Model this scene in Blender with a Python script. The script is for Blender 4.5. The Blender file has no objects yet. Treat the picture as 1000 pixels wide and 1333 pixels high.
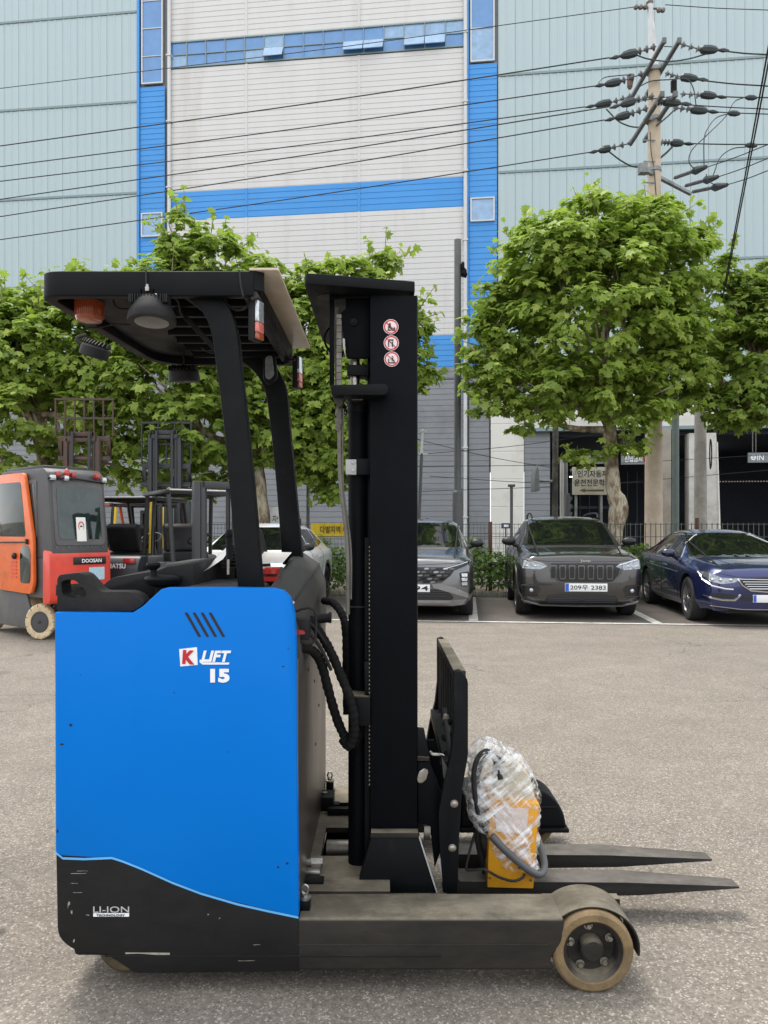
import bpy, bmesh, math, random
import numpy as np
from mathutils import Vector, Matrix, Euler, noise as mnoise
from mathutils.bvhtree import BVHTree
random.seed(7); np.random.seed(7)
sc = bpy.context.scene
col = sc.collection
PI = math.pi
R = math.radians

# ------------------------------------------------------------------ camera
CAM_Z = 1.45
cd = bpy.data.cameras.new('camera'); cam = bpy.data.objects.new('camera', cd); col.objects.link(cam)
cam.location = (0, 0, CAM_Z); cam.rotation_euler = (R(90), 0, 0)
cd.sensor_fit = 'HORIZONTAL'; cd.sensor_width = 36; cd.lens = 36
cd.shift_y = 0.0235; cd.clip_start = 0.05; cd.clip_end = 3000
sc.camera = cam

# ------------------------------------------------------------------ light
SUN_EL, SUN_AZ = 68, 325      # azimuth measured clockwise from +Y
w = bpy.data.worlds.new('World'); sc.world = w; w.use_nodes = True
nt = w.node_tree; nt.nodes.clear()
sky = nt.nodes.new('ShaderNodeTexSky'); sky.sky_type = 'NISHITA'; sky.sun_disc = False
sky.sun_elevation = R(SUN_EL); sky.sun_rotation = R(SUN_AZ)
sky.dust_density = 4.0; sky.air_density = 1.0; sky.ozone_density = 1.0
# thin high cloud everywhere: pull the sky towards white, evenly
hs = nt.nodes.new('ShaderNodeMix'); hs.data_type = 'RGBA'; hs.inputs[0].default_value = 0.72
hs.inputs[7].default_value = (9.2, 9.3, 9.4, 1)
bg = nt.nodes.new('ShaderNodeBackground'); bg.inputs[1].default_value = 0.15
wo = nt.nodes.new('ShaderNodeOutputWorld')
nt.links.new(sky.outputs[0], hs.inputs[6]); nt.links.new(hs.outputs[2], bg.inputs[0]); nt.links.new(bg.outputs[0], wo.inputs[0])
sd = bpy.data.lights.new('sun', 'SUN'); sun = bpy.data.objects.new('sun', sd); col.objects.link(sun)
sd.energy = 1.9; sd.angle = R(20); sd.color = (1.0, 0.95, 0.87)
_az, _el = R(SUN_AZ), R(SUN_EL)
_dir = Vector((math.sin(_az)*math.cos(_el), math.cos(_az)*math.cos(_el), math.sin(_el)))
sun.rotation_euler = _dir.to_track_quat('Z', 'Y').to_euler()
sun.location = (0, 0, 40)
sc.view_settings.view_transform = 'Standard'
try: sc.view_settings.look = 'None'
except Exception: pass
sc.view_settings.gamma = 1; sc.view_settings.use_curve_mapping = False
sc.view_settings.exposure = 0.58

# ------------------------------------------------------------------ helpers
def P(px, py, d):
    """world point at depth d metres that the photograph shows at (px, py)"""
    return Vector(((px-500)*d/1000, d, CAM_Z+(690-py)*d/1000))
def PX(px, d): return (px-500)*d/1000
def PZ(py, d): return CAM_Z+(690-py)*d/1000

def srgb(r, g, b):
    f = lambda c: (c/255/12.92 if c/255 <= .04045 else ((c/255+.055)/1.055)**2.4)
    return (f(r), f(g), f(b), 1)

def tag(o, label=None, cat=None, group=None, kind=None):
    if label: o['label'] = label
    if cat: o['category'] = cat
    if group: o['group'] = group
    if kind: o['kind'] = kind
    return o
def thing(name, label, cat, loc=(0, 0, 0), rz=0, group=None):
    o = bpy.data.objects.new(name, None); col.objects.link(o)
    o.location = loc; o.rotation_euler = (0, 0, rz); o.empty_display_size = .2
    return tag(o, label, cat, group)

def rootloc(p):
    """origin of a thing: walks up to its Empty"""
    v = Vector((0, 0, 0))
    while p is not None:
        v += Vector(p.location); p = p.parent
    return v

class MB:
    """collects shapes; build() links them as ONE mesh object"""
    def __init__(s): s.v = []; s.f = []; s.m = []; s.cm = 0
    def add(s, vs, fs, mi=None):
        n = len(s.v); s.v += [tuple(v) for v in vs]
        for f in fs: s.f.append(tuple(i+n for i in f)); s.m.append(s.cm if mi is None else mi)
        return s
    def box(s, x0, x1, y0, y1, z0, z1, rz=0, ry=0, c=None):
        vs = [Vector((x, y, z)) for z in (z0, z1) for y in (y0, y1) for x in (x0, x1)]
        if rz or ry:
            c = Vector(c or ((x0+x1)/2, (y0+y1)/2, (z0+z1)/2)); M = Euler((0, ry, rz)).to_matrix()
            vs = [c + M @ (v-c) for v in vs]
        return s.add(vs, [(0, 2, 3, 1), (4, 5, 7, 6), (0, 1, 5, 4), (2, 6, 7, 3), (0, 4, 6, 2), (1, 3, 7, 5)])
    def prism(s, pts, y0, y1, taper=None):
        """polygon in (x,z), extruded along y"""
        n = len(pts); A = [(x, y0, z) for x, z in pts]
        B = [(x, y1, z) for x, z in (taper or pts)]
        ar = sum(pts[i][0]*pts[(i+1) % n][1]-pts[(i+1) % n][0]*pts[i][1] for i in range(n))
        F = [tuple(range(n)), tuple(reversed(range(n, 2*n)))] + [(i, i+n, (i+1) % n+n, (i+1) % n) for i in range(n)]
        if ar < 0: F = [tuple(reversed(f)) for f in F]
        return s.add(A+B, F)
    def prismz(s, pts, z0, z1):
        n = len(pts); A = [(x, y, z0) for x, y in pts]; B = [(x, y, z1) for x, y in pts]
        ar = sum(pts[i][0]*pts[(i+1) % n][1]-pts[(i+1) % n][0]*pts[i][1] for i in range(n))
        F = [tuple(reversed(range(n))), tuple(range(n, 2*n))] + [(i, (i+1) % n, (i+1) % n+n, i+n) for i in range(n)]
        if ar < 0: F = [tuple(reversed(f)) for f in F]
        return s.add(A+B, F)
    def prismx(s, pts, x0, x1):
        """polygon in (y,z), extruded along x"""
        n = len(pts); A = [(x0, y, z) for y, z in pts]; B = [(x1, y, z) for y, z in pts]
        ar = sum(pts[i][0]*pts[(i+1) % n][1]-pts[(i+1) % n][0]*pts[i][1] for i in range(n))
        F = [tuple(reversed(range(n))), tuple(range(n, 2*n))] + [(i, (i+1) % n, (i+1) % n+n, i+n) for i in range(n)]
        if ar < 0: F = [tuple(reversed(f)) for f in F]
        return s.add(A+B, F)
    def tube(s, pts, r, n=8, cap=True, closed=False):
        pts = [Vector(p) for p in pts]; k = len(pts)
        rs = r if isinstance(r, (list, tuple)) else [r]*k
        rings = []; up = None
        for i, p in enumerate(pts):
            if closed: t = (pts[(i+1) % k]-pts[i-1])
            else: t = pts[min(i+1, k-1)]-pts[max(i-1, 0)]
            t.normalize()
            if up is None: up = t.orthogonal().normalized()
            up = (up - t*up.dot(t)); up = up.normalized() if up.length > 1e-6 else t.orthogonal().normalized()
            b = t.cross(up)
            rings.append([p + (up*math.cos(a)+b*math.sin(a))*rs[i] for a in [2*PI*j/n for j in range(n)]])
        vs = [v for rg in rings for v in rg]; fs = []
        for i in range(k if closed else k-1):
            a, b2 = i*n, ((i+1) % k)*n
            for j in range(n): fs.append((a+j, a+(j+1) % n, b2+(j+1) % n, b2+j))
        if cap and not closed:
            fs.append(tuple(reversed(range(n)))); fs.append(tuple(range((k-1)*n, k*n)))
        return s.add(vs, fs)
    def cyl(s, p0, p1, r0, r1=None, n=16): return s.tube([p0, p1], [r0, r0 if r1 is None else r1], n)
    def lathe(s, prof, c, axis='y', n=32, caps=None):
        """prof: (radius, offset along axis) pairs, revolved about an axis through c"""
        c = Vector(c); vs = []; fs = []; k = len(prof)
        for rr, o in prof:
            for j in range(n):
                a = 2*PI*j/n; u, v_ = rr*math.cos(a), rr*math.sin(a)
                vs.append(c + Vector({'y': (u, o, v_), 'z': (u, v_, o), 'x': (o, u, v_)}[axis]))
        for i in range(k-1):
            for j in range(n): fs.append((i*n+j, i*n+(j+1) % n, (i+1)*n+(j+1) % n, (i+1)*n+j))
        if caps is None: caps = not (k > 4 and abs(prof[0][0]-prof[-1][0]) < 1e-6 and prof[0][0] > .04)
        if caps: fs.append(tuple(range(n))); fs.append(tuple((k-1)*n+j for j in reversed(range(n))))
        else:
            for j in range(n): fs.append(((k-1)*n+j, (k-1)*n+(j+1) % n, (j+1) % n, j))
        return s.add(vs, fs)
    def ball(s, c, r, n=12, sc_=(1, 1, 1)):
        prof = []; c = Vector(c); vs = []; fs = []; m = n//2
        for i in range(m+1):
            a = PI*i/m
            for j in range(n):
                b = 2*PI*j/n
                vs.append(c+Vector((r*math.sin(a)*math.cos(b)*sc_[0], r*math.sin(a)*math.sin(b)*sc_[1], r*math.cos(a)*sc_[2])))
        for i in range(m):
            for j in range(n): fs.append((i*n+j, (i+1)*n+j, (i+1)*n+(j+1) % n, i*n+(j+1) % n))
        return s.add(vs, fs)
    def build(s, name, mat, parent=None, bevel=0, seg=2, smooth=35, world=True, recalc=True):
        me = bpy.data.meshes.new(name)
        off = rootloc(parent) if (parent and world) else Vector((0, 0, 0))
        me.from_pydata([(x-off.x, y-off.y, z-off.z) for x, y, z in s.v], [], s.f)
        mats = mat if isinstance(mat, (list, tuple)) else [mat]
        for m in mats: me.materials.append(m)
        if len(mats) > 1:
            me.polygons.foreach_set('material_index', s.m)
        bm = bmesh.new(); bm.from_mesh(me)
        if recalc: bmesh.ops.recalc_face_normals(bm, faces=bm.faces)
        if bevel:
            bmesh.ops.remove_doubles(bm, verts=bm.verts, dist=1e-5)
            ed = [e for e in bm.edges if len(e.link_faces) == 2 and e.calc_face_angle(0) > R(28)]
            bmesh.ops.bevel(bm, geom=ed, offset=bevel, segments=seg, affect='EDGES', clamp_overlap=True, profile=.5)
        bm.to_mesh(me); bm.free()
        if smooth: me.shade_smooth(); me.set_sharp_from_angle(angle=R(smooth))
        me.update()
        o = bpy.data.objects.new(name, me); col.objects.link(o)
        if parent: o.parent = parent
        return o

def smooth_path(pts, k=8):
    """Catmull-Rom through the points"""
    pts = [Vector(p) for p in pts]; out = []
    q = [pts[0]*2-pts[1]] + pts + [pts[-1]*2-pts[-2]]
    for i in range(1, len(q)-2):
        for j in range(k):
            t = j/k; a, b, c, d = q[i-1], q[i], q[i+1], q[i+2]
            out.append(.5*((2*b)+(c-a)*t+(2*a-5*b+4*c-d)*t*t+(3*b-a-3*c+d)*t**3))
    out.append(pts[-1]); return out
def round_poly(pts, rads, k=5):
    """round the corners of a 2-D polygon"""
    out = []; n = len(pts)
    if not isinstance(rads, (list, tuple)): rads = [rads]*n
    for i in range(n):
        p = Vector(pts[i]).to_2d(); a = Vector(pts[i-1]).to_2d(); b = Vector(pts[(i+1) % n]).to_2d(); r = rads[i]
        if r <= 0: out.append(tuple(p)); continue
        u = (a-p); v = (b-p); t = min(r, u.length*.48, v.length*.48); u.normalize(); v.normalize()
        A, B = p+u*t, p+v*t
        for j in range(k+1):
            s_ = j/k; out.append(tuple(A*(1-s_)**2+p*2*s_*(1-s_)+B*s_*s_))
    return out
def children_copy(o, parent=None):
    c = o.copy(); col.objects.link(c); c.parent = parent
    for ch in list(o.children): children_copy(ch, c)
    return c

def carve(o, mb):
    """cut the shapes in mb (world coordinates) out of o"""
    c = mb.build('cutter', o.data.materials[0], o.parent); md = o.modifiers.new('b', 'BOOLEAN'); md.object = c; md.operation = 'DIFFERENCE'; md.solver = 'EXACT'
    dg = bpy.context.evaluated_depsgraph_get(); dg.update(); me = bpy.data.meshes.new_from_object(o.evaluated_get(dg)); o.modifiers.clear(); o.data = me; bpy.data.objects.remove(c)
    me.shade_smooth(); me.set_sharp_from_angle(angle=R(35))
def text_mb(s, size, bold=0.0, shear=0.0, extrude=.0008, align='LEFT', spacing=1.0, res=3):
    """flat lettering as mesh data in its own (x, z) plane facing -y: returns (verts, faces)"""
    cu = bpy.data.curves.new('t', 'FONT'); cu.body = s; cu.size = size; cu.offset = bold; cu.shear = shear
    cu.extrude = extrude; cu.align_x = align; cu.space_character = spacing; cu.resolution_u = res
    ob = bpy.data.objects.new('t', cu); col.objects.link(ob)
    dg = bpy.context.evaluated_depsgraph_get(); dg.update()
    me = bpy.data.meshes.new_from_object(ob.evaluated_get(dg))
    vs = [(v.co.x, -v.co.z, v.co.y) for v in me.vertices]; fs = [tuple(p.vertices) for p in me.polygons]
    bpy.data.objects.remove(ob); bpy.data.curves.remove(cu); bpy.data.meshes.remove(me)
    return vs, fs
def put_text(mb, s, M, size, mi=None, fit=None, **kw):
    vs, fs = text_mb(s, size, **kw)
    if not vs: return
    if fit:   # fit = (width, height): stretch the writing into this box, from its lower left corner
        xs = [v[0] for v in vs]; zs = [v[2] for v in vs]
        x0, x1, z0, z1 = min(xs), max(xs), min(zs), max(zs)
        vs = [((v[0]-x0)/(x1-x0)*fit[0], v[1], (v[2]-z0)/(z1-z0)*fit[1]) for v in vs]
    mb.add([M @ Vector(v) for v in vs], fs, mi)

# ------------------------------------------------------------------ materials
MATS = {}
def nodes(name):
    m = bpy.data.materials.new(name); m.use_nodes = True; t = m.node_tree; t.nodes.clear()
    out = t.nodes.new('ShaderNodeOutputMaterial'); b = t.nodes.new('ShaderNodeBsdfPrincipled')
    t.links.new(b.outputs[0], out.inputs[0]); MATS[name] = m
    return m, t, b, out
def nmix(t, fac, a, b, mode='MIX'):
    n = t.nodes.new('ShaderNodeMix'); n.data_type = 'RGBA'; n.blend_type = mode
    for s_, v in ((0, fac), (6, a), (7, b)):
        if hasattr(v, 'links') or hasattr(v, 'is_linked'): t.links.new(v, n.inputs[s_])
        else: n.inputs[s_].default_value = v
    return n.outputs[2]
def noise(t, scale, detail=4, rough=.6, vec=None, dim=None, stretch=None):
    n = t.nodes.new('ShaderNodeTexNoise'); n.inputs['Scale'].default_value = scale
    n.inputs['Detail'].default_value = detail; n.inputs['Roughness'].default_value = rough
    if vec is None:
        tc = t.nodes.new('ShaderNodeTexCoord'); vec = tc.outputs['Object']
    if stretch:
        mp = t.nodes.new('ShaderNodeMapping'); mp.inputs['Scale'].default_value = stretch; t.links.new(vec, mp.inputs[0]); vec = mp.outputs[0]
    t.links.new(vec, n.inputs['Vector'])
    return n.outputs['Fac']
def ramp(t, fac, stops):
    n = t.nodes.new('ShaderNodeValToRGB'); e = n.color_ramp.elements
    for i, (p, c) in enumerate(stops):
        if i > 1: e.new(p)
        e[i].position = p
        e[i].color = c if isinstance(c, (tuple, list)) else (c, c, c, 1)
    t.links.new(fac, n.inputs[0]); return n.outputs[0]
def bump(t, b, h, strength=.2, dist=.01):
    n = t.nodes.new('ShaderNodeBump'); n.inputs['Strength'].default_value = strength; n.inputs['Distance'].default_value = dist
    t.links.new(h, n.inputs['Height']); t.links.new(n.outputs[0], b.inputs['Normal'])
def simple(name, c, rough=.5, metal=0, dirt=None, dscale=3, damt=.5, coat=0, bmp=0, bscale=60, var=.12, stretch=None, spec=.5):
    """paint or plastic: a base colour, broad unevenness, patches of dirt, a little relief"""
    m, t, b, out = nodes(name)
    base = c
    if var:
        n = noise(t, dscale*1.7, 5, .65, stretch=stretch)
        base = nmix(t, ramp(t, n, [(.3, 0), (.75, 1)]), tuple(x*(1-var) for x in c[:3])+(1,), tuple(min(1, x*(1+var)) for x in c[:3])+(1,))
    if dirt:
        n = noise(t, dscale, 8, .72, stretch=stretch)
        base = nmix(t, ramp(t, n, [(.62-.35*damt, 0), (.85-.2*damt, 1)]), base, dirt)
        rn = ramp(t, n, [(.3, rough*.85), (.8, min(1, rough*1.5))]); t.links.new(rn, b.inputs['Roughness'])
    else:
        b.inputs['Roughness'].default_value = rough
    if hasattr(base, 'links') or hasattr(base, 'is_linked'): t.links.new(base, b.inputs['Base Color'])
    else: b.inputs['Base Color'].default_value = base
    b.inputs['Metallic'].default_value = metal
    b.inputs['Specular IOR Level'].default_value = spec
    if coat: b.inputs['Coat Weight'].default_value = coat; b.inputs['Coat Roughness'].default_value = .06
    if bmp: bump(t, b, noise(t, bscale, 5, .6), bmp, .004)
    return m

M_black = simple('black_paint', srgb(12, 14, 17), .5, spec=.17, dirt=srgb(40, 39, 38), dscale=5, damt=.12, bmp=.05, bscale=220)
M_blackdeep = simple('mast_black_paint', srgb(5, 8, 13), .5, spec=.1, dirt=srgb(26, 27, 30), dscale=3, damt=.06, bmp=.04, bscale=250)
M_plastic = simple('black_plastic', srgb(26, 26, 28), .55, spec=.3, dirt=srgb(58, 56, 54), dscale=4, damt=.32, bmp=.25, bscale=500)
M_rubber = simple('black_rubber', srgb(34, 34, 35), .75, dirt=srgb(90, 86, 80), dscale=9, damt=.25, bmp=.2, bscale=150)
M_hose = simple('hose_sleeve', srgb(20, 20, 21), .85, spec=.2, dirt=srgb(44, 42, 40), dscale=14, damt=.2, bmp=1.0, bscale=90)
M_chrome = simple('zinc_plated_steel', srgb(168, 166, 160), .32, 1, dirt=srgb(110, 104, 92), dscale=20, damt=.35)
M_steel = simple('worn_steel', srgb(120, 118, 112), .45, .8, dirt=srgb(92, 78, 60), dscale=8, damt=.5, bmp=.2)
M_white = simple('white_paint', srgb(225, 225, 222), .5, dirt=srgb(170, 165, 152), dscale=4, damt=.2)
M_print = simple('white_print', srgb(238, 240, 242), .5, var=0)
M_red = simple('red_print', srgb(190, 28, 42), .5, var=0)
M_blackprint = simple('black_print', srgb(24, 24, 26), .5, var=0)
M_glass_dark = simple('dark_tinted_glass', srgb(16, 19, 20), .03, var=0, spec=.5); MATS['dark_tinted_glass'].node_tree.nodes['Principled BSDF'].inputs['IOR'].default_value = 1.85
M_lens = simple('clear_lamp_lens', srgb(190, 195, 198), .08, .6, var=.3, dscale=30)
M_redlens = simple('red_lamp_lens', srgb(170, 48, 44), .15, var=.3, coat=.6)
M_orangelens = simple('orange_lamp_lens', srgb(158, 76, 44), .25, var=.3, coat=.4)
# ------------------------------------------------------------------ ground
def asphalt(name, c0, c1, speck, specks=.5, vscale=170, bmp=.25):
    m, t, b, out = nodes(name)
    tc = t.nodes.new('ShaderNodeTexCoord'); vec = tc.outputs['Object']
    vo = t.nodes.new('ShaderNodeTexVoronoi'); vo.inputs['Scale'].default_value = vscale; t.links.new(vec, vo.inputs['Vector'])
    sp = t.nodes.new('ShaderNodeSeparateColor'); t.links.new(vo.outputs['Color'], sp.inputs[0])
    big = noise(t, .35, 6, .6, vec); mid = noise(t, 2.3, 7, .7, vec); fine = noise(t, 45, 4, .7, vec)
    base = nmix(t, ramp(t, mid, [(.3, 0), (.72, 1)]), c0, c1)
    base = nmix(t, ramp(t, big, [(.35, 0), (.7, .45)]), base, tuple(x*.78 for x in c0[:3])+(1,))
    grain = ramp(t, sp.outputs[0], [(0, .70), (.45, .92), (.8, 1.06), (1, 1.24)])
    v3 = t.nodes.new('ShaderNodeTexVoronoi'); v3.inputs['Scale'].default_value = vscale*.42; t.links.new(vec, v3.inputs['Vector']); s3 = t.nodes.new('ShaderNodeSeparateColor'); t.links.new(v3.outputs['Color'], s3.inputs[0])
    base = nmix(t, 1.0, base, ramp(t, s3.outputs[2], [(0, .82), (.6, 1.0), (1, 1.12)]), 'MULTIPLY')
    base = nmix(t, 1.0, base, grain, 'MULTIPLY')
    base = nmix(t, ramp(t, fine, [(.42, .22), (.62, 0)]), base, (.05, .047, .042, 1))
    st = ramp(t, sp.outputs[1], [(1-specks*.10, 0), (1-specks*.10+.01, .30)])
    base = nmix(t, st, base, speck)
    # worn oil spots
    v2 = t.nodes.new('ShaderNodeTexNoise'); v2.inputs['Scale'].default_value = 1.1; v2.inputs['Detail'].default_value = 3; t.links.new(vec, v2.inputs['Vector'])
    base = nmix(t, ramp(t, v2.outputs['Fac'], [(.68, 0), (.73, .45)]), base, tuple(x*.45 for x in c0[:3])+(1,))
    # hairline cracks, only here and there
    vc = t.nodes.new('ShaderNodeTexVoronoi'); vc.feature = 'DISTANCE_TO_EDGE'; vc.inputs['Scale'].default_value = .55
    wp = t.nodes.new('ShaderNodeTexNoise'); wp.inputs['Scale'].default_value = 2.5; wp.inputs['Detail'].default_value = 6; t.links.new(vec, wp.inputs['Vector'])
    va = t.nodes.new('ShaderNodeVectorMath'); va.operation = 'MULTIPLY_ADD'; va.inputs[1].default_value = (.5, .5, .5); t.links.new(wp.outputs['Color'], va.inputs[0]); t.links.new(vec, va.inputs[2]); t.links.new(va.outputs[0], vc.inputs['Vector'])
    ck = nmix(t, 1.0, ramp(t, vc.outputs['Distance'], [(0, .75), (.006, 0)]), ramp(t, big, [(.5, 0), (.6, 1)]), 'MULTIPLY')
    base = nmix(t, ck, base, (.05, .046, .04, 1))
    drip = noise(t, 3.1, 2, .5, vec); base = nmix(t, ramp(t, drip, [(.735, 0), (.76, .55)]), base, (.045, .042, .038, 1))
    lane = noise(t, .9, 5, .6, vec, stretch=(.25, 1.6, 1)); base = nmix(t, ramp(t, lane, [(.5, 0), (.75, .35)]), base, tuple(x*.62 for x in c0[:3])+(1,))
    t.links.new(base, b.inputs['Base Color']); b.inputs['Roughness'].default_value = .9; b.inputs['Specular IOR Level'].default_value = .25
    h = nmix(t, .5, grain, fine); bump(t, b, h, bmp, .006)
    return m
M_asph = asphalt('yard_asphalt', srgb(126, 119, 110), srgb(146, 138, 127), srgb(226, 220, 208), .9)
M_asph2 = asphalt('parking_asphalt', srgb(98, 93, 88), srgb(116, 110, 104), srgb(168, 163, 155), .5)
M_line = simple('road_paint', srgb(205, 203, 196), .7, dirt=srgb(120, 115, 106), dscale=6, damt=.55, bmp=.3, bscale=200)
M_conc = simple('concrete', srgb(158, 154, 146), .85, dirt=srgb(108, 102, 94), dscale=1.5, damt=.4, bmp=.2, bscale=40)
M_conc_l = simple('pale_concrete', srgb(196, 193, 186), .85, dirt=srgb(150, 146, 138), dscale=1.5, damt=.3, bmp=.15, bscale=40)

TH = R(-6.2)                     # the car park and the factory stand a few degrees off the truck
gr = MB()
gr.add([(-400, -60, 0), (400, -60, 0), (400, 900, 0), (-400, 900, 0)], [(0, 1, 2, 3)])
g = gr.build('ground', M_asph); g['kind'] = 'structure'
def RZ(x, y, z=0, a=TH, o=(0, 12.25)):
    """car-park coordinates: x along the line of bays, y into the bays"""
    return (o[0]+x*math.cos(a)-y*math.sin(a), o[1]+x*math.sin(a)+y*math.cos(a), z)
def sheet(name, quads, z, mat):
    m = MB()
    for q in quads: m.add([RZ(x, y, z) for x, y in q], [(0, 1, 2, 3)])
    o = m.build(name, mat); o['kind'] = 'structure'; return o
sheet('parking_area', [[(-30, 0), (30, 0), (30, 4.6), (-30, 4.6)]], .004, M_asph2)
sheet('road', [[(-60, 6.4), (60, 6.4), (60, 20.5), (-60, 20.5)]], .004, M_asph2)
bays = [-7.6, -5.1, -2.65, 1.5, 3.96, 6.6]
ql = [[(-30, -.06), (30, -.06), (30, .07), (-30, .07)]]
sheet('parking_line', ql, .009, M_line)
for xb in (-7.3, -4.75, 1.42, 4.25, 7.0):
    sheet('parking_line', [[(xb-.075, .09), (xb+.075, .09), (xb+.075, 4.4), (xb-.075, 4.4)]], .009, M_line)
kb = MB()
kb.prism([(-30, 0), (30, 0), (30, .12), (-30, .12)], 4.6, 4.75)
kb.v = [RZ(*v) for v in kb.v]
k = kb.build('kerb', M_conc, bevel=.01); k['kind'] = 'structure'
vb = MB(); vb.add([RZ(-30, 4.755, .05), RZ(30, 4.755, .05), RZ(30, 6.4, .05), RZ(-30, 6.4, .05)], [(0, 1, 2, 3)])
M_soil = simple('planting_soil', srgb(84, 72, 56), .95, bmp=.6, bscale=30)
k = vb.build('planting_strip', M_soil); k['kind'] = 'structure'

# ------------------------------------------------------------------ factory
FB = thing('factory_building', 'tall factory behind the trees, clad in pale teal and grey metal with bright blue bands', 'building', (0, 35, 0), R(-7))
c7, s7 = math.cos(R(7)), math.sin(R(7))
def fs(px): u = (px-500)/1000; return 35*u/(c7+u*s7)
def fz(px, py): return CAM_Z+(690-py)/1000*(35-fs(px)*s7)
M_teal = simple('teal_cladding', srgb(176, 193, 196), .55, dirt=srgb(164, 184, 188), dscale=.35, damt=.45, var=.06, stretch=(1, 1, .12))
M_grey_l = simple('pale_grey_siding', srgb(208, 207, 205), .55, dirt=srgb(190, 187, 181), dscale=.6, damt=.28, var=.03, stretch=(1, 1, .12))
M_grey_d = simple('mid_grey_siding', srgb(136, 139, 143), .5, dirt=srgb(108, 110, 112), dscale=.4, damt=.3, var=.05)
M_bluec = simple('blue_siding', srgb(66, 146, 216), .5, dirt=srgb(84, 152, 208), dscale=.3, damt=.3, var=.05)
M_trim = simple('pale_trim', srgb(205, 206, 204), .5, var=.04)
M_tealtrim = simple('grey_teal_trim', srgb(128, 146, 148), .5, var=.04)
M_wglass = simple('blue_window_glass', srgb(88, 138, 192), .05, var=.12, dscale=.9, spec=.9)
M_wglass2 = simple('pale_window_glass', srgb(136, 170, 204), .06, var=.2, dscale=1.6, spec=.9)
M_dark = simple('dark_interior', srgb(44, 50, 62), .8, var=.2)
M_white_wall = simple('white_wall', srgb(226, 224, 216), .6, dirt=srgb(196, 192, 180), dscale=.6, damt=.25, var=.03)

# backing shell: solid storeys above, open ground floor to the right
m = MB(); m.box(-26, 26, .12, 26, 8.9, 33)
m.box(-26, fs(638), .12, 26, .0, 8.9)
m.box(fs(638), 26, .12, 26, 5.95, 8.9)
m.build('wall', M_grey_d, FB, world=False)

def siding(name, s0, s1, z0, z1, mat, pitch=.25, y=-.02):
    m = MB(); n = max(1, round((z1-z0)/pitch)); h = (z1-z0)/n
    pr = []
    for i in range(n):
        a = z0+i*h
        pr += [(y, a+.035), (y-.018, a+.045), (y-.012, a+h-.01), (y, a+h)]
    pr[0] = (y, z0)
    vs = [(s0, q[0], q[1]) for q in pr]+[(s1, q[0], q[1]) for q in pr]; k = len(pr)
    m.add(vs, [(i, i+k, i+k+1, i+1) for i in range(k-1)])
    o = m.build(name, mat, FB, world=False, smooth=20, recalc=False); o['kind'] = 'stuff'; return o
ZB = [0, 8.8, 10.25, 16.0, 17.35, 23.15, 24.45, 33]
xs = [fs(219), fs(321), fs(467.5), fs(607)]
zsec = [(0, 8.8, M_grey_d), (8.8, 10.25, M_bluec), (10.25, 16.0, M_grey_l), (16.0, 17.35, M_bluec), (17.35, 23.15, M_grey_l), (24.45, 33, M_grey_l)]
for i in range(3):
    for z0, z1, mm in zsec: siding('siding', xs[i]+.03, xs[i+1]-.03, z0, z1, mm)
for x in xs[1:3]:
    for z0, z1, mm in zsec: m = MB(); m.box(x-.05, x+.05, -.06, .1, z0+.002, z1-.002); m.build('joint_trim', mm, FB, world=False)
# side columns
cl, cr = (fs(183), fs(215)), (fs(611), fs(647))
siding('siding', cl[0], cl[1], 8.8, fz(200, 113), M_bluec); siding('siding', cr[0], cr[1], 8.8, fz(630, 83), M_bluec)
siding('siding', cl[0]-7, cl[1], 0, 8.8, M_grey_d); siding('siding', cr[0], fs(637), 0, 8.8, M_grey_d)
siding('siding', -26, cl[0]-7, 0, 8.8, M_grey_d)
for (a, b_) in (cl, cr):
    m = MB()
    m.box(a-.14, a-.02, -.12, .1, 8.8, 33)
    m.build('corner_trim', M_bluec, FB, world=False, bevel=.01)
# window columns at the top, in frames
def window(s0, s1, z0, z1, cols=1, rows=1, fr=.06, glass=M_wglass, frame=M_trim, y=-.06):
    m = MB()
    m.box(s0, s1, y-.05, y+.05, z0, z0+fr); m.box(s0, s1, y-.05, y+.05, z1-fr, z1)
    m.box(s0, s0+fr, y-.05, y+.05, z0+fr, z1-fr); m.box(s1-fr, s1, y-.05, y+.05, z0+fr, z1-fr)
    for i in range(1, cols): x = s0+(s1-s0)*i/cols; m.box(x-fr*.3, x+fr*.3, y-.03, y+.05, z0+fr, z1-fr)
    for i in range(1, rows): z = z0+(z1-z0)*i/rows; m.box(s0+fr, s1-fr, y-.03, y+.05, z-fr*.3, z+fr*.3)
    f = m.build('window', frame, FB, world=False)
    for i in range(cols):
        for j in range(rows):
            w_, h_ = (s1-s0-2*fr)/cols, (z1-z0-2*fr)/rows
            x, z = s0+fr+i*w_, z0+fr+j*h_
            p = MB(); dy = random.uniform(-.006, .006)
            p.add([(x, y+dy, z), (x+w_, y-dy, z), (x+w_, y+.01-dy, z+h_), (x, y+.01+dy, z+h_)], [(0, 1, 2, 3)])
            p.build('pane', glass if random.random() < .75 else M_wglass2, f, world=False, recalc=False)
    return f
window(cl[0]+.08, cl[1]-.08, fz(200, 110), 33, 1, 8); window(cr[0]+.05, cr[1]-.1, fz(630, 81), 33, 1, 7)
window(cl[0]+.08, cl[1]-.08, fz(200, 309), fz(200, 278), 1, 1, glass=M_wglass2, y=-.09)
window(cr[0]+.05, cr[1]-.1, fz(630, 289), fz(630, 258), 1, 1, glass=M_wglass2, y=-.09)
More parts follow.
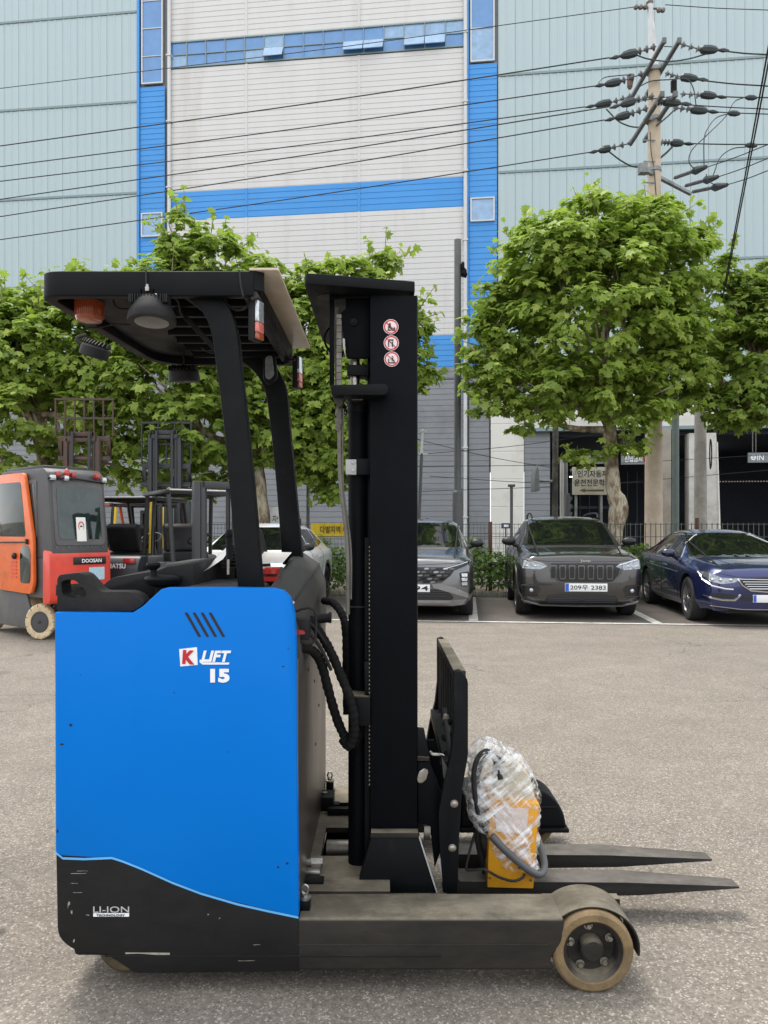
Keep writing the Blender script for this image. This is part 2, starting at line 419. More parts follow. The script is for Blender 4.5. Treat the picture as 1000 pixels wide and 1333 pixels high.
# ribbon window: ten bays, lower lights shorter, some tilted open
n = 15; s0, s1 = xs[0], xs[3]; z0, z1 = 23.18, 24.42; zm = z0+.62
m = MB(); fr = .035
m.box(s0, s1, -.08, .1, z0, z0+.05); m.box(s0, s1, -.08, .1, z1-.05, z1)
wid = (s1-s0)/n
for i in range(n+1):
    x = s0+i*wid; m.box(x-.02, x+.02, -.07, .1, z0+.05, z1-.05)
m.box(s0, s1, -.068, .1, zm-.02, zm+.02)
rw = m.build('window', M_tealtrim, FB, world=False)
openb = {5: 1, 9: 1, 10: 1, 12: 1, 13: 1}
for i in range(n):
    x = s0+i*wid+.02; x1 = x+wid-.04
    for a, b_ in ((z0+.05, zm-.02), (zm+.02, z1-.05)):
        p = MB(); dy = random.uniform(-.008, .008)
        if a < z0+.1 and i in openb:
            p.box(x, x1, -.5, -.47, a+.2, a+.24); vs = [(x, -.1, b_), (x1, -.1, b_), (x1, -.34, a+.06), (x, -.34, a+.06)]
            p = MB(); p.add(vs+[(v[0], v[1]+.03, v[2]-.02) for v in vs], [(0, 3, 2, 1), (4, 5, 6, 7), (0, 4, 7, 3), (1, 2, 6, 5), (2, 3, 7, 6)])
            p.build('open_pane', M_wglass2, rw, world=False)
            q = MB(); q.add([(x, .05, a), (x1, .05, a), (x1, .05, b_), (x, .05, b_)], [(0, 1, 2, 3)]); q.build('pane', M_wglass, rw, world=False, recalc=False)
            continue
        p.add([(x, -.03+dy, a), (x1, -.03-dy, a), (x1, -.02-dy, b_), (x, -.02+dy, b_)], [(0, 1, 2, 3)])
        p.build('pane', [M_wglass, M_wglass2][random.random() < .22], rw, world=False, recalc=False)
# teal panels, storey by storey
seams = [0, 4.6, 8.9, 13.15, 17.42, 21.75, 26.0, 30.3, 33]
pw = .75
def panel_mesh(h):
    m = MB(); e = .012
    pr = [(0, 0), (0, -.055), (.05, -.085), (.1, -.055), (pw/2-.05, -.05), (pw/2-.025, -.075), (pw/2+.025, -.075), (pw/2+.05, -.05), (pw-e, -.055), (pw-e, 0)]
    k = len(pr); vs = [(x, y, e) for x, y in pr]+[(x, y, h-e) for x, y in pr]
    m.add(vs, [(i, i+1, i+1+k, i+k) for i in range(k-1)])
    return m
_pm = {}
def panels(sa, sb, rows, right_to_left=False):
    nn = int(math.ceil(abs(sb-sa)/pw))
    for z0, z1 in rows:
        h = round(z1-z0-.1, 3)
        if h not in _pm:
            o = panel_mesh(h).build('panel', M_teal, FB, world=False, smooth=10, recalc=False); _pm[h] = o.data; bpy.data.objects.remove(o)
        for i in range(nn):
            o = bpy.data.objects.new('panel', _pm[h]); col.objects.link(o); o.parent = FB
            o.location = ((sb-(i+1)*pw) if right_to_left else sa+i*pw, random.uniform(-.003, .003), z0+.05)
rows = list(zip(seams[2:-1], seams[3:]))
panels(-21, cl[0]-.15, rows, True)
panels(cr[1]+.06, 22.5, rows)
panels(fs(684), 22.5, [(7.45, 8.9)])
m = MB()
for z in seams[2:-1]:
    m = MB(); m.box(-22, cl[0]-.15, -.1, .1, z-.05, z+.05); m.build('seam_flashing', M_tealtrim, FB, world=False)
    m = MB(); m.box(cr[1]+.06, 23, -.1, .1, z-.05, z+.05); m.build('seam_flashing', M_tealtrim, FB, world=False)
# ground floor
siding('white_siding', fs(639), fs(682), 0, 7.4, M_white_wall, pitch=1.15, y=-.06)
siding('siding', fs(682.5), fs(716), 0, 5.85, M_grey_d)
m = MB()
for i in range(12):
    a = fs(684)+i*1.9; m.box(a+.01, a+1.89, -.3, .1, 5.95, 7.4)
o = m.build('fascia', M_white_wall, FB, world=False, bevel=.01); o['kind'] = 'stuff'
m = MB(); m.box(fs(682), 23, -.38, .12, 5.8, 5.94); m.build('lintel', M_tealtrim, FB, world=False)
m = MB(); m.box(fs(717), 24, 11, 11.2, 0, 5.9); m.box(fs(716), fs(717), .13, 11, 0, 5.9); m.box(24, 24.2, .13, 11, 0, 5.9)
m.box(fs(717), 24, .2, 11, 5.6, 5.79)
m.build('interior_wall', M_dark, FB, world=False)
m = MB(); m.box(fs(840), fs(869), -.7, .2, 0, 5.78); m.build('pillar', simple('beige_concrete', srgb(150, 144, 132), .85, dirt=srgb(112, 106, 96), dscale=.8, damt=.4), FB, world=False, bevel=.03)
m = MB(); m.prism([(fs(893), 0), (fs(933), 0), (fs(928.5), 3.85+1.5), (fs(928), 5.6), (fs(893), 5.6)], -.5, .2)
m.build('pillar', M_conc_l, FB, world=False, bevel=.02)
m = MB(); m.prism([(fs(932.5), 0), (fs(934.5), 0), (fs(929.5), 5.2), (fs(928.5), 5.2)], -.56, -.1); m.build('corner_strip', M_white_wall, FB, world=False)
M_sg = simple('sign_grey', srgb(122, 128, 130), .6, var=.06)
def fboard(name, p0, p1, yy, mat, texts, label=None, t=.08):
    a, b_ = fs(p0[0]), fs(p1[0]); z1, z0 = fz(p0[0], p0[1]), fz(p1[0], p1[1])
    m = MB(); m.cm = 0; m.box(a, b_, yy-t, yy, z0, z1)
    for (txt, u0, v0, u1, v1, mi) in texts:
        m.cm = mi
        if txt == 'O':
            cx, cz, r = a+(b_-a)*u0, z0+(z1-z0)*v0, (z1-z0)*u1
            m.lathe([(r, 0), (r, -.006), (r*.7, -.006), (r*.7, 0)], (cx, yy-t-.001, cz), 'y', 20); m.box(cx-r*.45, cx+r*.45, yy-t-.01, yy-t-.002, cz-r*.14, cz+r*.14)
            continue
        M = Matrix.Translation((a+(b_-a)*u0, yy-t-.004, z0+(z1-z0)*v0))
        put_text(m, txt, M, 1, mi=mi, fit=((b_-a)*(u1-u0), (z1-z0)*(v1-v0)), bold=.01)
    o = m.build(name, [mat, M_print, M_red, M_blackprint], FB, world=False)
    if label: o['label'] = label
    return o
fboard('entrance_sign', (804, 593), (842, 606.5), -.8, M_sg, [('진입금지', .12, .2, .7, .8, 1), ('O', .86, .5, .36, 0, 2)], 'grey hanging sign with a red no entry ring')
fboard('entrance_sign', (755, 594), (790, 606), -.75, M_sg, [('E', .08, .2, .2, .8, 2)], 'grey hanging sign with a red letter E')
fboard('entrance_sign', (965, 592), (1012, 604), -.8, M_sg, [('O', .14, .5, .26, 0, 1), ('IN', .24, .22, .42, .78, 1)], 'grey hanging sign reading IN')
m = MB()
for px in (971, 1006, 975): m.cyl((fs(px), -.84, fz(px, 591)), (fs(px), -.84, 5.7), .02)
m.build('sign_hanger', M_steel, FB, world=False)
# drain pipes
for px, z0 in ((222, 0), (606, 0)):
    m = MB(); m.cyl((fs(px), -.16, z0), (fs(px), -.16, 33), .085, n=12)
    for z in np.arange(2, 32, 3.1): m.box(fs(px)-.12, fs(px)+.12, -.27, 0, z, z+.06)
    m.build('drain_pipe', M_trim, FB, world=False)
# lit ceiling lamps seen inside the hall
m_, t_, b_l, _o = nodes('lamp_glow'); b_l.inputs['Emission Color'].default_value = (1, .96, .88, 1); b_l.inputs['Emission Strength'].default_value = 6
M_glow = m_
for px, py, yy in ((955, 594, 4), (833, 582, 3), (763, 611, 5), (983, 600, 6), (815, 600, 6)):
    m = MB(); m.box(fs(px)-.12, fs(px)+.12, yy, yy+.2, fz(px, py), fz(px, py)+.04); m.build('ceiling_lamp', M_glow, FB, world=False)
m = MB()
for i in range(26): a = fs(953)+i*.13; m.box(a, a+.06, 3.0, 3.06, fz(970, 622), fz(970, 622)+.05)
o = m.build('chain_barrier', simple('barrier_orange', srgb(206, 178, 160), .5, var=0), FB, world=False); o['kind'] = 'stuff'
# doors and a parked van's tail inside the hall, barely lit
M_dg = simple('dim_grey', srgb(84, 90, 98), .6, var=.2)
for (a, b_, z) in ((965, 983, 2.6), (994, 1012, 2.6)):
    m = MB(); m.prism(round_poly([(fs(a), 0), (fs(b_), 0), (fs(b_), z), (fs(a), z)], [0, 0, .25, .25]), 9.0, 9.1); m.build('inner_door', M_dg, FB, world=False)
m = MB()
for i in range(12): m.box(fs(740)+i*.5, fs(740)+i*.5+.04, 7.9, 7.95, .2, 4.6)
m.box(fs(724), fs(840), 8, 8.1, 2.6, 2.75); m.box(fs(724), fs(840), 8, 8.1, .1, 1.0)
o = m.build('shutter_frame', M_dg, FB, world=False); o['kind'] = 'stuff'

# ------------------------------------------------------------------ poles, signs, fence
M_galv = simple('galvanised_steel', srgb(134, 138, 138), .5, .6, dirt=srgb(100, 98, 92), dscale=3, damt=.3)
M_polegrey = simple('pole_grey_paint', srgb(96, 98, 100), .5, dirt=srgb(80, 78, 74), dscale=2, damt=.3)
M_polegreen = simple('weathered_green_pole', srgb(96, 108, 104), .6, dirt=srgb(124, 118, 106), dscale=2, damt=.4)
M_rust = simple('brown_post_paint', srgb(88, 58, 48), .7, dirt=srgb(66, 44, 34), dscale=5, damt=.4)
M_polecon = simple('tan_concrete_pole', srgb(196, 180, 160), .85, dirt=srgb(160, 146, 130), dscale=1.2, damt=.4, bmp=.15)
def pole(name, label, cat, px, d, ytop, wpx, mat, lean=0, wtop=None, base=0, group=None):
    b = P(px, 690, d); t = thing(name, label, cat, (b.x, b.y, 0), group=group)
    zt = PZ(ytop, d); r = wpx*d/2000; m = MB()
    m.cyl((b.x, b.y, 0), (b.x+lean, b.y, zt), r, (wtop or wpx)*d/2000, n=16)
    m.build('pole_shaft', mat, t)
    return t, b, zt, r
# street lamp, thick below
t, b, zt, r = pole('street_lamp', 'tall plain grey street lamp pole in front of the blue column', 'street lamp', 596, 18.6, 312, 9, M_polegrey)
m = MB(); m.cyl((b.x, b.y, 0), (b.x, b.y, PZ(641, 18.6)), .125, n=16); m.cyl((b.x, b.y, PZ(641, 18.6)), (b.x, b.y, PZ(638, 18.6)), .125, .09)
m.build('base_sleeve', M_polegrey, t, bevel=.004)
m = MB(); m.box(b.x+.08, b.x+.15, b.y-.15, b.y+.1, PZ(351, 18.6)-.02, PZ(351, 18.6)+.14)
m.prism([(b.x+.08, PZ(358, 18.6)), (b.x+.22, PZ(360, 18.6)), (b.x+.2, PZ(353, 18.6)), (b.x+.1, PZ(347, 18.6))], b.y-.13, b.y+.13)
m.build('lamp_head', M_black, t, bevel=.01)
m = MB(); m.ball((b.x, b.y-.13, PZ(686, 18.6)), .03); m.build('button', M_white, t)
# thin white-topped pole right of the mast
t = thing('antenna_pole', 'thin leaning pole with a white tip and two short cross pins beside the black mast', 'pole', (PX(544, 19), 19, 0))
m = MB(); m.cyl((PX(542, 19), 19, 0), (PX(549, 19), 19, PZ(590, 19)), .045, .04); m.build('pole_shaft', M_polegrey, t)
m = MB(); m.cyl((PX(549, 19), 19, PZ(590, 19)), (PX(551, 19), 19, PZ(559, 19)), .035, .025); m.box(PX(545, 19), PX(557, 19), 18.97, 19.0, PZ(592, 19), PZ(590, 19)); m.box(PX(547, 19), PX(556, 19), 18.97, 19.0, PZ(562, 19), PZ(560, 19))
m.build('white_tip', M_white, t)
pole('signal_pole', 'dark round pole left of the Korean road sign, pale at its foot', 'pole', 722, 24, 450, 8, simple('dark_tar_pole', srgb(62, 60, 56), .8, dirt=srgb(150, 142, 128), dscale=1.1, damt=.35), lean=.05, wtop=7.5)
pole('utility_pole_stub', 'slim pale post just right of the dark pole', 'pole', 731.5, 24.6, 597, 5, M_conc_l)
pole('green_pole', 'weathered green steel pole between the two building pillars', 'pole', 879.5, 25, 430, 9, M_polegreen)
t, b, zt, r = pole('concrete_pole', 'grey concrete pole carrying a black cable coil before the white pillar', 'pole', 912, 23, 430, 17, M_conc, wtop=13)
m = MB()
for i in range(2):
    q = [b+Vector((.2+.03*math.cos(a)*(1-.06*i), -.24-.03*i, -b.z+PZ(592, 23)+.45*math.sin(a)*(1-.1*i))) for a in np.linspace(0, 2*PI, 20)[:-1]]
    m.tube(q, .014, 6, closed=True)
m.build('cable_coil', M_rubber, t)
t, b, zt, r = pole('bollard_pole', 'thin grey post with a small cap before the white wall', 'pole', 666, 20, 634, 4, M_polegrey)
m = MB(); m.box(b.x-.09, b.x+.09, b.y-.05, b.y+.05, zt, zt+.07); m.build('cap', M_polegrey, t, bevel=.01)
t = thing('wall_plate', 'small navy notice plate on the white wall behind the wire fence', 'sign', (PX(659, 34.3), 34.0, 0))
m = MB(); m.box(PX(653, 33.6), PX(665, 33.6), 33.6, 33.66, PZ(688, 33.6), PZ(681, 33.6)); m.cyl((PX(659, 33.6), 33.7, 0), (PX(659, 33.6), 33.7, PZ(683, 33.6)), .03)
m.build('plate', simple('navy_plate', srgb(46, 58, 100), .5, var=.2, dscale=9), t)
m = MB(); m.box(PX(656, 33.6), PX(662, 33.6), 33.58, 33.598, PZ(686, 33.6), PZ(683, 33.6)); m.build('emblem', M_print, t)
# side-on sign on a bracket
t = thing('side_on_road_sign', 'road sign seen edge-on, held by a bracket from the dark pole', 'sign', (PX(698, 24), 24, 0))
m = MB(); m.prism([(PX(694, 23.9), PZ(640, 23.9)), (PX(701.5, 23.9), PZ(639, 23.9)), (PX(700, 23.9), PZ(612, 23.9)), (PX(698, 23.9), PZ(606, 23.9)), (PX(695, 23.9), PZ(618, 23.9))], 23.7, 24.3)
m.build('sign_plate', M_galv, t, bevel=.01)
m = MB(); m.cyl((PX(700, 24), 24, PZ(626, 24)), (PX(720, 24), 24, PZ(626.5, 24)), .04); m.build('bracket', M_galv, t)
# traffic light seen from the side
t = thing('traffic_light', 'grey traffic light seen side-on under a pale post, left of the Korean sign', 'traffic light', (PX(740, 24), 24.2, 0))
m = MB(); m.cyl((PX(739.5, 24), 24.2, 0), (PX(738.5, 24), 24.2, PZ(600, 24)), .075, .06); m.ball((PX(738.5, 24), 24.2, PZ(598, 24)), .11); m.cyl((PX(738.5, 24), 24.2, PZ(596, 24)), (PX(738.5, 24), 24.2, PZ(594, 24)), .04)
m.build('post', M_galv, t)
m = MB(); m.box(PX(737, 24), PX(742, 24), 24.0, 24.35, PZ(675, 24), PZ(642, 24)); m.build('signal_housing', M_polegrey, t, bevel=.015)
for y_ in (646, 656, 666):
    m = MB(); m.prism([(PX(742, 24), PZ(y_, 24)), (PX(746, 24), PZ(y_+1, 24)), (PX(744.5, 24), PZ(y_+5, 24)), (PX(742, 24), PZ(y_+8, 24))], 24.02, 24.33); m.build('visor', M_polegrey, t)
# Korean driving-school sign
t = thing('road_sign', 'cream road sign with black Korean lettering and an arrow pointing left', 'sign', (PX(769, 23.4), 23.5, 0))
D = 23.3
m = MB(); a, b_, z1, z0 = PX(745.5, D), PX(797, D), PZ(608, D), PZ(644, D)
m.box(a, b_, D, D+.06, z0, z1); m.build('sign_board', simple('cream_sign', srgb(196, 192, 176), .6, dirt=srgb(160, 154, 136), dscale=2, damt=.4, var=.05), t, bevel=.01)
m = MB()
put_text(m, '인기자동차', Matrix.Translation((a+.15, D-.006, z0+.53)), 1, fit=(b_-a-.28, .21), bold=.012)
put_text(m, '운전전문학원', Matrix.Translation((a+.05, D-.006, z0+.26)), 1, fit=(b_-a-.1, .21), bold=.012)
m.build('lettering', M_blackprint, t)
m = MB(); m.prism([(a+.2, z0+.13), (a+.38, z0+.19), (a+.38, z0+.15), (b_-.25, z0+.16), (b_-.25, z0+.1), (a+.38, z0+.1), (a+.38, z0+.07)], D-.008, D-.002)
m.build('arrow', simple('olive_arrow', srgb(92, 82, 56), .6, var=.1), t)
m = MB(); m.cyl((PX(751, D), D+.1, 0), (PX(751, D), D+.1, z1-.1), .04); m.cyl((PX(784, D), D+.1, 0), (PX(784, D), D+.1, z1-.1), .04); m.box(a-.04, b_+.04, D+.061, D+.13, z1-.12, z1-.05)
m.build('sign_post', M_galv, t)
# drivers' boxes on the beige pillar
t = thing('junction_box', 'small grey box with a black dial on the beige building pillar', 'box', (PX(848, 33), 33, 0))
m = MB(); m.box(PX(845, 32.6), PX(852, 32.6), 32.5, 32.7, PZ(678, 32.6), PZ(661, 32.6)); m.cyl((PX(852, 32.6), 32.6, 0), (PX(851, 32.6), 32.6, PZ(600, 32.6)), .025); m.build('housing', simple('tan_box', srgb(170, 160, 130), .6), t, bevel=.01)
m = MB(); m.lathe([(.1, 0), (.1, -.04)], (PX(848, 32.6), 32.49, PZ(672, 32.6)), 'y', 16); m.build('dial', M_black, t)

# fence of the car park
def fp(x, z, y=5.55): return RZ(x, y, z)
F = thing('wire_fence', 'low wire mesh fence on brown posts running behind the parked cars', 'fence', RZ(0, 5.55))
m = MB()
zt_f = 1.58
for z in (.25, .6, .95, 1.3, zt_f): m.tube([fp(-22, z), fp(22, z)], .009, 4)
for z in np.arange(.3, zt_f, .12): m.tube([fp(-22, z), fp(3.2, z)], .0035, 3)
for x in np.arange(-22, 3.2, .085): m.tube([fp(x, .12), fp(x, zt_f+.03)], .0045, 3, cap=False)
for x in np.arange(3.2, 22, .11): m.tube([fp(x, .12), fp(x, zt_f+.03)], .010, 4, cap=False)
o = m.build('fence_wire', simple('dark_green_wire', srgb(72, 76, 70), .6, var=.1), F, smooth=60); o['kind'] = 'stuff'
for px in np.arange(-20.6, 22, 3.0):
    x = px
    m = MB(); m.cyl(fp(x, 0), fp(x, 1.72), .042, n=10); m.build('post', M_rust, F)
t = thing('fence_post', 'stout rust brown post standing in the hedge left of the grey jeep-style car', 'post', (PX(638.5, 16.9), 16.9, 0))
m = MB(); m.cyl((PX(638.5, 16.9), 16.9, 0), (PX(638.5, 16.9), 16.9, PZ(679, 16.9)), .042, n=12); m.build('post_shaft', M_rust, t, bevel=.004)
# banners tied to the fence
M_yel = simple('yellow_banner', srgb(240, 205, 50), .6, var=.06)
t = thing('yellow_banner', 'yellow banner with black and red Korean lettering tied to the fence', 'banner', (PX(430, 17.9), 17.9, 0))
D = 17.9; a, b_, z1, z0 = PX(405, D), PX(462, D), PZ(681, D), PZ(698, D)
m = MB(); nn = 24
for i in range(nn):
    u0, u1 = i/nn, (i+1)/nn; w0, w1 = .015*math.sin(i*1.3), .015*math.sin((i+1)*1.3)
    m.add([(a+(b_-a)*u0, D+w0, z0), (a+(b_-a)*u1, D+w1, z0), (a+(b_-a)*u1, D+w1, z1), (a+(b_-a)*u0, D+w0, z1)], [(0, 1, 2, 3)])
m.build('banner_cloth', M_yel, t, recalc=False)
m = MB(); put_text(m, '다발지역', Matrix.Translation((PX(417, D), D-.03, z0+.07)), 1, fit=(PX(443, D)-PX(417, D), .17), bold=.012); m.build('lettering', M_blackprint, t)
m = MB(); put_text(m, '위', Matrix.Translation((PX(445.5, D), D-.03, z0+.07)), 1, fit=(.14, .15), bold=.012); m.build('red_lettering', M_red, t)
t = thing('white_notice_board', 'white notice board with black Korean lettering by the tree trunk', 'sign', (PX(358, 18), 18, 0))
D = 17.6; a, b_, z1, z0 = PX(335, D), PX(365, D), PZ(660, D), PZ(684, D)
m = MB(); m.box(a, b_, D, D+.04, z0, z1); m.cyl((PX(345, D), D+.07, 0), (PX(345, D), D+.07, z1-.1), .03); m.build('board', M_white, t, bevel=.004)
m = MB(); put_text(m, '자!', Matrix.Translation((PX(354.5, D), D-.006, z0+.07)), 1, fit=(.135, .16), bold=.012); m.build('lettering', M_blackprint, t)
pole('fence_lamp_post', 'slim grey post under the foliage behind the yellow banner', 'pole', 401, 18.6, 560, 4.5, M_polegrey)
# ------------------------------------------------------------------ overhead line
UPX = 850
t = thing('power_pole', 'tall tan concrete power pole carrying crossarms, insulators and wires above the right tree', 'power pole', (PX(851, 20.2), 20.2, 0))
UX = PX(851, 20.2)
m = MB(); m.cyl((UX, 20.2, 0), (UX+.02, 20.2, PZ(88, 20.2)), .24, .15, n=20); m.build('pole_shaft', M_polecon, t)
m = MB(); m.cyl((UX+.02, 20.2, PZ(92, 20.2)), (PX(846, 20.2), 20.2, PZ(4, 20.2)), .13, .075, n=8); m.build('steel_extension', simple('white_galvanised', srgb(196, 200, 200), .5, .2, dirt=srgb(160, 158, 150), dscale=2, damt=.3), t)
for z in (PZ(92, 20.2), PZ(156, 20.2), PZ(222, 20.2)):
    m = MB(); m.cyl((UX, 20.2, z-.05), (UX, 20.2, z+.05), .2, n=20); m.build('band', M_galv, t)
for y0, y1, x, z in ((18.9, 21.45, 6.90, 13.5), (18.9, 21.3, 7.27, 13.5), (18.9, 21.35, 6.85, 12.18), (18.9, 21.2, 7.18, 12.18)):
    m = MB(); m.box(x-.045, x+.045, y0, y1, z-.045, z+.045); m.box(x-.05, x+.05, y0-.02, y0+.04, z-.07, z+.07); m.build('crossarm', M_polegrey, t, bevel=.006)
m = MB(); p0, p1 = P(837, 220, 19.8), P(899, 252, 21.2); m.tube([p0, p1], .06, 4); m.box(p0.x-.1, p0.x+.1, p0.y-.1, p0.y+.1, p0.z-.12, p0.z+.12); m.build('crossarm', M_galv, t)
m = MB(); m.tube([P(826, 9, 20.2), P(866, 12, 20.2)], .03, 5)
for a in (828, 834, 840, 858, 863): m.ball(P(a, 9 if a < 845 else 13, 20.15), .07, 8)
m.ball(P(846, 3, 20.2), .1, 8); m.build('top_bracket', M_steel, t)
M_ins = simple('insulator_grey', srgb(104, 104, 106), .35, dirt=srgb(70, 68, 66), dscale=9, damt=.4)
M_cover = simple('clamp_cover_rubber', srgb(50, 58, 62), .5, var=.1)
def C7(x, y, d): return P(740+x/3.846, y/3.846, d)
def string(a, b, cov0, cov1, d, nd=3, side=1):
    """a: end at the arm, b: last disc, cov0-cov1: rubber cover (crop coordinates)"""
    A, B, C0, C1 = C7(*a, d), C7(*b, d), C7(*cov0, d), C7(*cov1, d)
    m = MB(); m.tube([A, C0], .018, 5)
    ax = (B-A).normalized()
    for i in range(nd):
        c = A.lerp(B, (i+.35)/(nd-.4))
        m.tube([c-ax*.02, c, c+ax*.03], [.03, .095, .05], 10)
        m.tube([c+ax*.03, c+ax*.07], [.045, .04], 8)
    m.build('insulator', M_ins, t)
    m = MB(); v = C1-C0
    m.tube([C0, C0+v*.12, C0+v*.5, C0+v*.85, C1], [.05, .1, .11, .085, .04], 8)
    e = C1+v.normalized()*.28; m.tube([C1, C1.lerp(e, .5), e], [.025, .055, .02], 6)
    m.build('clamp_cover', M_cover, t)
S = [((440, 232), (350, 258), (345, 262), (262, 280), 18.9), ((380, 365), (268, 405), (262, 408), (183, 422), 20.2),
     ((320, 480), (232, 507), (215, 512), (135, 527), 21.4), ((430, 480), (345, 497), (335, 503), (262, 524), 18.9),
     ((400, 540), (315, 568), (308, 572), (235, 590), 19.6), ((325, 712), (222, 738), (212, 742), (152, 754), 21.35),
     ((560, 220), (655, 247), (660, 247), (748, 250), 18.9), ((485, 365), (545, 385), (562, 385), (648, 395), 20.3),
     ((560, 470), (655, 477), (662, 472), (742, 482), 21.2), ((525, 540), (605, 545), (612, 547), (697, 556), 19.6),
     ((462, 712), (505, 714), (512, 714), (577, 718), 21.3), ((440, 510), (470, 510), (472, 508), (562, 517), 19.2)]
for q in S: string(*q)
m = MB()
for i in range(9): m.lathe([(.03, 0), (.085, .012), (.03, .03)], C7(528, 460, 20.6)+Vector((0, 0, i*.034)), 'z', 12)
m.cyl(C7(528, 470, 20.6), C7(528, 398, 20.6), .03); m.build('post_insulator', M_ins, t)
m = MB(); m.cyl(C7(308, 435, 20.3), C7(312, 378, 20.3), .07, .1, n=10); m.ball(C7(308, 437, 20.3), .06, 8); m.build('post_insulator', simple('brown_insulator', srgb(110, 88, 80), .4), t)
def arc(pts, r, d, name='jumper_cable', mat=M_cover):
    m = MB(); m.tube(smooth_path([C7(x, y, d) for x, y in pts], 6), r, 5); m.build(name, mat, t)
arc([(340, 275), (400, 295), (500, 307), (600, 295), (690, 270)], .018, 18.9)
arc([(140, 430), (175, 390), (250, 378), (330, 372)], .014, 20.2)
arc([(360, 430), (420, 405), (520, 398), (590, 395), (625, 440), (640, 530)], .016, 20)
arc([(190, 545), (250, 605), (310, 632), (360, 637)], .02, 21.2); arc([(205, 760), (265, 805), (330, 835), (405, 830)], .022, 21.3)
arc([(520, 735), (490, 765), (460, 790)], .03, 21.2); arc([(290, 560), (305, 525), (390, 500), (540, 480)], .014, 20)
arc([(535, 545), (500, 580), (440, 630)], .02, 20); arc([(480, 232), (520, 234)], .012, 18.9)
arc([(880, 488), (830, 510), (790, 580), (690, 680), (620, 750), (605, 810), (640, 855)], .014, 19)
arc([(800, 568), (740, 590), (700, 640), (680, 700), (680, 840)], .014, 19); arc([(890, 735), (820, 745), (760, 790), (725, 880)], .014, 19)
arc([(410, 660), (415, 760), (430, 850), (440, 980)], .012, 20.02); arc([(690, 870), (700, 905), (745, 930)], .012, 19)
for (x0, y0, x1, y1) in ((690, 835, 525, 893), (748, 885, 580, 932), (795, 925, 615, 962)):
    a, b = C7(x0, y0, 19.5), C7(x1, y1, 20.8); m = MB()
    m.tube([a, a.lerp(b, .3), a.lerp(b, .45)], [.05, .11, .03], 8); m.build('clamp_cover', M_cover, t)
    m = MB(); m.tube([a.lerp(b, .45), b], .012, 5)
    for i in range(9): c = a.lerp(b, .48+i*.055); m.cyl(c, c+Vector((0, 0, .0))+(b-a).normalized()*.02, .05, n=8)
    m.build('insulator', M_ins, t)
m = MB()
for i in range(8): m.box(UX-.32, UX-.02, 20.02, 20.05, 8.3+i*.55, 8.33+i*.55)
m.build('climbing_step', M_galv, t)
# wires: each runs on past both sides of the picture
def wire(label, pts, r=.017, sag=.0):
    q = [Vector(p) for p in pts]
    m = MB(); m.tube(smooth_path(q, 8), r, 5, cap=False)
    o = m.build('power_wire', M_rubber); tag(o, label, 'wire', 'overhead wires'); return o
def wl(label, a, b, d0, d1, r=.016, mid=None, sagpx=3):
    """a (left) and b (right) are photograph points; carried on straight beyond the frame"""
    A, B = P(*a, d0), P(*b, d1); M_ = P((a[0]+b[0])/2, (a[1]+b[1])/2+sagpx, (d0+d1)/2)
    pre = A+(A-B)*.35 if a[0] <= 5 else None; post = B+(B-A)*.6 if b[0] >= 995 else None
    pts = ([pre] if pre else [])+[A, M_, B]+([post] if post else [])
    wire(label, pts, r)
def c7p(x, y): return (740+x/3.846, y/3.846)
wl('uppermost thick black wire left of the power pole', (0, 190), c7p(255, 281), 23, 18.95, .017)
wl('second thick wire below the uppermost, left of the power pole', (0, 217), c7p(175, 424), 23.5, 20.2)
wl('third thick wire crossing above the blue band, left of the power pole', (0, 236), c7p(125, 529), 24, 21.4)
wl('fourth wire, steeper one meeting the pole at its lower crossarm', (0, 259.5), c7p(255, 526), 23, 18.9)
wl('fifth thick wire, crossing the top of the left blue column', (0, 282), c7p(230, 592), 23.6, 19.6)
wl('lowest of the thick wires left of the power pole', (0, 312), c7p(148, 756), 24.5, 21.35)
wl('thin topmost wire running left to the tip of the power pole', (0, 115), (826, 9), 24, 20.2, .011)
wl('thin topmost wire running right from the tip of the power pole', (866, 6), (1000, 13), 20.2, 19.5, .011, sagpx=1)
wl('uppermost thick wire right of the power pole', c7p(760, 252), (1000, 71), 18.9, 18, .018, sagpx=1)
wl('second thick wire right of the power pole', c7p(650, 400), (1000, 112), 20.3, 19, .018, sagpx=1)
wl('third thick wire right of the power pole', c7p(742, 482), (1000, 127), 21.2, 20.3, .018, sagpx=.5)
wl('fourth wire right of the power pole, just below the third', c7p(560, 522), (1000, 142), 19.2, 18.4, .014, sagpx=.5)
wl('fifth wire right of the power pole, from the lower insulators', c7p(697, 558), (1000, 148.5), 19.6, 18.9, .014, sagpx=.3)
wl('lowest thick wire right of the power pole', c7p(577, 718), (1000, 188), 21.3, 20.5, .018, sagpx=.5)
wl('slanting service wire, highest of three rising to the right edge', c7p(690, 838), (1000, 188), 19.5, 17.5, .012, sagpx=1)
wl('slanting service wire, middle of three rising to the right edge', c7p(748, 886), (1000, 206), 19.5, 17.5, .012, sagpx=1)
wl('slanting service wire, lowest of three rising to the right edge', c7p(795, 925), (1000, 222), 19.5, 17.5, .012, sagpx=1)
o = wl('left cable of the steep pair at the right edge of the picture', (1008, 20), (941, 385), 9.6, 17.5, .013)
o = wl('right cable of the steep pair at the right edge of the picture', (1012, 20), (945, 372), 9.5, 17.4, .013)
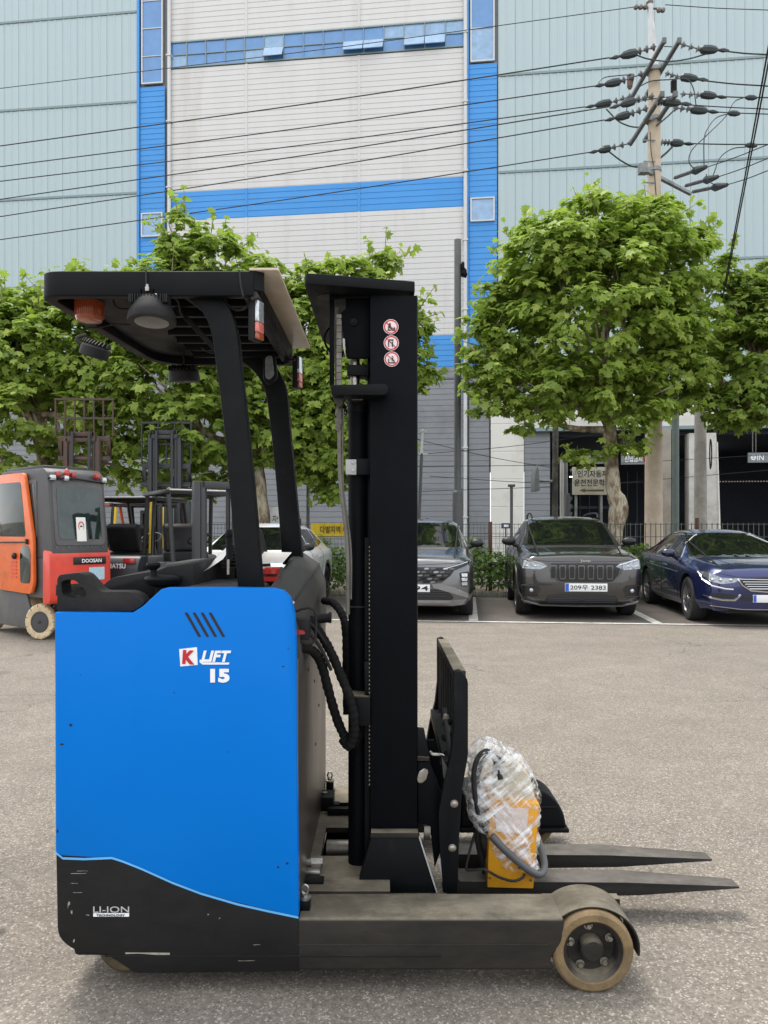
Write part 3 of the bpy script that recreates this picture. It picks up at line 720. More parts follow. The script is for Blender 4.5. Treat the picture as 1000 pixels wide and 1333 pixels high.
for i, (a, b) in enumerate(((c7p(885, 487), c7p(945, 490)), (c7p(797, 565), c7p(860, 570)), (c7p(885, 725), c7p(945, 730)))):
    d_ = (20.4, 19.0, 20.6)[i]; m = MB(); A, B = P(*a, d_), P(*b, d_); m.tube([A, A.lerp(B, .3), A.lerp(B, .7), B], [.03, .07, .07, .03], 8); o = m.build('wire_clamp', M_cover)
    tag(o, ('black clamp on the third wire right of the pole', 'black clamp on the fifth wire right of the pole', 'black clamp on the lowest thick wire right of the pole')[i], 'clamp', 'clamps on the overhead wires')
# low thin lines across behind the lamp pole
for i, (a, b) in enumerate((((380, 497), (800, 480)), ((540, 592), (830, 556)), ((540, 607), (1000, 592)), ((520, 566), (760, 615)), ((540, 640), (1000, 612)), ((560, 620), (850, 628)))):
    m = MB(); A, B = P(*a, 25), P(*b, 25); m.tube(smooth_path([A, A.lerp(B, .5)-Vector((0, 0, .12)), B], 6), .012 if i else .022, 4)
    o = m.build('low_wire', M_rubber)
    tag(o, ('thick low cable crossing behind the tall grey lamp pole', 'low wire rising to the right just under the right tree crown', 'low wire across the dark hall opening level with the hanging signs', 'low wire sloping down to the right past the white wall', 'lowest thin wire crossing the hall front', 'near level thin wire between the lamp pole and the beige pillar')[i], 'wire', 'low wires over the road')

# ------------------------------------------------------------------ trees
def leaf_mat(name, dark, light, yellow, trans=.5):
    m, t, b, out = nodes(name)
    g = t.nodes.new('ShaderNodeNewGeometry')
    c = ramp(t, g.outputs['Random Per Island'], [(0, dark), (.55, light), (.88, light), (1, yellow)])
    oi = t.nodes.new('ShaderNodeObjectInfo')
    c = nmix(t, .35, c, ramp(t, oi.outputs['Random'], [(0, dark), (1, light)]))
    t.links.new(c, b.inputs['Base Color']); b.inputs['Roughness'].default_value = .5; b.inputs['Specular IOR Level'].default_value = .3
    tr = t.nodes.new('ShaderNodeBsdfTranslucent'); t.links.new(nmix(t, .6, c, (.30, .46, .05, 1)), tr.inputs[0])
    mx = t.nodes.new('ShaderNodeMixShader'); mx.inputs[0].default_value = trans
    t.links.new(b.outputs[0], mx.inputs[1]); t.links.new(tr.outputs[0], mx.inputs[2]); t.links.new(mx.outputs[0], out.inputs[0])
    return m
M_leaf = leaf_mat('plane_tree_leaf', srgb(98, 122, 58), srgb(168, 188, 88), srgb(214, 224, 120))
M_leaf2 = leaf_mat('hedge_leaf', srgb(60, 82, 38), srgb(92, 122, 52), srgb(150, 160, 84), .25)
m_, t_, b_b, o_ = nodes('mottled_bark')
n1 = noise(t_, 5, 5, .6, stretch=(1, 1, .5)); n2 = noise(t_, 22, 5, .7, stretch=(1, 1, .3))
cb = ramp(t_, n1, [(.38, srgb(92, 78, 62)), (.47, srgb(134, 118, 98)), (.55, srgb(176, 164, 142)), (.7, srgb(196, 188, 168))])
cb = nmix(t_, ramp(t_, n2, [(.45, 0), (.7, .6)]), cb, srgb(84, 74, 60)); t_.links.new(cb, b_b.inputs['Base Color']); b_b.inputs['Roughness'].default_value = .9
bump(t_, b_b, n1, .7, .03); M_bark = m_
LEAF = np.array([(0, -.12, 0), (.20, -.02, .02), (.50, .02, -.05), (.34, .28, .03), (.46, .62, -.04), (.17, .58, .04), (0, 1.0, -.10),
                 (-.17, .58, .04), (-.46, .62, -.04), (-.34, .28, .03), (-.50, .02, -.05), (-.20, -.02, .02), (0, .3, -.05)], float)
LEAF[:, 1] -= .3
LF = [(12, i, (i+1) % 12) for i in range(12)]
def leaf_cloud(pos, nrm, size, rng):
    n = len(pos); nrm = nrm/np.linalg.norm(nrm, axis=1, keepdims=True)
    a = rng.normal(size=(n, 3)); a[:, 2] -= .5; ty = a-nrm*np.sum(a*nrm, 1, keepdims=True); ty /= np.linalg.norm(ty, axis=1, keepdims=True)
    tx = np.cross(ty, nrm); s = (size*rng.uniform(.5, 1.35, n))[:, None, None]
    L = LEAF[None]*s
    v = pos[:, None]+L[..., 0:1]*tx[:, None]+L[..., 1:2]*ty[:, None]+L[..., 2:3]*nrm[:, None]
    f = np.array(LF)[None]+(np.arange(n)*13)[:, None, None]
    return v.reshape(-1, 3), f.reshape(-1, 3)
def mesh_np(name, v, f, mat, parent):
    me = bpy.data.meshes.new(name); off = np.array(rootloc(parent)) if parent else np.zeros(3)
    v = v-off
    me.vertices.add(len(v)); me.vertices.foreach_set('co', v.ravel().astype(np.float32))
    me.loops.add(f.size); me.loops.foreach_set('vertex_index', f.ravel().astype(np.int32))
    me.polygons.add(len(f)); me.polygons.foreach_set('loop_start', np.arange(0, f.size, f.shape[1], dtype=np.int32)); me.polygons.foreach_set('loop_total', np.full(len(f), f.shape[1], dtype=np.int32))
    me.update(calc_edges=True); me.validate(); me.materials.append(mat)
    me.shade_smooth()
    o = bpy.data.objects.new(name, me); col.objects.link(o)
    if parent: o.parent = parent
    return o
_v, _f = leaf_cloud(np.zeros((1, 3)), np.array([[0, 0, 1.]]), np.array([.17]), np.random.default_rng(3))
_lo = mesh_np('leaf', _v, _f, M_leaf, None); LEAF_ME = _lo.data; bpy.data.objects.remove(_lo)
def unit(rng, n):
    a = rng.normal(size=(n, 3)); return a/np.linalg.norm(a, axis=1, keepdims=True)
def tree(label, blobs, trunk, seed, clumps=60, lpc=42, nleaf=60, size=.172, group=None, limbs=6):
    """blobs: (px, py, d, rx_px, rz_px) lobes of the crown; trunk: (px, py, d, w_px) from the ground up"""
    rng = np.random.default_rng(seed)
    b = P(trunk[0][0], 690, trunk[0][2]); T = thing('plane_tree', label, 'tree', (b.x, b.y, 0), group=group)
    m = MB(); tp = [P(x, y, d) for x, y, d, w_ in trunk]; tp[0].z = 0
    rad = [w_*d/2000 for x, y, d, w_ in trunk]
    q = smooth_path(tp, 4); rr = list(np.interp(np.linspace(0, len(rad)-1, len(q)), range(len(rad)), rad))
    rr = [r_*(1+.06*math.sin(i*1.9+seed)) for i, r_ in enumerate(rr)]
    m.tube(q, rr, 14); top = q[-1]
    m.build('trunk', M_bark, T, smooth=60)
    pos = []; nr = []
    vol = [bb[3]*bb[4]*bb[2]*bb[2] for bb in blobs]; tot = sum(vol)
    ml = MB()
    for bi, (x, y, d, rx, rz) in enumerate(blobs):
        c = np.array(P(x, y, d)); rad3 = np.array([rx*d/1000, rx*d/1000*.85, rz*d/1000])
        nc = max(6, int(clumps*vol[bi]/tot))
        u = unit(rng, nc); rr_ = rng.uniform(.35, 1.0, nc)**.5
        cc = c+u*rad3*rr_[:, None]
        for j in range(nc):
            cr_ = rng.uniform(.24, .46)*min(1, max(.55, rad3.min()/1.2)); k = int(lpc*(cr_/.4)**1.6)+8
            w_ = unit(rng, k); w_[:, 2] = np.where(w_[:, 2] < -.35, -w_[:, 2], w_[:, 2])
            p = cc[j]+w_*cr_*np.array([1.15, 1.15, .75])*rng.uniform(.55, 1.08, (k, 1))
            nn = w_*.55+u[j]*.45+np.array([0, 0, .75])+rng.normal(scale=.38, size=(k, 3))
            pos.append(p); nr.append(nn)
        if bi < limbs:
            cv = Vector(c); s0 = q[-1-(bi % 3)*2]
            mid = s0.lerp(cv, .5)+Vector((0, 0, -.15*(cv-s0).length))
            ml.tube(smooth_path([s0, mid, cv], 5), list(np.linspace(rad[-1]*.75, .025, 11)), 7)
            for k_ in range(3):
                e = cv+Vector(unit(rng, 1)[0]*rad3*.8); ml.tube(smooth_path([mid, mid.lerp(e, .5)+Vector((0, 0, .1)), e], 4), list(np.linspace(.045, .012, 9)), 5)
        # sprigs that stand clear of the outline
        for j in range(int(6*rx/60)+2):
            u_ = unit(rng, 1)[0]; u_[1] *= .4
            if u_[2] < -.3: u_[2] *= -.3
            u_ /= np.linalg.norm(u_)
            st = c+u_*rad3*.9; k = rng.integers(7, 14); ln = rng.uniform(.3, .55)
            w_ = np.linspace(0, 1, k)[:, None]; p = st+(u_*.7+np.array([0, 0, .35]))*ln*w_+rng.normal(scale=.08, size=(k, 3))
            pos.append(p); nr.append(u_*.3+rng.normal(scale=.6, size=(k, 3))+np.array([0, 0, .6]))
            ml.tube([Vector(st-u_*.3), Vector(p[-1])], [.018, .006], 4)
    ml.build('limb', M_bark, T, smooth=60)['kind'] = 'stuff'
    pos = np.concatenate(pos); nr = np.concatenate(nr)
    # the leaves that show largest are objects of their own
    camv = np.array([0, 0, CAM_Z]); c0 = np.mean(pos, 0)
    sc_ = -np.linalg.norm(pos-camv, axis=1)+rng.uniform(0, 1.6, len(pos)); sc_ += 0.0
    idx = np.argsort(-sc_)[:nleaf]; keep = np.ones(len(pos), bool); keep[idx] = False
    for i in idx:
        o = bpy.data.objects.new('leaf', LEAF_ME); col.objects.link(o); o.parent = T
        o.location = Vector(pos[i])-Vector(T.location)
        o.rotation_mode = 'QUATERNION'; o.rotation_quaternion = Vector(nr[i]).normalized().to_track_quat('Z', 'Y') @ Euler((0, 0, rng.uniform(0, 6.28))).to_quaternion()
        o.scale = [rng.uniform(.7, 1.2)*size/.155]*3
    v, f = leaf_cloud(pos[keep], nr[keep], np.full(keep.sum(), size), rng)
    o = mesh_np('crown', v, f, M_leaf, T); o['kind'] = 'stuff'
    return T
GR = 'plane trees along the fence'
tree('large round plane tree with a mottled trunk below the power pole', [(775, 420, 17.8, 125, 125), (845, 345, 17.7, 78, 75), (725, 350, 17.6, 75, 62), (790, 320, 18, 85, 58), (660, 470, 17.6, 42, 42), (650, 490, 17.2, 32, 28), (680, 540, 17.5, 34, 34),
     (865, 460, 17.8, 60, 70), (745, 510, 17, 65, 48), (820, 520, 17.2, 60, 48), (655, 385, 17.8, 26, 40), (760, 600, 17.4, 22, 9), (815, 588, 17.4, 22, 12), (905, 330, 17.8, 26, 30), (630, 455, 17.6, 30, 42), (655, 520, 17.4, 42, 40), (905, 420, 17.9, 44, 60), (880, 500, 17.8, 50, 50), (670, 420, 17.7, 50, 60), (690, 330, 17.7, 40, 40), (620, 500, 17.5, 22, 26), (770, 290, 17.9, 46, 34), (845, 290, 17.8, 48, 36)],
     [(800, 770, 17.8, 23), (800, 700, 17.8, 20), (806, 660, 17.8, 25), (799, 640, 17.8, 19), (796, 600, 17.8, 18), (794, 560, 17.8, 17), (790, 500, 17.8, 14)], 1, clumps=820, nleaf=150, group=GR)
tree('plane tree cut by the right edge of the picture', [(985, 470, 18.6, 62, 90), (970, 400, 18.6, 40, 45), (965, 535, 18.3, 48, 30), (1040, 420, 18.8, 70, 100), (905, 500, 18.4, 26, 40), (945, 365, 18.5, 22, 26)],
     [(1050, 770, 18.8, 22), (1046, 640, 18.8, 20), (1030, 540, 18.8, 16), (1010, 480, 18.7, 12)], 2, clumps=460, nleaf=60, group=GR)
tree('plane tree whose crown shows behind and right of the black mast', [(470, 430, 16.9, 62, 68), (440, 370, 17, 42, 38), (510, 470, 16.8, 44, 50), (450, 520, 16.7, 66, 60), (405, 440, 17, 62, 70), (470, 590, 16.8, 55, 45), (385, 560, 16.9, 60, 60), (535, 420, 17, 24, 30), (500, 345, 17.1, 20, 14), (430, 645, 17, 16, 22), (550, 495, 16.8, 16, 22), (400, 510, 16.8, 50, 50), (410, 600, 17, 40, 36)],
     [(470, 770, 17.2, 22), (472, 660, 17.2, 20), (465, 560, 17.2, 17), (455, 480, 17.2, 12)], 3, clumps=760, nleaf=70, group=GR)
tree('tallest of the left plane trees, its top sprouting above the black roof guard', [(290, 470, 17.2, 92, 80), (240, 320, 17.4, 38, 42), (270, 345, 17.3, 52, 45), (215, 400, 17.1, 62, 55), (330, 400, 17.3, 66, 62), (200, 500, 16.9, 70, 55), (270, 560, 16.9, 82, 50), (330, 520, 17, 60, 55), (225, 600, 16.9, 55, 32), (180, 390, 17.2, 40, 34), (290, 610, 17, 50, 30), (200, 450, 17, 60, 50), (355, 455, 17.1, 45, 50), (340, 590, 17.2, 40, 30), (170, 560, 17.2, 40, 40), (240, 640, 17.1, 50, 18)],
     [(343, 770, 17.3, 24), (342, 690, 17.3, 21), (338, 640, 17.3, 19), (330, 580, 17.3, 18), (305, 500, 17.3, 13)], 4, clumps=760, nleaf=80, group=GR)
tree('plane tree at the left edge behind the orange forklift', [(40, 470, 17.6, 90, 80), (20, 430, 17.4, 60, 52), (100, 450, 17.2, 66, 52), (130, 500, 17, 60, 45), (60, 545, 17, 95, 48), (-60, 470, 17.8, 80, 90), (140, 420, 17.4, 40, 34), (130, 365, 17.5, 30, 12), (120, 590, 17.3, 50, 30), (20, 600, 17.5, 60, 40), (150, 560, 17.4, 60, 40), (95, 400, 17.6, 60, 30), (160, 630, 17.5, 36, 18)],
     [(60, 770, 17.6, 24), (62, 660, 17.6, 20), (50, 540, 17.6, 15)], 5, clumps=600, nleaf=80, group=GR)
# hedge: one continuous mass of small leaves along the fence
rng = np.random.default_rng(11)
n = 26000
hx = rng.uniform(-14, 9.5, n); hu = rng.uniform(0, 1, n); ang = rng.uniform(0, PI, n)
prof = .33*np.cos(ang); hz = .12+np.abs(np.sin(ang))**.6*(1.08+.12*np.sin(hx*2.1)+.1*np.sin(hx*5.3))*rng.uniform(.35, 1.0, n)**.5
hy = 4.98-prof*.9+rng.normal(scale=.05, size=n)
pts = np.array([RZ(a, b, c) for a, b, c in zip(hx, hy, hz)])
nr = np.stack([rng.normal(scale=.5, size=n), -np.cos(ang)*1.0-.25, np.abs(np.sin(ang))+.3+rng.normal(scale=.35, size=n)], 1)
v, f = leaf_cloud(pts, nr, np.full(n, .075), rng)
o = mesh_np('hedge', v, f, M_leaf2, None); tag(o, 'clipped green hedge in front of the wire fence behind the parked cars', 'hedge', kind='stuff')
m = MB()
for i in range(90):
    x = -14+i*.262; a = RZ(x, 4.98, .0)
    m.tube([a, Vector(a)+Vector((random.uniform(-.1, .1), random.uniform(-.1, .1), .5)), Vector(a)+Vector((random.uniform(-.2, .2), random.uniform(-.2, .2), 1.1))], [.018, .012, .006], 5)
o = m.build('hedge_stems', M_bark); tag(o, 'thin woody stems inside the hedge', 'hedge stems', kind='stuff')
# weeds at the hedge foot
n = 900; gx = rng.uniform(-14, 9.5, n); gy = rng.uniform(4.3, 4.62, n)
vs = []; fsx = []
for i in range(n):
    b = Vector(RZ(gx[i], gy[i], .004)); h = rng.uniform(.05, .22); d_ = Vector((rng.normal(scale=.06), rng.normal(scale=.05), h)); s_ = Vector((.008, 0, 0)); k = len(vs)
    vs += [b-s_, b+s_, b+d_]; fsx.append((k, k+1, k+2))
m = MB(); m.add(vs, fsx); o = m.build('weeds', M_leaf2, recalc=False); tag(o, 'thin weeds along the foot of the hedge', 'weeds', kind='stuff')
# ------------------------------------------------------------------ the blue reach truck
def blue_paint():
    m, t, b, out = nodes('blue_paint')
    base = nmix(t, ramp(t, noise(t, 1.2, 3), [(.3, 0), (.7, 1)]), srgb(0, 112, 203), srgb(0, 117, 211))
    sc1 = noise(t, 60, 6, .8, stretch=(.12, 1, 1)); base = nmix(t, ramp(t, sc1, [(.70, 0), (.74, .35)]), base, srgb(60, 150, 220))
    chip = noise(t, 26, 2, .5); base = nmix(t, ramp(t, chip, [(.765, 0), (.775, 1)]), base, srgb(30, 40, 50))
    t.links.new(base, b.inputs['Base Color']); b.inputs['Roughness'].default_value = .34; b.inputs['Specular IOR Level'].default_value = .12
    bump(t, b, noise(t, 3.5, 2), .05, .02); return m
M_bluep = blue_paint()
M_bedge = simple('pale_blue_edge', srgb(96, 176, 238), .4, var=.1)
def dusty(name, top, side, wear=.5):
    """black steel with dust lying on faces that look up"""
    m, t, b, out = nodes(name)
    g = t.nodes.new('ShaderNodeNewGeometry'); s_ = t.nodes.new('ShaderNodeSeparateXYZ'); t.links.new(g.outputs['Normal'], s_.inputs[0])
    n = noise(t, 7, 8, .75); n2 = noise(t, 2.2, 5, .7, stretch=(1, 1, 3)); n3 = noise(t, 40, 5, .7, stretch=(.15, 1, 1))
    up = ramp(t, s_.outputs[2], [(.35, 0), (.8, 1)])
    f = nmix(t, 1.0, up, ramp(t, n, [(.25, .35), (.62, 1)]), 'MULTIPLY')
    base = nmix(t, ramp(t, n2, [(.35, 0), (.75, wear)]), side, srgb(84, 80, 74))
    base = nmix(t, ramp(t, n3, [(.62, 0), (.78, wear*.5)]), base, srgb(130, 124, 112))
    smear = ramp(t, noise(t, 3.2, 7, .75, stretch=(.5, 1, 1)), [(.44, .0), (.60, 1)]); top = nmix(t, smear, tuple(x*.55 for x in top[:3])+(1,), top)
    base = nmix(t, f, base, top)
    t.links.new(base, b.inputs['Base Color']); t.links.new(ramp(t, n, [(.3, .5), (.7, .85)]), b.inputs['Roughness'])
    b.inputs['Specular IOR Level'].default_value = .22
    bump(t, b, noise(t, 90, 5), .15, .003); return m
M_dusty = dusty('dusty_black_steel', srgb(138, 130, 113), srgb(34, 31, 29), .32)
M_fork = dusty('dark_fork_steel', srgb(104, 100, 94), srgb(30, 30, 30), .2)
M_body = dusty('scuffed_black_body', srgb(60, 58, 56), srgb(20, 20, 22), .12)
M_cover2 = simple('grey_moulded_cover', srgb(50, 49, 48), .6, dirt=srgb(80, 77, 73), dscale=3, damt=.5, bmp=.3, bscale=600)
M_batt = simple('battery_case_sheen', srgb(82, 75, 70), .33, .35, dirt=srgb(104, 96, 88), dscale=2.5, damt=.55, bmp=.1, stretch=(1, 1, .25))  # dark case lightened to brown: the asphalt's reflection is put into its colour
M_poly = simple('tan_polyurethane', srgb(136, 114, 80), .6, dirt=srgb(84, 72, 54), dscale=10, damt=.75, bmp=.3, bscale=120)
M_tansheet = simple('aged_roof_sheet', srgb(206, 192, 172), .3, dirt=srgb(176, 160, 138), dscale=4, damt=.5)
M_paper = simple('paper', srgb(228, 226, 220), .8, var=.05)
RT = thing('reach_truck', 'blue and black reach truck parked side-on with mast at the right', 'reach truck', (-.2, 3.1, 0))
def pp(pts, d): return [(PX(x, d), PZ(y, d)) for x, y in pts]
D0 = 2.4
top_edge = [(71, 797), (172, 798), (186, 789), (210, 767), (216, 765.5), (290, 765), (355, 766), (368, 769), (377, 778), (383, 800), (385, 840), (386, 1000), (388.5, 1194)]
low_edge = [(388.5, 1194), (350, 1186), (310, 1177), (262, 1163), (225, 1149), (185, 1131), (160, 1121), (146, 1116.5), (110, 1118), (82, 1117), (72, 1109)]
m = MB(); m.prism(pp(top_edge+low_edge[1:], D0), D0, D0+.05)
bp = m.build('side_panel', M_bluep, RT, bevel=.004, seg=2)
m = MB()     # pale exposed edge along the foot of the panel
le = pp(low_edge, D0)
for i in range(len(le)-1):
    (x0, z0), (x1, z1) = le[i], le[i+1]
    m.add([(x0, D0-.0016, z0-.004), (x1, D0-.0016, z1-.004), (x1, D0-.0016, z1+.003), (x0, D0-.0016, z0+.003), (x0, D0+.03, z0-.006), (x1, D0+.03, z1-.006)], [(0, 1, 2, 3), (0, 4, 5, 1)])
m.build('edge_trim', M_bedge, bp)
m = MB()     # louvre slots
for i in range(4):
    x0 = 242+i*10.4
    m.prism(round_poly(pp([(x0-1.8, 797.5), (x0+2, 797), (x0+20.2, 829), (x0+16.6, 829.5)], D0), .004, 3), D0-.0012, D0+.004)
    m.build('vent_slot', M_blackprint, bp); m = MB()
# lettering
m = MB(); k = pp([(233.5, 845), (256.5, 842.5), (257.5, 865.5), (235, 867.5)], D0); m.prism(k, D0-.0015, D0+.001); m.build('logo_tile', M_print, bp)
m = MB(); put_text(m, 'K', Matrix.Translation((PX(237.5, D0), D0-.0032, PZ(864, D0))) @ Matrix.Rotation(R(-4), 4, 'Y').inverted(), 1, fit=(.038, .044), bold=.05); m.build('logo_letter', M_red, bp)
m = MB(); put_text(m, 'LIFT', Matrix.Translation((PX(262, D0), D0-.002, PZ(861.5, D0))), 1, fit=(.094, .035), bold=.04, shear=.25)
m.prism(pp([(260.5, 858), (264.5, 862), (299, 862.5), (298, 865), (264, 865), (260, 862)], D0), D0-.002, D0); m.build('logo_lettering', M_print, bp)
m = MB(); put_text(m, '15', Matrix.Translation((PX(274, D0), D0-.002, PZ(888.5, D0))), 1, fit=(.0605, .043), bold=.055); m.build('number_lettering', M_print, bp)
# black lower body and body block
DL = D0-.003
m = MB(); m.prism(round_poly(pp([(72, 1112), (146, 1116), (262, 1162), (388.5, 1193.5), (390, 1266), (176, 1268.5), (137, 1243), (98, 1240), (74, 1222)], DL), [0, .01, 0, 0, 0, .02, .01, .03, .05], 4), DL+.002, DL+.06)
lo = m.build('lower_body', M_body, RT, bevel=.006)
m = MB(); m.box(PX(136, DL), PX(720, DL)-.35, DL-.001+.001, DL+.05, PZ(1246, DL), PZ(1244.4, DL)); m.build('weld_seam', M_body, lo)
M_pgrey = simple('grey_print', srgb(178, 180, 180), .5, var=.1)
m = MB(); put_text(m, 'LI-ION', Matrix.Translation((PX(121.5, DL), DL-.0005, PZ(1188, DL))), 1, fit=(.112, .019), bold=.0); m.build('lettering', M_pgrey, lo)
m = MB(); m.cm = 0; m.box(PX(121.5, DL), PX(168, DL), DL-.0006, DL+.003, PZ(1193.3, DL), PZ(1189, DL)); m.cm = 1
put_text(m, 'TECHNOLOGY', Matrix.Translation((PX(126, DL), DL-.0022, PZ(1192.5, DL))), 1, mi=1, fit=(.088, .0062)); m.build('lettering_bar', [M_print, M_blackprint], lo)
M_scr = simple('bare_scratch', srgb(150, 146, 136), .7, var=.3, dscale=40)
rs = random.Random(5)
m = MB()
for (x, y, w_, h_) in ((163, 1240, 58, 3.2), (92, 1137, 20, 1), (92, 1150, 9, .8), (100, 1134, 14, .6), (95, 1162, 12, .6), (88, 1175, 3, 9), (92, 1186, 2, 6), (112, 1191, 4, 1.5), (310, 1251, 22, .6), (95, 1223, 2, 5), (330, 1230, 9, .7), (270, 1190, 2, 3), (285, 1195, 1.5, 2)):
    ps = [(x+w_*u, y+rs.uniform(-.25, .25)*h_) for u in (0, .3, .7, 1)]; q = ps+[(a, b_+h_*rs.uniform(.4, 1)) for a, b_ in reversed(ps)]
    m.add([(PX(a, DL), DL+.0012, PZ(b_, DL)) for a, b_ in q], [tuple(range(len(q)))])
m.build('scratches', M_scr, lo, recalc=False)['kind'] = 'stuff'
m = MB()
for (x, y, w_, h_) in ((92, 944, 5, 4), (81, 969, 6, 3), (362, 1129, 3.5, 3), (374, 1124, 4, 3), (75, 1082, 3, 5), (60.0, 0, 0, 0)):
    if w_: m.add([(PX(x+w_*.5*math.cos(a)*rs.uniform(.7, 1.1), D0), D0-.0008, PZ(y+h_*.5*math.sin(a)*rs.uniform(.7, 1.1), D0)) for a in np.linspace(0, 2*PI, 8)[:-1]], [tuple(range(7))])
m.build('paint_chips', M_blackprint, bp, recalc=False)['kind'] = 'stuff'
m = MB(); m.box(-1.0, -.30, 2.46, 3.64, .08, .9); m.box(-1.0, -.62, 2.47, 3.64, .9, 1.17); m.box(-.62, -.46, 2.47, 3.5, .9, 1.16)
m.build('chassis', M_body, RT, bevel=.02)
# rear drive wheel
m = MB(); c = (PX(165, 2.53), 2.56, .09); m.lathe([(.03, -.05), (.075, -.055), (.087, -.045), (.09, -.02), (.09, .05), (.08, .06)], c, 'y', 32); m.build('drive_wheel', simple('dirty_tan_tyre', srgb(96, 84, 60), .7, dirt=srgb(60, 54, 44), dscale=12, damt=.5), RT)
m = MB(); m.lathe([(.108, -.05), (.108, .06)], (PX(152, 2.5), 3.6, .108), 'y', 32); m.build('caster_wheel', M_poly, RT)
# operator's tray and grab handle
m = MB()
outer = pp([(75, 797), (75, 753), (78, 748), (104, 745), (112, 748), (124, 762), (132, 770), (170, 770), (182, 775), (190, 785), (174, 796)], 2.43)
m.prism(round_poly(outer, .012, 3), 2.425, 2.50)
hd = m.build('grab_handle', M_plastic, RT, bevel=.008)
m = MB(); m.prism(round_poly(pp([(82, 774), (80, 757), (90, 754), (100, 756), (112, 769), (114, 776), (92, 778)], 2.43), .008, 3), 2.35, 2.6); carve(hd, m)
m = MB(); m.prism(round_poly(pp([(88, 776), (96, 766), (104, 768), (114, 776), (112, 777.5)], 2.42), .004, 2), 2.45, 2.47); m.build('recess_rib', M_plastic, hd)
m = MB(); m.prism(round_poly([(-1.03, 1.16), (-1.03, 1.205), (-.78, 1.205), (-.74, 1.19), (-.74, 1.16)], .012), 2.50, 3.4); m.build('rear_sill', M_plastic, RT, bevel=.01)
cd3 = 2.62
m = MB(); m.prism(round_poly(pp([(128, 772), (131, 764), (146, 752), (205, 743), (216, 738), (252, 733), (252, 775)], cd3), .01, 3), cd3, 3.25, taper=[(x+.02, z+.012) for x, z in round_poly(pp([(128, 772), (131, 764), (146, 752), (205, 743), (216, 738), (252, 733), (252, 775)], cd3), .01, 3)])
m.build('console', M_plastic, RT, bevel=.012)
m = MB(); m.box(PX(214, 3.0), PX(268, 3.0), 3.0, 3.42, 1.285, 1.325, ry=R(-3)); m.build('armrest', M_cover2, RT, bevel=.014, seg=3)
m = MB(); m.box(PX(236, 2.52), PX(336, 2.52), 2.5, 2.95, 1.225, 1.262); m.build('battery_lid', M_cover2, RT, bevel=.012)
m = MB(); m.box(PX(300, 2.95), PX(372, 2.95), 2.95, 3.0, 1.2, 1.262); m.build('lid_rib', M_cover2, RT, bevel=.008)
# steering disc and knob
c = Vector((PX(212.5, 2.58), 2.58, PZ(753, 2.58)))
m = MB(); m.lathe([(.02, -.03), (.052, -.02), (.061, -.008), (.062, .0), (.058, .007), (.03, .012)], c, 'z', 40); sw = m.build('steering_wheel', M_black, RT)
kc = c+Vector((-.027, -.02, .01)); m = MB(); m.lathe([(.012, 0), (.010, .012), (.011, .02), (.021, .028), (.024, .036), (.022, .043), (.012, .046)], kc, 'z', 24); m.build('spinner_knob', M_black, sw)
m = MB(); m.cyl(c-Vector((0, 0, .1)), c, .022, .03); m.build('steering_column', M_black, RT)
# papers, strip, fins
m = MB(); pts = [P(247, 749, 2.9), P(262, 741, 2.9), P(277, 731, 2.88), P(296, 711, 2.86), P(298, 717, 2.8), P(290, 728, 2.78), P(272, 740, 2.75), P(252, 751, 2.74)]
m.add(pts, [(0, 1, 6, 7), (1, 2, 5, 6), (2, 3, 4, 5)]); m.build('papers', M_paper, RT, recalc=False)
m = MB(); m.box(PX(295.5, 2.8), PX(298.5, 2.8), 2.8, 2.81, PZ(748, 2.8), PZ(721, 2.8)); m.build('metal_strip', M_chrome, RT)
m = MB()
for i in range(7): m.box(PX(288, 2.9), PX(311, 2.9), 2.9, 3.1, 1.305+i*.0135, 1.3125+i*.0135)
m.build('vent_fins', M_plastic, RT)['kind'] = 'stuff'
m = MB(); m.cyl(P(299, 728, 2.75), P(298, 694, 2.75), .013, .011); m.ball(P(298, 696, 2.75), .014, 10, (1, 1, 1.5)); m.build('control_lever', M_black, RT)
m = MB(); m.prism(round_poly([(-.60, 1.2), (-.585, 1.44), (-.54, 1.46), (-.50, 1.3), (-.49, 1.2)], .02), 3.05, 3.4); m.build('seat_back', M_plastic, RT, bevel=.02)
m = MB(); a = P(338, 733, 3.0); b_ = P(340, 718, 3.3); m.add([P(337, 734, 3.0), P(368, 733, 3.0), P(380, 719, 3.3), P(338, 718, 3.3)], [(0, 1, 2, 3)]); m.build('papers', M_paper, RT, recalc=False)
m = MB(); m.lathe([(.02, 0), (.034, .004), (.036, .022), (.03, .028)], P(352, 748, 2.8), 'z', 20); m.box(PX(340, 2.8), PX(364, 2.8), 2.76, 2.82, PZ(756, 2.8), PZ(750, 2.8)); m.build('emergency_button', M_redlens, RT)
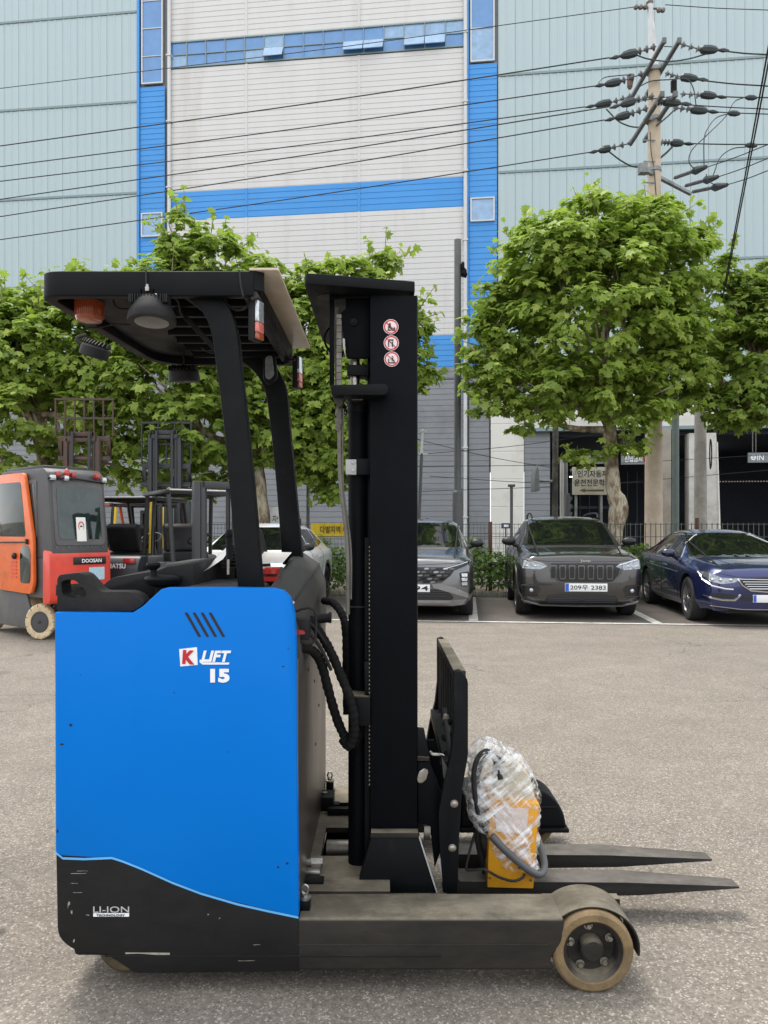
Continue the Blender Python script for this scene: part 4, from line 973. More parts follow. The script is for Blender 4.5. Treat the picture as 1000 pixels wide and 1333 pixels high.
# front cover hump over the battery bay
far = [(-.50, 1.17), (-.455, 1.20), (-.43, 1.325), (-.415, 1.35), (-.375, 1.348), (-.30, 1.295), (-.27, 1.22), (-.266, 1.06), (-.30, 1.0), (-.50, 1.0)]
near = [(-.46, 1.12), (-.42, 1.13), (-.395, 1.215), (-.385, 1.24), (-.35, 1.244), (-.30, 1.2), (-.272, 1.12), (-.268, .985), (-.30, .96), (-.46, .96)]
m = MB(); m.prism(round_poly(near, .012, 3), 2.462, 3.56, taper=round_poly(far, .012, 3)); fc = m.build('front_cover', M_cover2, RT, bevel=.006)
m = MB(); m.prism(round_poly([(-.50, 1.17), (-.50, 1.245), (-.40, 1.25), (-.38, 1.23), (-.38, 1.17)], .01), 2.50, 2.85); m.build('cover_step', M_cover2, fc, bevel=.01)
m = MB(); m.prism(round_poly([(-.46, 1.22), (-.46, 1.30), (-.40, 1.305), (-.385, 1.28), (-.385, 1.22)], .01), 2.8, 3.05); m.build('cover_step', M_cover2, fc, bevel=.01)
m = MB(); m.tube([(-.3015, 2.462, 1.202), (-.2985, 3.56, 1.297)], .003, 5); m.build('cover_seam', M_blackprint, fc)
# battery case
m = MB(); m.box(-.33, -.272, 2.452, 3.585, .235, 1.04); bc = m.build('battery_case', M_batt, RT, bevel=.004)
for (x, y, z) in ((-.2715, 3.0, .86), (-.2715, 3.2, .72), (-.2715, 3.05, .6), (-.2715, 2.75, .95)):
    m = MB(); m.lathe([(.006, 0), (.006, .002)], (x, y, z), 'x', 10); m.build('rivet_hole', M_blackprint, bc)
# ------------------------------------------------------------------ legs, wheels, floor plate
def leg(y0, y1, outer):
    z0, z1 = .072, .235
    m = MB(); X0, X1 = -.272, PX(735, 2.4)
    pr = round_poly([(X0, z0), (X0, z1), (X1-.02, z1), (X1, z1), (X1, .16), (X1-.035, .12), (X1-.043, z0+.03), (X1-.03, z0)], [0, 0, 0, 0, .03, .03, .02, 0])
    m.prism(pr, y0, y1); return m.build('support_leg', M_dusty, RT, bevel=.011, seg=3)
L1 = leg(2.40, 2.573, 1); L2 = leg(3.487, 3.65, -1)
m = MB(); m.box(-.27, PX(722, 2.4)-.02, 2.3985, 2.41, PZ(1230.6, 2.4), PZ(1229.9, 2.4)); m.build('leg_seam', M_fork, L1)
wc = Vector((PX(773.5, 2.4), 2.4, .1275)); RW = .1275
for yo, sgn, L in ((2.405, 1, L1), (3.505, 1, L2)):
    c = Vector((wc.x, yo, wc.z)); w_ = .115
    wh = thing('load_wheel', None, None) if 0 else None
    m = MB(); m.lathe([(.094, .0), (.098, -.004), (.118, -.004), (.1265, .004), (.1275, .015), (.1275, w_-.01), (.12, w_), (.094, w_)], c, 'y', 56)
    ty = m.build('load_wheel', M_poly, RT, smooth=40)
    m = MB(); m.lathe([(.0, .045), (.04, .045), (.075, .040), (.082, .012), (.094, .002), (.0945, .004), (.0945, w_-.01), (.03, w_-.01)], c, 'y', 48); m.build('rim', M_dusty, ty)
    m = MB(); m.lathe([(.083, .010), (.0905, .0025), (.0925, .004)], c, 'y', 48)
    m = MB(); m.lathe([(.0, .004), (.030, .005), (.036, .010), (.038, .018), (.038, .05), (.03, .05)], c, 'y', 28); m.build('hub_cap', M_dusty, ty)
    for i in range(5):
        a = 2*PI*i/5+R(96); q = c+Vector((.066*math.cos(a), .038, .066*math.sin(a)))
        m = MB(); m.lathe([(.0105, 0), (.0105, -.010), (.008, -.013), (.002, -.013)], q, 'y', 6); m.lathe([(.014, .003), (.014, -.001), (.01, -.001)], q, 'y', 14); m.build('wheel_bolt', M_chrome, ty)
def fender(y0, y1, c):
    m = MB(); A = [R(a) for a in np.linspace(168, -9, 34)]; ro, ri = 1.0, .955
    o_ = [(c.x+.152*ro*math.cos(a), c.z+.136*ro*math.sin(a)) for i, a in enumerate(A)]
    i_ = [(c.x+.152*ri*math.cos(a), c.z+.136*ri*math.sin(a)) for a in A]
    k = len(A); vs = [(x, y0, z) for x, z in o_]+[(x, y0, z) for x, z in i_]+[(x, y1, z) for x, z in o_]+[(x, y1, z) for x, z in i_]; fs_ = []
    for i in range(k-1):
        fs_ += [(i, i+1, k+i+1, k+i), (2*k+i, 3*k+i, 3*k+i+1, 2*k+i+1), (i, 2*k+i, 2*k+i+1, i+1), (k+i, k+i+1, 3*k+i+1, 3*k+i)]
    fs_ += [(0, k, 3*k, 2*k), (k-1, 3*k-1, 4*k-1, 2*k-1)]
    m.add(vs, fs_); m.build('wheel_guard', M_dusty, RT, bevel=.002, smooth=50)
fender(2.42, 2.575, wc)
m = MB(); m.box(PX(735, 2.4)-.03, wc.x+.13, 2.56, 2.6, .07, .22); m.build('axle_plate', M_dusty, RT)
m = MB(); m.prism(round_poly(pp([(600, 1028), (706, 1028), (724, 1040), (735, 1060), (738, 1078), (600, 1078)], 3.475), [0, .06, .05, .05, 0, 0], 5), 3.475, 3.66); wg = m.build('wheel_guard', M_black, RT, bevel=.012, seg=4)
m = MB(); m.box(PX(600, 3.46), PX(741, 3.46), 3.455, 3.66, PZ(1084, 3.46), PZ(1079, 3.46)); m.build('guard_flange', M_black, wg, bevel=.003)
m = MB(); m.tube([P(606, 1052, 3.476), P(724, 1051, 3.476)], .006, 6); m.build('guard_rib', M_black, wg)
# floor plate with a slot, rollers in the slot
zp = .241
m = MB()
for x0, x1, y0, y1 in ((-.30, -.235, 2.57, 3.49), (-.235, -.12, 2.57, 2.85), (-.235, -.12, 3.12, 3.49), (-.12, .02, 2.57, 3.49)): m.box(x0, x1, y0, y1, zp-.02, zp)
m.build('floor_plate', M_dusty, RT)
m = MB(); m.box(-.26, .02, 2.63, 3.59, .07, .08); m.build('under_plate', M_black, RT)
m = MB(); m.cyl((-.225, 3.02, .195), (-.05, 3.02, .195), .035, n=20); m.build('slot_roller', M_steel, RT)
m = MB(); m.cyl((-.215, 2.92, .185), (-.05, 2.92, .185), .022, n=16); m.build('slot_roller', M_steel, RT)
m = MB(); m.box(-.24, -.02, 3.25, 3.28, zp, zp+.03); m.box(-.24, -.14, 3.35, 3.355, zp, zp+.02); m.build('stop_bar', M_black, RT, bevel=.003)
# clamps and eye bolts holding the battery
for (px, py, d, s_) in ((396, 1178, 2.47, 1), (429, 1023, 3.6, .95)):
    m = MB(); q = P(px, py, d); bq = q+Vector((.002, 0, 0)); m.box(bq.x-.018*s_, bq.x+.018*s_, bq.y-.02, bq.y+.02, bq.z-.014, bq.z+.022); o = m.build('clamp_block', M_black, RT, bevel=.002)
    m = MB(); m.lathe([(.022*s_, .022), (.022*s_, .028), (.012, .03), (.012, .037)], bq, 'z', 16); m.tube([bq+Vector((.011*math.cos(a), 0, .05+.014*math.sin(a))) for a in np.linspace(0, 2*PI, 14)[:-1]], .0042, 6, closed=True); m.build('eye_bolt', M_chrome, o)
q = P(405, 1139, 2.70); m = MB(); m.box(q.x-.03, q.x+.035, q.y-.03, q.y+.06, zp, zp+.022); o = m.build('clamp_plate', M_chrome, RT, bevel=.003)
m = MB(); m.cyl(q+Vector((-.035, .02, .035)), q+Vector((.035, .02, .04)), .012, n=10); m.lathe([(.018, -.02), (.018, -.006), (.018, .006), (.018, .02)], q+Vector((.02, .02, .039)), 'x', 6); m.build('adjusting_bolt', M_chrome, o)
m = MB(); m.box(q.x-.05, q.x+.05, q.y-.08, q.y-.04, zp, zp+.012); m.build('slotted_bar', M_black, RT, bevel=.002)
q = P(426, 1052, 3.35); m = MB(); m.box(q.x-.045, q.x+.03, q.y-.05, q.y+.05, zp, zp+.06); m.box(q.x-.045, q.x+.055, q.y-.02, q.y+.02, zp, zp+.02); o = m.build('clamp_block', M_black, RT, bevel=.004)
m = MB(); m.lathe([(.012, .06), (.012, .066)], (q.x-.01, q.y, zp), 'z', 10); m.build('bolt_head', M_chrome, o)
# ------------------------------------------------------------------ mast
XM0, XM1 = PX(482, 2.7), PX(543, 2.7)
def channel(y0, y1, x0, x1, z0, z1, name='mast_channel', web_near=True):
    m = MB(); t_ = .014
    yw = (y0, y0+t_) if web_near else (y1-t_, y1)
    m.box(x0, x1, yw[0], yw[1], z0, z1)
    ya, yb = (yw[1], y1) if web_near else (y0, yw[0])
    m.box(x0, x0+.018, ya, yb, z0, z1); m.box(x1-.018, x1, ya, yb, z0, z1)
    return m.build(name, M_blackdeep, RT, bevel=.0025)
mc = channel(2.69, 2.78, XM0, XM1, .22, 2.272); mf = channel(3.38, 3.47, XM0, XM1, .22, 2.272, web_near=False)
channel(2.785, 2.85, XM0-.012, XM1-.03, .26, 2.24, 'inner_mast_channel'); channel(3.30, 3.375, XM0-.012, XM1-.03, .26, 2.24, 'inner_mast_channel', False)
for z in (.45, 1.2, 1.9): 
    m = MB(); m.box(XM0+.02, XM0+.05, 2.85, 3.30, z, z+.08); m.build('cross_tie', M_blackdeep, RT, bevel=.003)
def prism_d(m, pts, d0, d1): m.prism(pp(pts, d0), d0, d1)
# top tie plate, seen from below
m = MB()
plan = [(-.272, 2.60), (.108, 2.69), (.108, 3.47), (-.24, 3.5), (-.272, 3.4)]
m.prismz(round_poly(plan, [.03, .004, .004, .05, .05], 4), 2.285, 2.322); m.build('top_plate', M_black, RT, bevel=.006)
m = MB(); m.lathe([(.0, -.002), (.04, -.002), (.04, 0)], (-.2, 2.75, 2.285), 'z', 20); m.build('plate_boss', M_black, RT)
# inner plates and strips at the mast head
m = MB(); prism_d(m, [(429, 385), (435, 385), (435, 502), (429, 502)], 2.74, 2.755); prism_d(m, [(429, 384), (483, 383), (483, 388), (429, 389)], 2.73, 2.76); m.build('head_strip', M_blackdeep, RT, bevel=.002)
m = MB(); prism_d(m, [(450, 388), (482, 388), (482, 466), (452, 466), (443, 408), (450, 402)], 2.745, 2.765); hp = m.build('pulley_plate', M_blackdeep, RT, bevel=.003)
m = MB(); c = P(460.5, 418.5, 2.744); m.lathe([(.017, 0), (.017, -.004), (.013, -.006), (.013, -.003), (.007, -.003), (.007, -.008), (.002, -.008)], c, 'y', 24); m.build('pin_head', M_black, hp)
m = MB(); c = P(441, 440, 2.84); m.lathe([(.055, 0), (.058, .004), (.05, .012), (.05, .022), (.058, .03), (.055, .034)], c, 'y', 36); m.build('chain_pulley', M_black, hp)
m = MB()
for i in range(26): c = P(441.5, 412+i*4.4, 2.75); m.box(c.x-.009, c.x+.009, 2.745+(i % 2)*.004, 2.765, c.z-.0065, c.z+.0065)
m.build('lift_chain', M_steel, RT)['kind'] = 'stuff'
m = MB(); prism_d(m, [(446, 440), (449, 441), (450, 466), (446.5, 450)], 2.73, 2.735); m.build('chain_tag', M_pgrey, RT)
# lift cylinder
cx, cy = PX(466.5, 2.8), 2.80
m = MB(); m.cyl((cx, cy, .215), (cx, cy, PZ(533, 2.8)), .0365, n=36); lc = m.build('lift_cylinder', M_blackdeep, RT)
m = MB(); m.cyl((cx, cy, PZ(538, 2.8)), (cx, cy, PZ(520, 2.8)), .0395, n=36); m.build('cylinder_head', M_black, lc, bevel=.003)
m = MB(); m.cyl((cx-.012, cy, PZ(520, 2.8)), (cx-.012, cy, PZ(468, 2.8)), .0175, n=24); m.build('piston_rod', M_chrome, lc)
m = MB(); prism_d(m, [(452, 474), (480, 475), (480, 489), (452, 488)], 2.76, 2.84); m.build('rod_collar', M_black, lc, bevel=.003)
m = MB(); m.lathe([(.014, 0), (.014, .012), (.010, .016)], P(461, 473, 2.8), 'z', 6); m.build('rod_nut', M_steel, lc)
for y in (791, 1137, 1153):
    m = MB(); m.tube([(cx+.039*math.cos(a), cy+.039*math.sin(a), PZ(y, 2.8)-.006*math.sin(a)) for a in np.linspace(0, 2*PI, 24)[:-1]], .003, 6, closed=True); m.build('cable_tie', M_rubber, lc)
m = MB(); d = 2.74; prism_d(m, [(464, 597), (483, 597), (483, 618), (464, 618)], d, d+.06); cl_ = m.build('cylinder_clamp', M_black, RT, bevel=.002)
m = MB(); prism_d(m, [(450, 598), (464, 598), (464, 618), (450, 617.5)], d-.002, d+.05); m.build('clamp_half', M_pgrey, cl_, bevel=.002)
for y in (602, 612): m = MB(); m.lathe([(.006, 0), (.006, -.006)], P(460, y, d-.002), 'y', 8); m.build('clamp_bolt', M_chrome, cl_)
# forward hose bracket that stands proud of the mast
d = 2.62; m = MB(); m.prism(round_poly(pp([(430, 501), (505, 499.5), (505, 514), (432, 514)], d), [.004, .02, .02, .004], 4), d, 2.74); hb = m.build('hose_bracket', M_black, RT, bevel=.004)
m = MB(); prism_d(m, [(432, 514.5), (449, 514.5), (446, 526), (441, 531)], 2.68, 2.74); m.build('bracket_gusset', M_cover2, hb, bevel=.003)
m = MB(); m.box(PX(458, 2.7), PX(472, 2.7), 2.71, 2.76, PZ(520, 2.7), PZ(514, 2.7)); m.build('lock_nut', M_chrome, hb)
# pipes
def pipe(name, pts, r, mat, d=None, n=10, k=8, corr=0):
    q = [P(*p) if len(p) == 3 else P(p[0], p[1], d) for p in pts]; s_ = smooth_path(q, k)
    m = MB()
    if corr: m.tube(s_, [r*(1+corr*math.sin(i*1.35)+corr*.5*math.sin(i*.47)) for i in range(len(s_))], n)
    else: m.tube(s_, r, n)
    return m.build(name, mat, RT, smooth=60)
M_pipe = simple('grey_coated_pipe', srgb(112, 110, 102), .5, .2, dirt=srgb(80, 76, 68), dscale=8, damt=.4)
pipe('hydraulic_pipe', [(443, 528), (442, 560), (442.5, 610), (445, 645), (450, 685), (453, 730), (453, 800)], .0075, M_pipe, 2.73)
pipe('hydraulic_pipe', [(447, 532), (446, 580), (447, 640), (453, 680), (457, 720), (457, 780)], .004, M_pipe, 2.735)
pipe('hydraulic_pipe', [(438, 503), (438, 480), (437, 440), (439, 400)], .006, M_pipe, 2.79)
m = MB()
for y, r_ in ((533, .011), (538, .014), (544, .011), (549, .015), (555, .012), (559, .008)): m.ball(P(440.5+rs.uniform(-1, 1), y, 2.725), r_, 8)
m.build('taped_fitting', M_pipe, RT)
pipe('hydraulic_hose', [(422, 782, 3.2), (434, 785, 3.1), (445, 799, 3.0), (449.5, 816, 2.95), (451, 842, 2.92), (451, 875, 2.9), (452, 930, 2.88)], .0155, M_hose, corr=.06, k=14)
pipe('hydraulic_hose', [(384, 846, 2.52), (396, 843, 2.55), (410, 850, 2.6), (419, 866, 2.64), (426, 892, 2.66), (433, 918, 2.68), (441, 942, 2.7), (450, 960, 2.71), (461, 968, 2.74), (470, 950, 2.76), (472, 925, 2.78)], .0165, M_hose, corr=.07, k=14)
pipe('hydraulic_hose', [(404, 806, 2.75), (414, 820, 2.72), (425, 838, 2.7), (434, 856, 2.68), (444, 880, 2.67), (454, 905, 2.66), (460, 930, 2.66), (461, 955, 2.67), (454, 971, 2.68), (446, 962, 2.7)], .0165, M_hose, corr=.07, k=14)
pipe('electric_cable', [(384, 812, 2.5), (396, 818, 2.52), (408, 830, 2.56), (420, 848, 2.6), (431, 872, 2.64)], .006, M_rubber)
pipe('electric_cable', [(386, 806, 2.5), (399, 808, 2.54), (412, 820, 2.6), (424, 838, 2.66)], .005, M_rubber)
m = MB(); m.tube([P(*q, 2.49) for q in ((383, 797), (392, 793), (401, 791), (408, 793), (411, 799), (411.5, 815), (411, 831), (407, 837), (399, 838), (385, 835))], .0042, 8); m.build('connector_guard', M_plastic, RT)
m = MB(); m.prism(round_poly(pp([(386, 819), (396, 821), (398, 825), (387, 826)], 2.47), .003), 2.46, 2.48); m.build('red_connector', M_redlens, RT)
m = MB(); m.box(PX(385, 2.5), PX(403, 2.5), 2.49, 2.56, PZ(833, 2.5), PZ(806, 2.5)); m.build('plug_housing', M_plastic, RT, bevel=.006)
m = MB(); m.cyl(P(410, 806, 2.9), P(430, 804, 2.9), .018, n=16); m.cyl(P(428, 804, 2.9), P(431.5, 804, 2.9), .021, n=16); m.build('cable_gland', M_plastic, RT)
m = MB(); m.cyl(P(376, 783, 2.47), P(383, 786, 2.47), .008, n=12); m.build('key_switch', M_chrome, RT)
# pale ticks standing in for daylight through the gap between chain and mast
m = MB()
for i in range(58): c = P(481.3, 712+i*5.4, 2.70); m.box(c.x-.0024, c.x+.0012, 2.688, 2.70, c.z-.0035, c.z+.0035)
m.build('daylight_tick', M_steel, RT)['kind'] = 'stuff'
m = MB(); m.box(XM0-.02, XM0-.003, 2.74, 2.76, .25, PZ(700, 2.7)); m.build('leaf_chain', M_black, RT)
m = MB(); d = 2.675; m.prism(round_poly(pp([(457, 908), (482, 908), (482, 945), (461, 945)], d), .004), d, d+.1); lb = m.build('lower_bracket', M_black, RT, bevel=.002)
m = MB(); prism_d(m, [(457, 906), (480, 907.5), (482, 905), (482, 908.5), (457, 908.5)], 2.674, 2.775); m.build('bracket_top', M_dusty, lb)
m = MB(); prism_d(m, [(474, 862), (482, 860), (482, 905), (475, 905)], 2.7, 2.74); m.build('link_plate', M_black, lb, bevel=.003)
# foot bracket
m = MB(); m.prism(pp([(484, 1088), (544, 1088), (568.5, 1163), (463, 1163)], 2.655), 2.655, 2.69, taper=pp([(483.5, 1083), (544.5, 1083), (568.5, 1163), (463, 1163)], 2.655)); ft = m.build('mast_foot', M_black, RT, bevel=.0025)
m = MB(); m.prism(pp([(483, 1083.5), (544.5, 1083.5), (546, 1090), (482, 1090)], 2.655), 2.650, 2.692); m.build('foot_edge', M_dusty, ft, bevel=.002)
m = MB(); a, b_ = pp([(545.5, 1089), (569, 1163)], 2.65); m.tube([(a[0], 2.655, a[1]), (b_[0], 2.655, b_[1])], .0028, 5); m.build('foot_weld', M_pgrey, ft)
# stickers
M_stk = simple('sticker_white', srgb(236, 220, 220), .45, var=.05)
for i, (px, py) in enumerate(((509, 425.5), (509.5, 446.5), (510, 467.5))):
    c = P(px, py, 2.69); c.y = 2.6885; r = .0265
    m = MB(); m.lathe([(r, .001), (r, 0), (.001, 0)], c, 'y', 36); st = m.build('warning_sticker', M_stk, mc); c = c+Vector((0, -.0008, 0))
    m = MB(); ring = [(c.x+rr*math.cos(a), c.y, c.z+rr*math.sin(a)) for rr in (.0245, .0205) for a in np.linspace(0, 2*PI, 37)[:-1]]; m.add(ring, [(j, (j+1) % 36, 36+(j+1) % 36, 36+j) for j in range(36)]); m.build('sticker_ring', M_red, st, recalc=False)
    m = MB(); B = lambda x0, z0, x1, z1, w_=.0022: m.tube([(c.x+x0*r, c.y-.0002, c.z+z0*r), (c.x+x1*r, c.y-.0002, c.z+z1*r)], w_, 4)
    if i == 0: B(-.3, -.35, -.3, .2); B(-.15, .45, -.15, -.1, .004); B(-.15, -.1, .15, -.3); B(.1, -.45, .55, -.45); B(.45, -.1, .45, -.35, .0035); B(-.45, -.45, .05, -.45)
    if i == 1: B(-.35, .4, .3, .4); B(-.35, .4, -.35, -.5); B(.15, .1, .15, -.5, .003); B(.15, .2, .17, .22, .004)
    if i == 2: B(.1, .3, .12, .34, .0045); B(.1, .15, .08, -.2, .0035); B(-.45, -.5, .35, -.5); B(-.4, .0, -.4, -.5); B(.3, -.1, .3, -.5)
    m.build('sticker_figure', M_blackprint, st)
    m = MB(); m.tube([(c.x-.66*r, c.y-.0008, c.z+.66*r), (c.x+.66*r, c.y-.0008, c.z-.66*r)], .0016, 4); m.build('sticker_bar', M_red, st)
# ------------------------------------------------------------------ carriage, backrest and forks
LB = RT
nb = pp([(591, 876), (600, 873), (609.5, 884), (609.5, 985), (606, 1003), (601, 1035), (598, 1090), (596, 1163), (577, 1163), (573, 1105), (571, 1060), (578, 1020), (587, 985), (591, 950)], 2.65)
nb = round_poly(nb, [.004, .01, .02, .02, .02, 0, 0, 0, 0, 0, 0, 0, 0, 0], 4)
def bar(y0): m = MB(); m.prism(nb, y0, y0+.045); return m
b1 = bar(2.65).build('backrest_post', M_black, LB, bevel=.0025); bar(3.47).build('backrest_post', M_black, LB, bevel=.0025)
m = MB(); m.box(.243, .287, 2.69, 3.475, .925, .958); m.build('backrest_top_bar', M_dusty, LB, bevel=.004)
for i in range(7): m = MB(); y = 2.76+i*.107; m.box(.245, .262, y, y+.026, .34, .93); m.build('backrest_slat', M_black, LB)
for z0, z1 in ((.60, .64), (.30, .40)): m = MB(); m.box(.21, .262, 2.69, 3.475, z0, z1); m.build('carriage_bar', M_black, LB, bevel=.003)
for px, py in ((591.5, 1046), (589, 1103.5)):
    m = MB(); c = P(px, py, 2.65); c.y = 2.65; m.lathe([(.0135, 0), (.0135, -.003), (.0105, -.003), (.0105, -.010), (.006, -.012), (.002, -.012)], c, 'y', 20); m.build('carriage_bolt', M_chrome, b1)
m = MB(); prism_d(m, [(543.5, 992), (560, 992), (577, 1040), (577, 1100), (566, 1130), (560, 1075), (544, 1072)], 2.70, 2.73); cp = m.build('carriage_side_plate', M_blackdeep, LB, bevel=.003)
m = MB(); prism_d(m, [(543.5, 949), (552.5, 950), (559, 985), (543.5, 985)], 2.69, 2.72); m.build('carriage_lug', M_black, cp, bevel=.002)
m = MB(); prism_d(m, [(543.5, 984.5), (559, 986), (559, 991), (543.5, 991)], 2.688, 2.74); m.build('lug_lip', M_dusty, cp, bevel=.002)
m = MB(); prism_d(m, [(553, 964), (566, 964), (575, 1000), (575, 1060), (559, 1060)], 2.78, 2.80); m.build('inner_plate', M_blackdeep, cp)
m = MB(); m.prism(round_poly(pp([(543, 1013), (546, 1004), (553, 999.5), (558, 1004), (555, 1015), (549, 1020), (544, 1019)], 2.69), .006), 2.688, 2.70); zl = m.build('zinc_lever', M_chrome, cp, bevel=.002)
m = MB(); m.lathe([(.011, 0), (.011, -.006), (.006, -.006), (.006, -.002)], P(548, 1013.5, 2.688), 'y', 16); m.lathe([(.008, 0), (.008, -.004)], P(554, 1003.5, 2.688), 'y', 14); m.build('lever_pin', M_chrome, zl)
m = MB(); m.cyl(P(559, 1082, 2.72), P(573, 1082, 2.72), .0125, n=20); m.cyl(P(552, 1082, 2.72), P(560, 1082, 2.72), .03, n=24); m.build('side_roller', M_steel, cp)
m = MB(); m.cyl(P(559, 1047, 2.72), P(567, 1047, 2.72), .009, n=16); m.build('side_roller', M_steel, cp)
m = MB(); m.tube(smooth_path([P(560, 979, 2.7), P(564, 982, 2.69), P(572, 982.5, 2.69), P(577, 984, 2.7)], 4), .006, 8); m.build('elbow_fitting', M_chrome, cp)
for (x, y, r_) in ((580, 935, .014), (584, 950, .018), (579, 960, .012), (585, 968, .014), (582, 981, .012), (586, 940, .009)):
    m = MB(); m.ball(P(x, y, 2.78), r_, 8, (1, 1, 1.3)); m.build('hose_fitting', M_steel if r_ > .013 else M_black, cp)
pipe('carriage_hose', [(578, 922, 2.8), (582, 950, 2.76), (586, 990, 2.76), (590, 1020, 2.8)], .009, M_rubber)
m = MB(); prism_d(m, [(575, 985), (583, 1000), (587, 1025), (582, 1030), (577, 1010)], 2.66, 2.672); m.build('latch_plate', M_cover2, cp, bevel=.002)
m = MB(); m.prism(pp([(571, 1118), (577, 1118), (577.5, 1150), (576, 1150)], 2.66), 2.66, 2.67); m.build('wear_strip', M_pgrey, cp)
def fork(y0):
    m = MB(); w_ = .112
    pr = [(.235, .50), (.235, .085), (.26, .078), (.95, .088), (1.336, .104), (1.336, .112), (.9, .138), (.285, .142), (.272, .155), (.272, .50)]
    m.prism(pr, y0, y0+w_)
    f = m.build('fork', M_fork, RT, bevel=.004); return f
f1 = fork(2.86)
f2 = fork(3.10)
for f in (f1, f2):
    for v in f.data.vertices:
        wx = v.co.x+rootloc(RT).x
        if wx > 1.18:
            ymid = (sum(c.co.y for c in f.data.vertices)/len(f.data.vertices)); v.co.y = ymid+(v.co.y-ymid)*(1-.42*((wx-1.18)/.156)**1.6)
# ------------------------------------------------------------------ overhead guard
ptsO = round_poly([(-.414, 2.45), (-1.112, 2.45), (-1.045, 3.50), (-.414, 3.50)], [0, .08, .2, 0], 10)
ptsI = round_poly([(-.44, 2.485), (-1.072, 2.485), (-1.008, 3.465), (-.44, 3.465)], [0, .05, .17, 0], 10)
k = len(ptsO); z0, z1 = 2.197, 2.277; m = MB()
vs = [(x, y, z) for z in (z0, z1) for x, y in ptsO]+[(x, y, z) for z in (z0, z1) for x, y in ptsI]
fs_ = []
for i in range(k-1):
    fs_ += [(i, i+1, k+i+1, k+i), (2*k+i, 3*k+i, 3*k+i+1, 2*k+i+1), (i, 2*k+i, 2*k+i+1, i+1), (k+i, k+i+1, 3*k+i+1, 3*k+i)]
fs_ += [(0, k, 3*k, 2*k), (k-1, 3*k-1, 4*k-1, 2*k-1)]
m.add(vs, fs_); og = m.build('overhead_guard', M_black, RT, bevel=.004, smooth=50)
m = MB(); m.box(-.46, -.414, 2.486, 3.464, z0+.01, z1); m.build('guard_end_bar', M_black, og, bevel=.003)
m = MB(); m.prismz([(-.414, 2.45), (-.385, 2.47), (-.40, 2.52), (-.414, 2.53)], z0+.02, z1); m.build('guard_nose', M_black, og)
m = MB(); m.box(-1.034, -.84, 2.487, 3.463, z0+.03, z0+.045); m.build('guard_front_plate', M_black, og)
for i in range(7):
    y = 2.60+i*.128; m = MB(); m.box(-.84, -.46, y, y+.022, z0+.012, z0+.055); m.build('guard_slat', M_black, og, bevel=.002)
m = MB(); m.box(-.66, -.645, 2.486, 3.46, z0+.056, z0+.07); m.box(-.84, -.825, 2.486, 3.46, z0+.046, z0+.07); m.build('guard_stringer', M_black, og)
m = MB(); ro = round_poly([(-.336, 2.447), (-.43, 2.447), (-.43, 3.5), (-.336, 3.5)], [.01, 0, 0, .01], 3); m.prismz(ro, z1+.001, z1+.009)
m.build('roof_sheet', M_tansheet, og, bevel=.001)
m = MB(); m.prismz(round_poly([(-.432, 2.47), (-1.09, 2.47), (-1.03, 3.48), (-.432, 3.48)], [0, .06, .18, 0], 6), z1+.001, z1+.006); m.build('roof_window', simple('smoked_roof_sheet', srgb(60, 56, 52), .3, dirt=srgb(96, 90, 80), dscale=3, damt=.5), og)
def pillar(pts, y0, y1, name='guard_pillar'):
    m = MB(); m.prism(pts, y0, y1); return m.build(name, M_black, RT, bevel=.006, smooth=30)
def curve2(a, k=5): return [(p.x, p.y) for p in smooth_path([(x, y, 0) for x, y in a], k)]
Rg = curve2([(272, 377), (290, 390), (302, 408), (310, 440), (314, 482), (321, 543), (329, 620), (342, 768)]); Lg = curve2([(225, 377), (248, 392), (265, 408), (276, 434), (283, 482), (291, 543), (298, 620), (310.5, 768)])
pillar(pp(Rg+Lg[::-1], 2.5), 2.49, 2.55)
Rg = curve2([(330, 455), (352, 470), (365, 486), (374, 512), (378, 558), (384, 620), (395, 735)]); Lg = curve2([(296, 462), (322, 476), (336, 490), (346, 512), (351.5, 550), (359, 620), (368, 735)])
pillar(pp(Rg+Lg[::-1], 3.42), 3.41, 3.47)
# amber beacon under the guard
c = P(116.5, 386, 2.62); m = MB(); m.lathe([(.045, .012), (.056, .008), (.057, -.006), (.053, -.012), (.047, -.02), (.046, -.072), (.040, -.084), (.01, -.09)], c, 'z', 40)
for i in range(40): 
    a = 2*PI*i/40; m.tube([(c.x+.047*math.cos(a), c.y+.047*math.sin(a), c.z-.02), (c.x+.0465*math.cos(a), c.y+.0465*math.sin(a), c.z-.07)], .0016, 4)
m.build('amber_beacon', M_orangelens, RT)
# large round work light on its bracket
c = P(198, 409, 2.47); m = MB()
ax = Vector((.0, -.10, -1)).normalized(); u_ = Vector((1, 0, 0)); v_ = ax.cross(u_)
def ldisc(prof, c, ax, sx=1.0, n=44):
    u_ = ax.orthogonal().normalized() if abs(ax.x) > .9 else (Vector((1, 0, 0))-ax*ax.x).normalized(); v_ = ax.cross(u_); vs = []; fs = []; k = len(prof)
    for rr, o in prof:
        for j in range(n):
            a = 2*PI*j/n; vs.append(c+ax*o+u_*(rr*math.cos(a)*sx)+v_*(rr*math.sin(a)))
    for i in range(k-1):
        for j in range(n): fs.append((i*n+j, i*n+(j+1) % n, (i+1)*n+(j+1) % n, (i+1)*n+j))
    fs.append(tuple(range(n))); fs.append(tuple((k-1)*n+j for j in reversed(range(n)))); return vs, fs
m.add(*ldisc([(.045, -.05), (.058, -.035), (.068, -.012), (.074, .0), (.077, .022), (.075, .028), (.069, .028)], c, ax)); wl_ = m.build('work_light', M_plastic, RT, smooth=30)
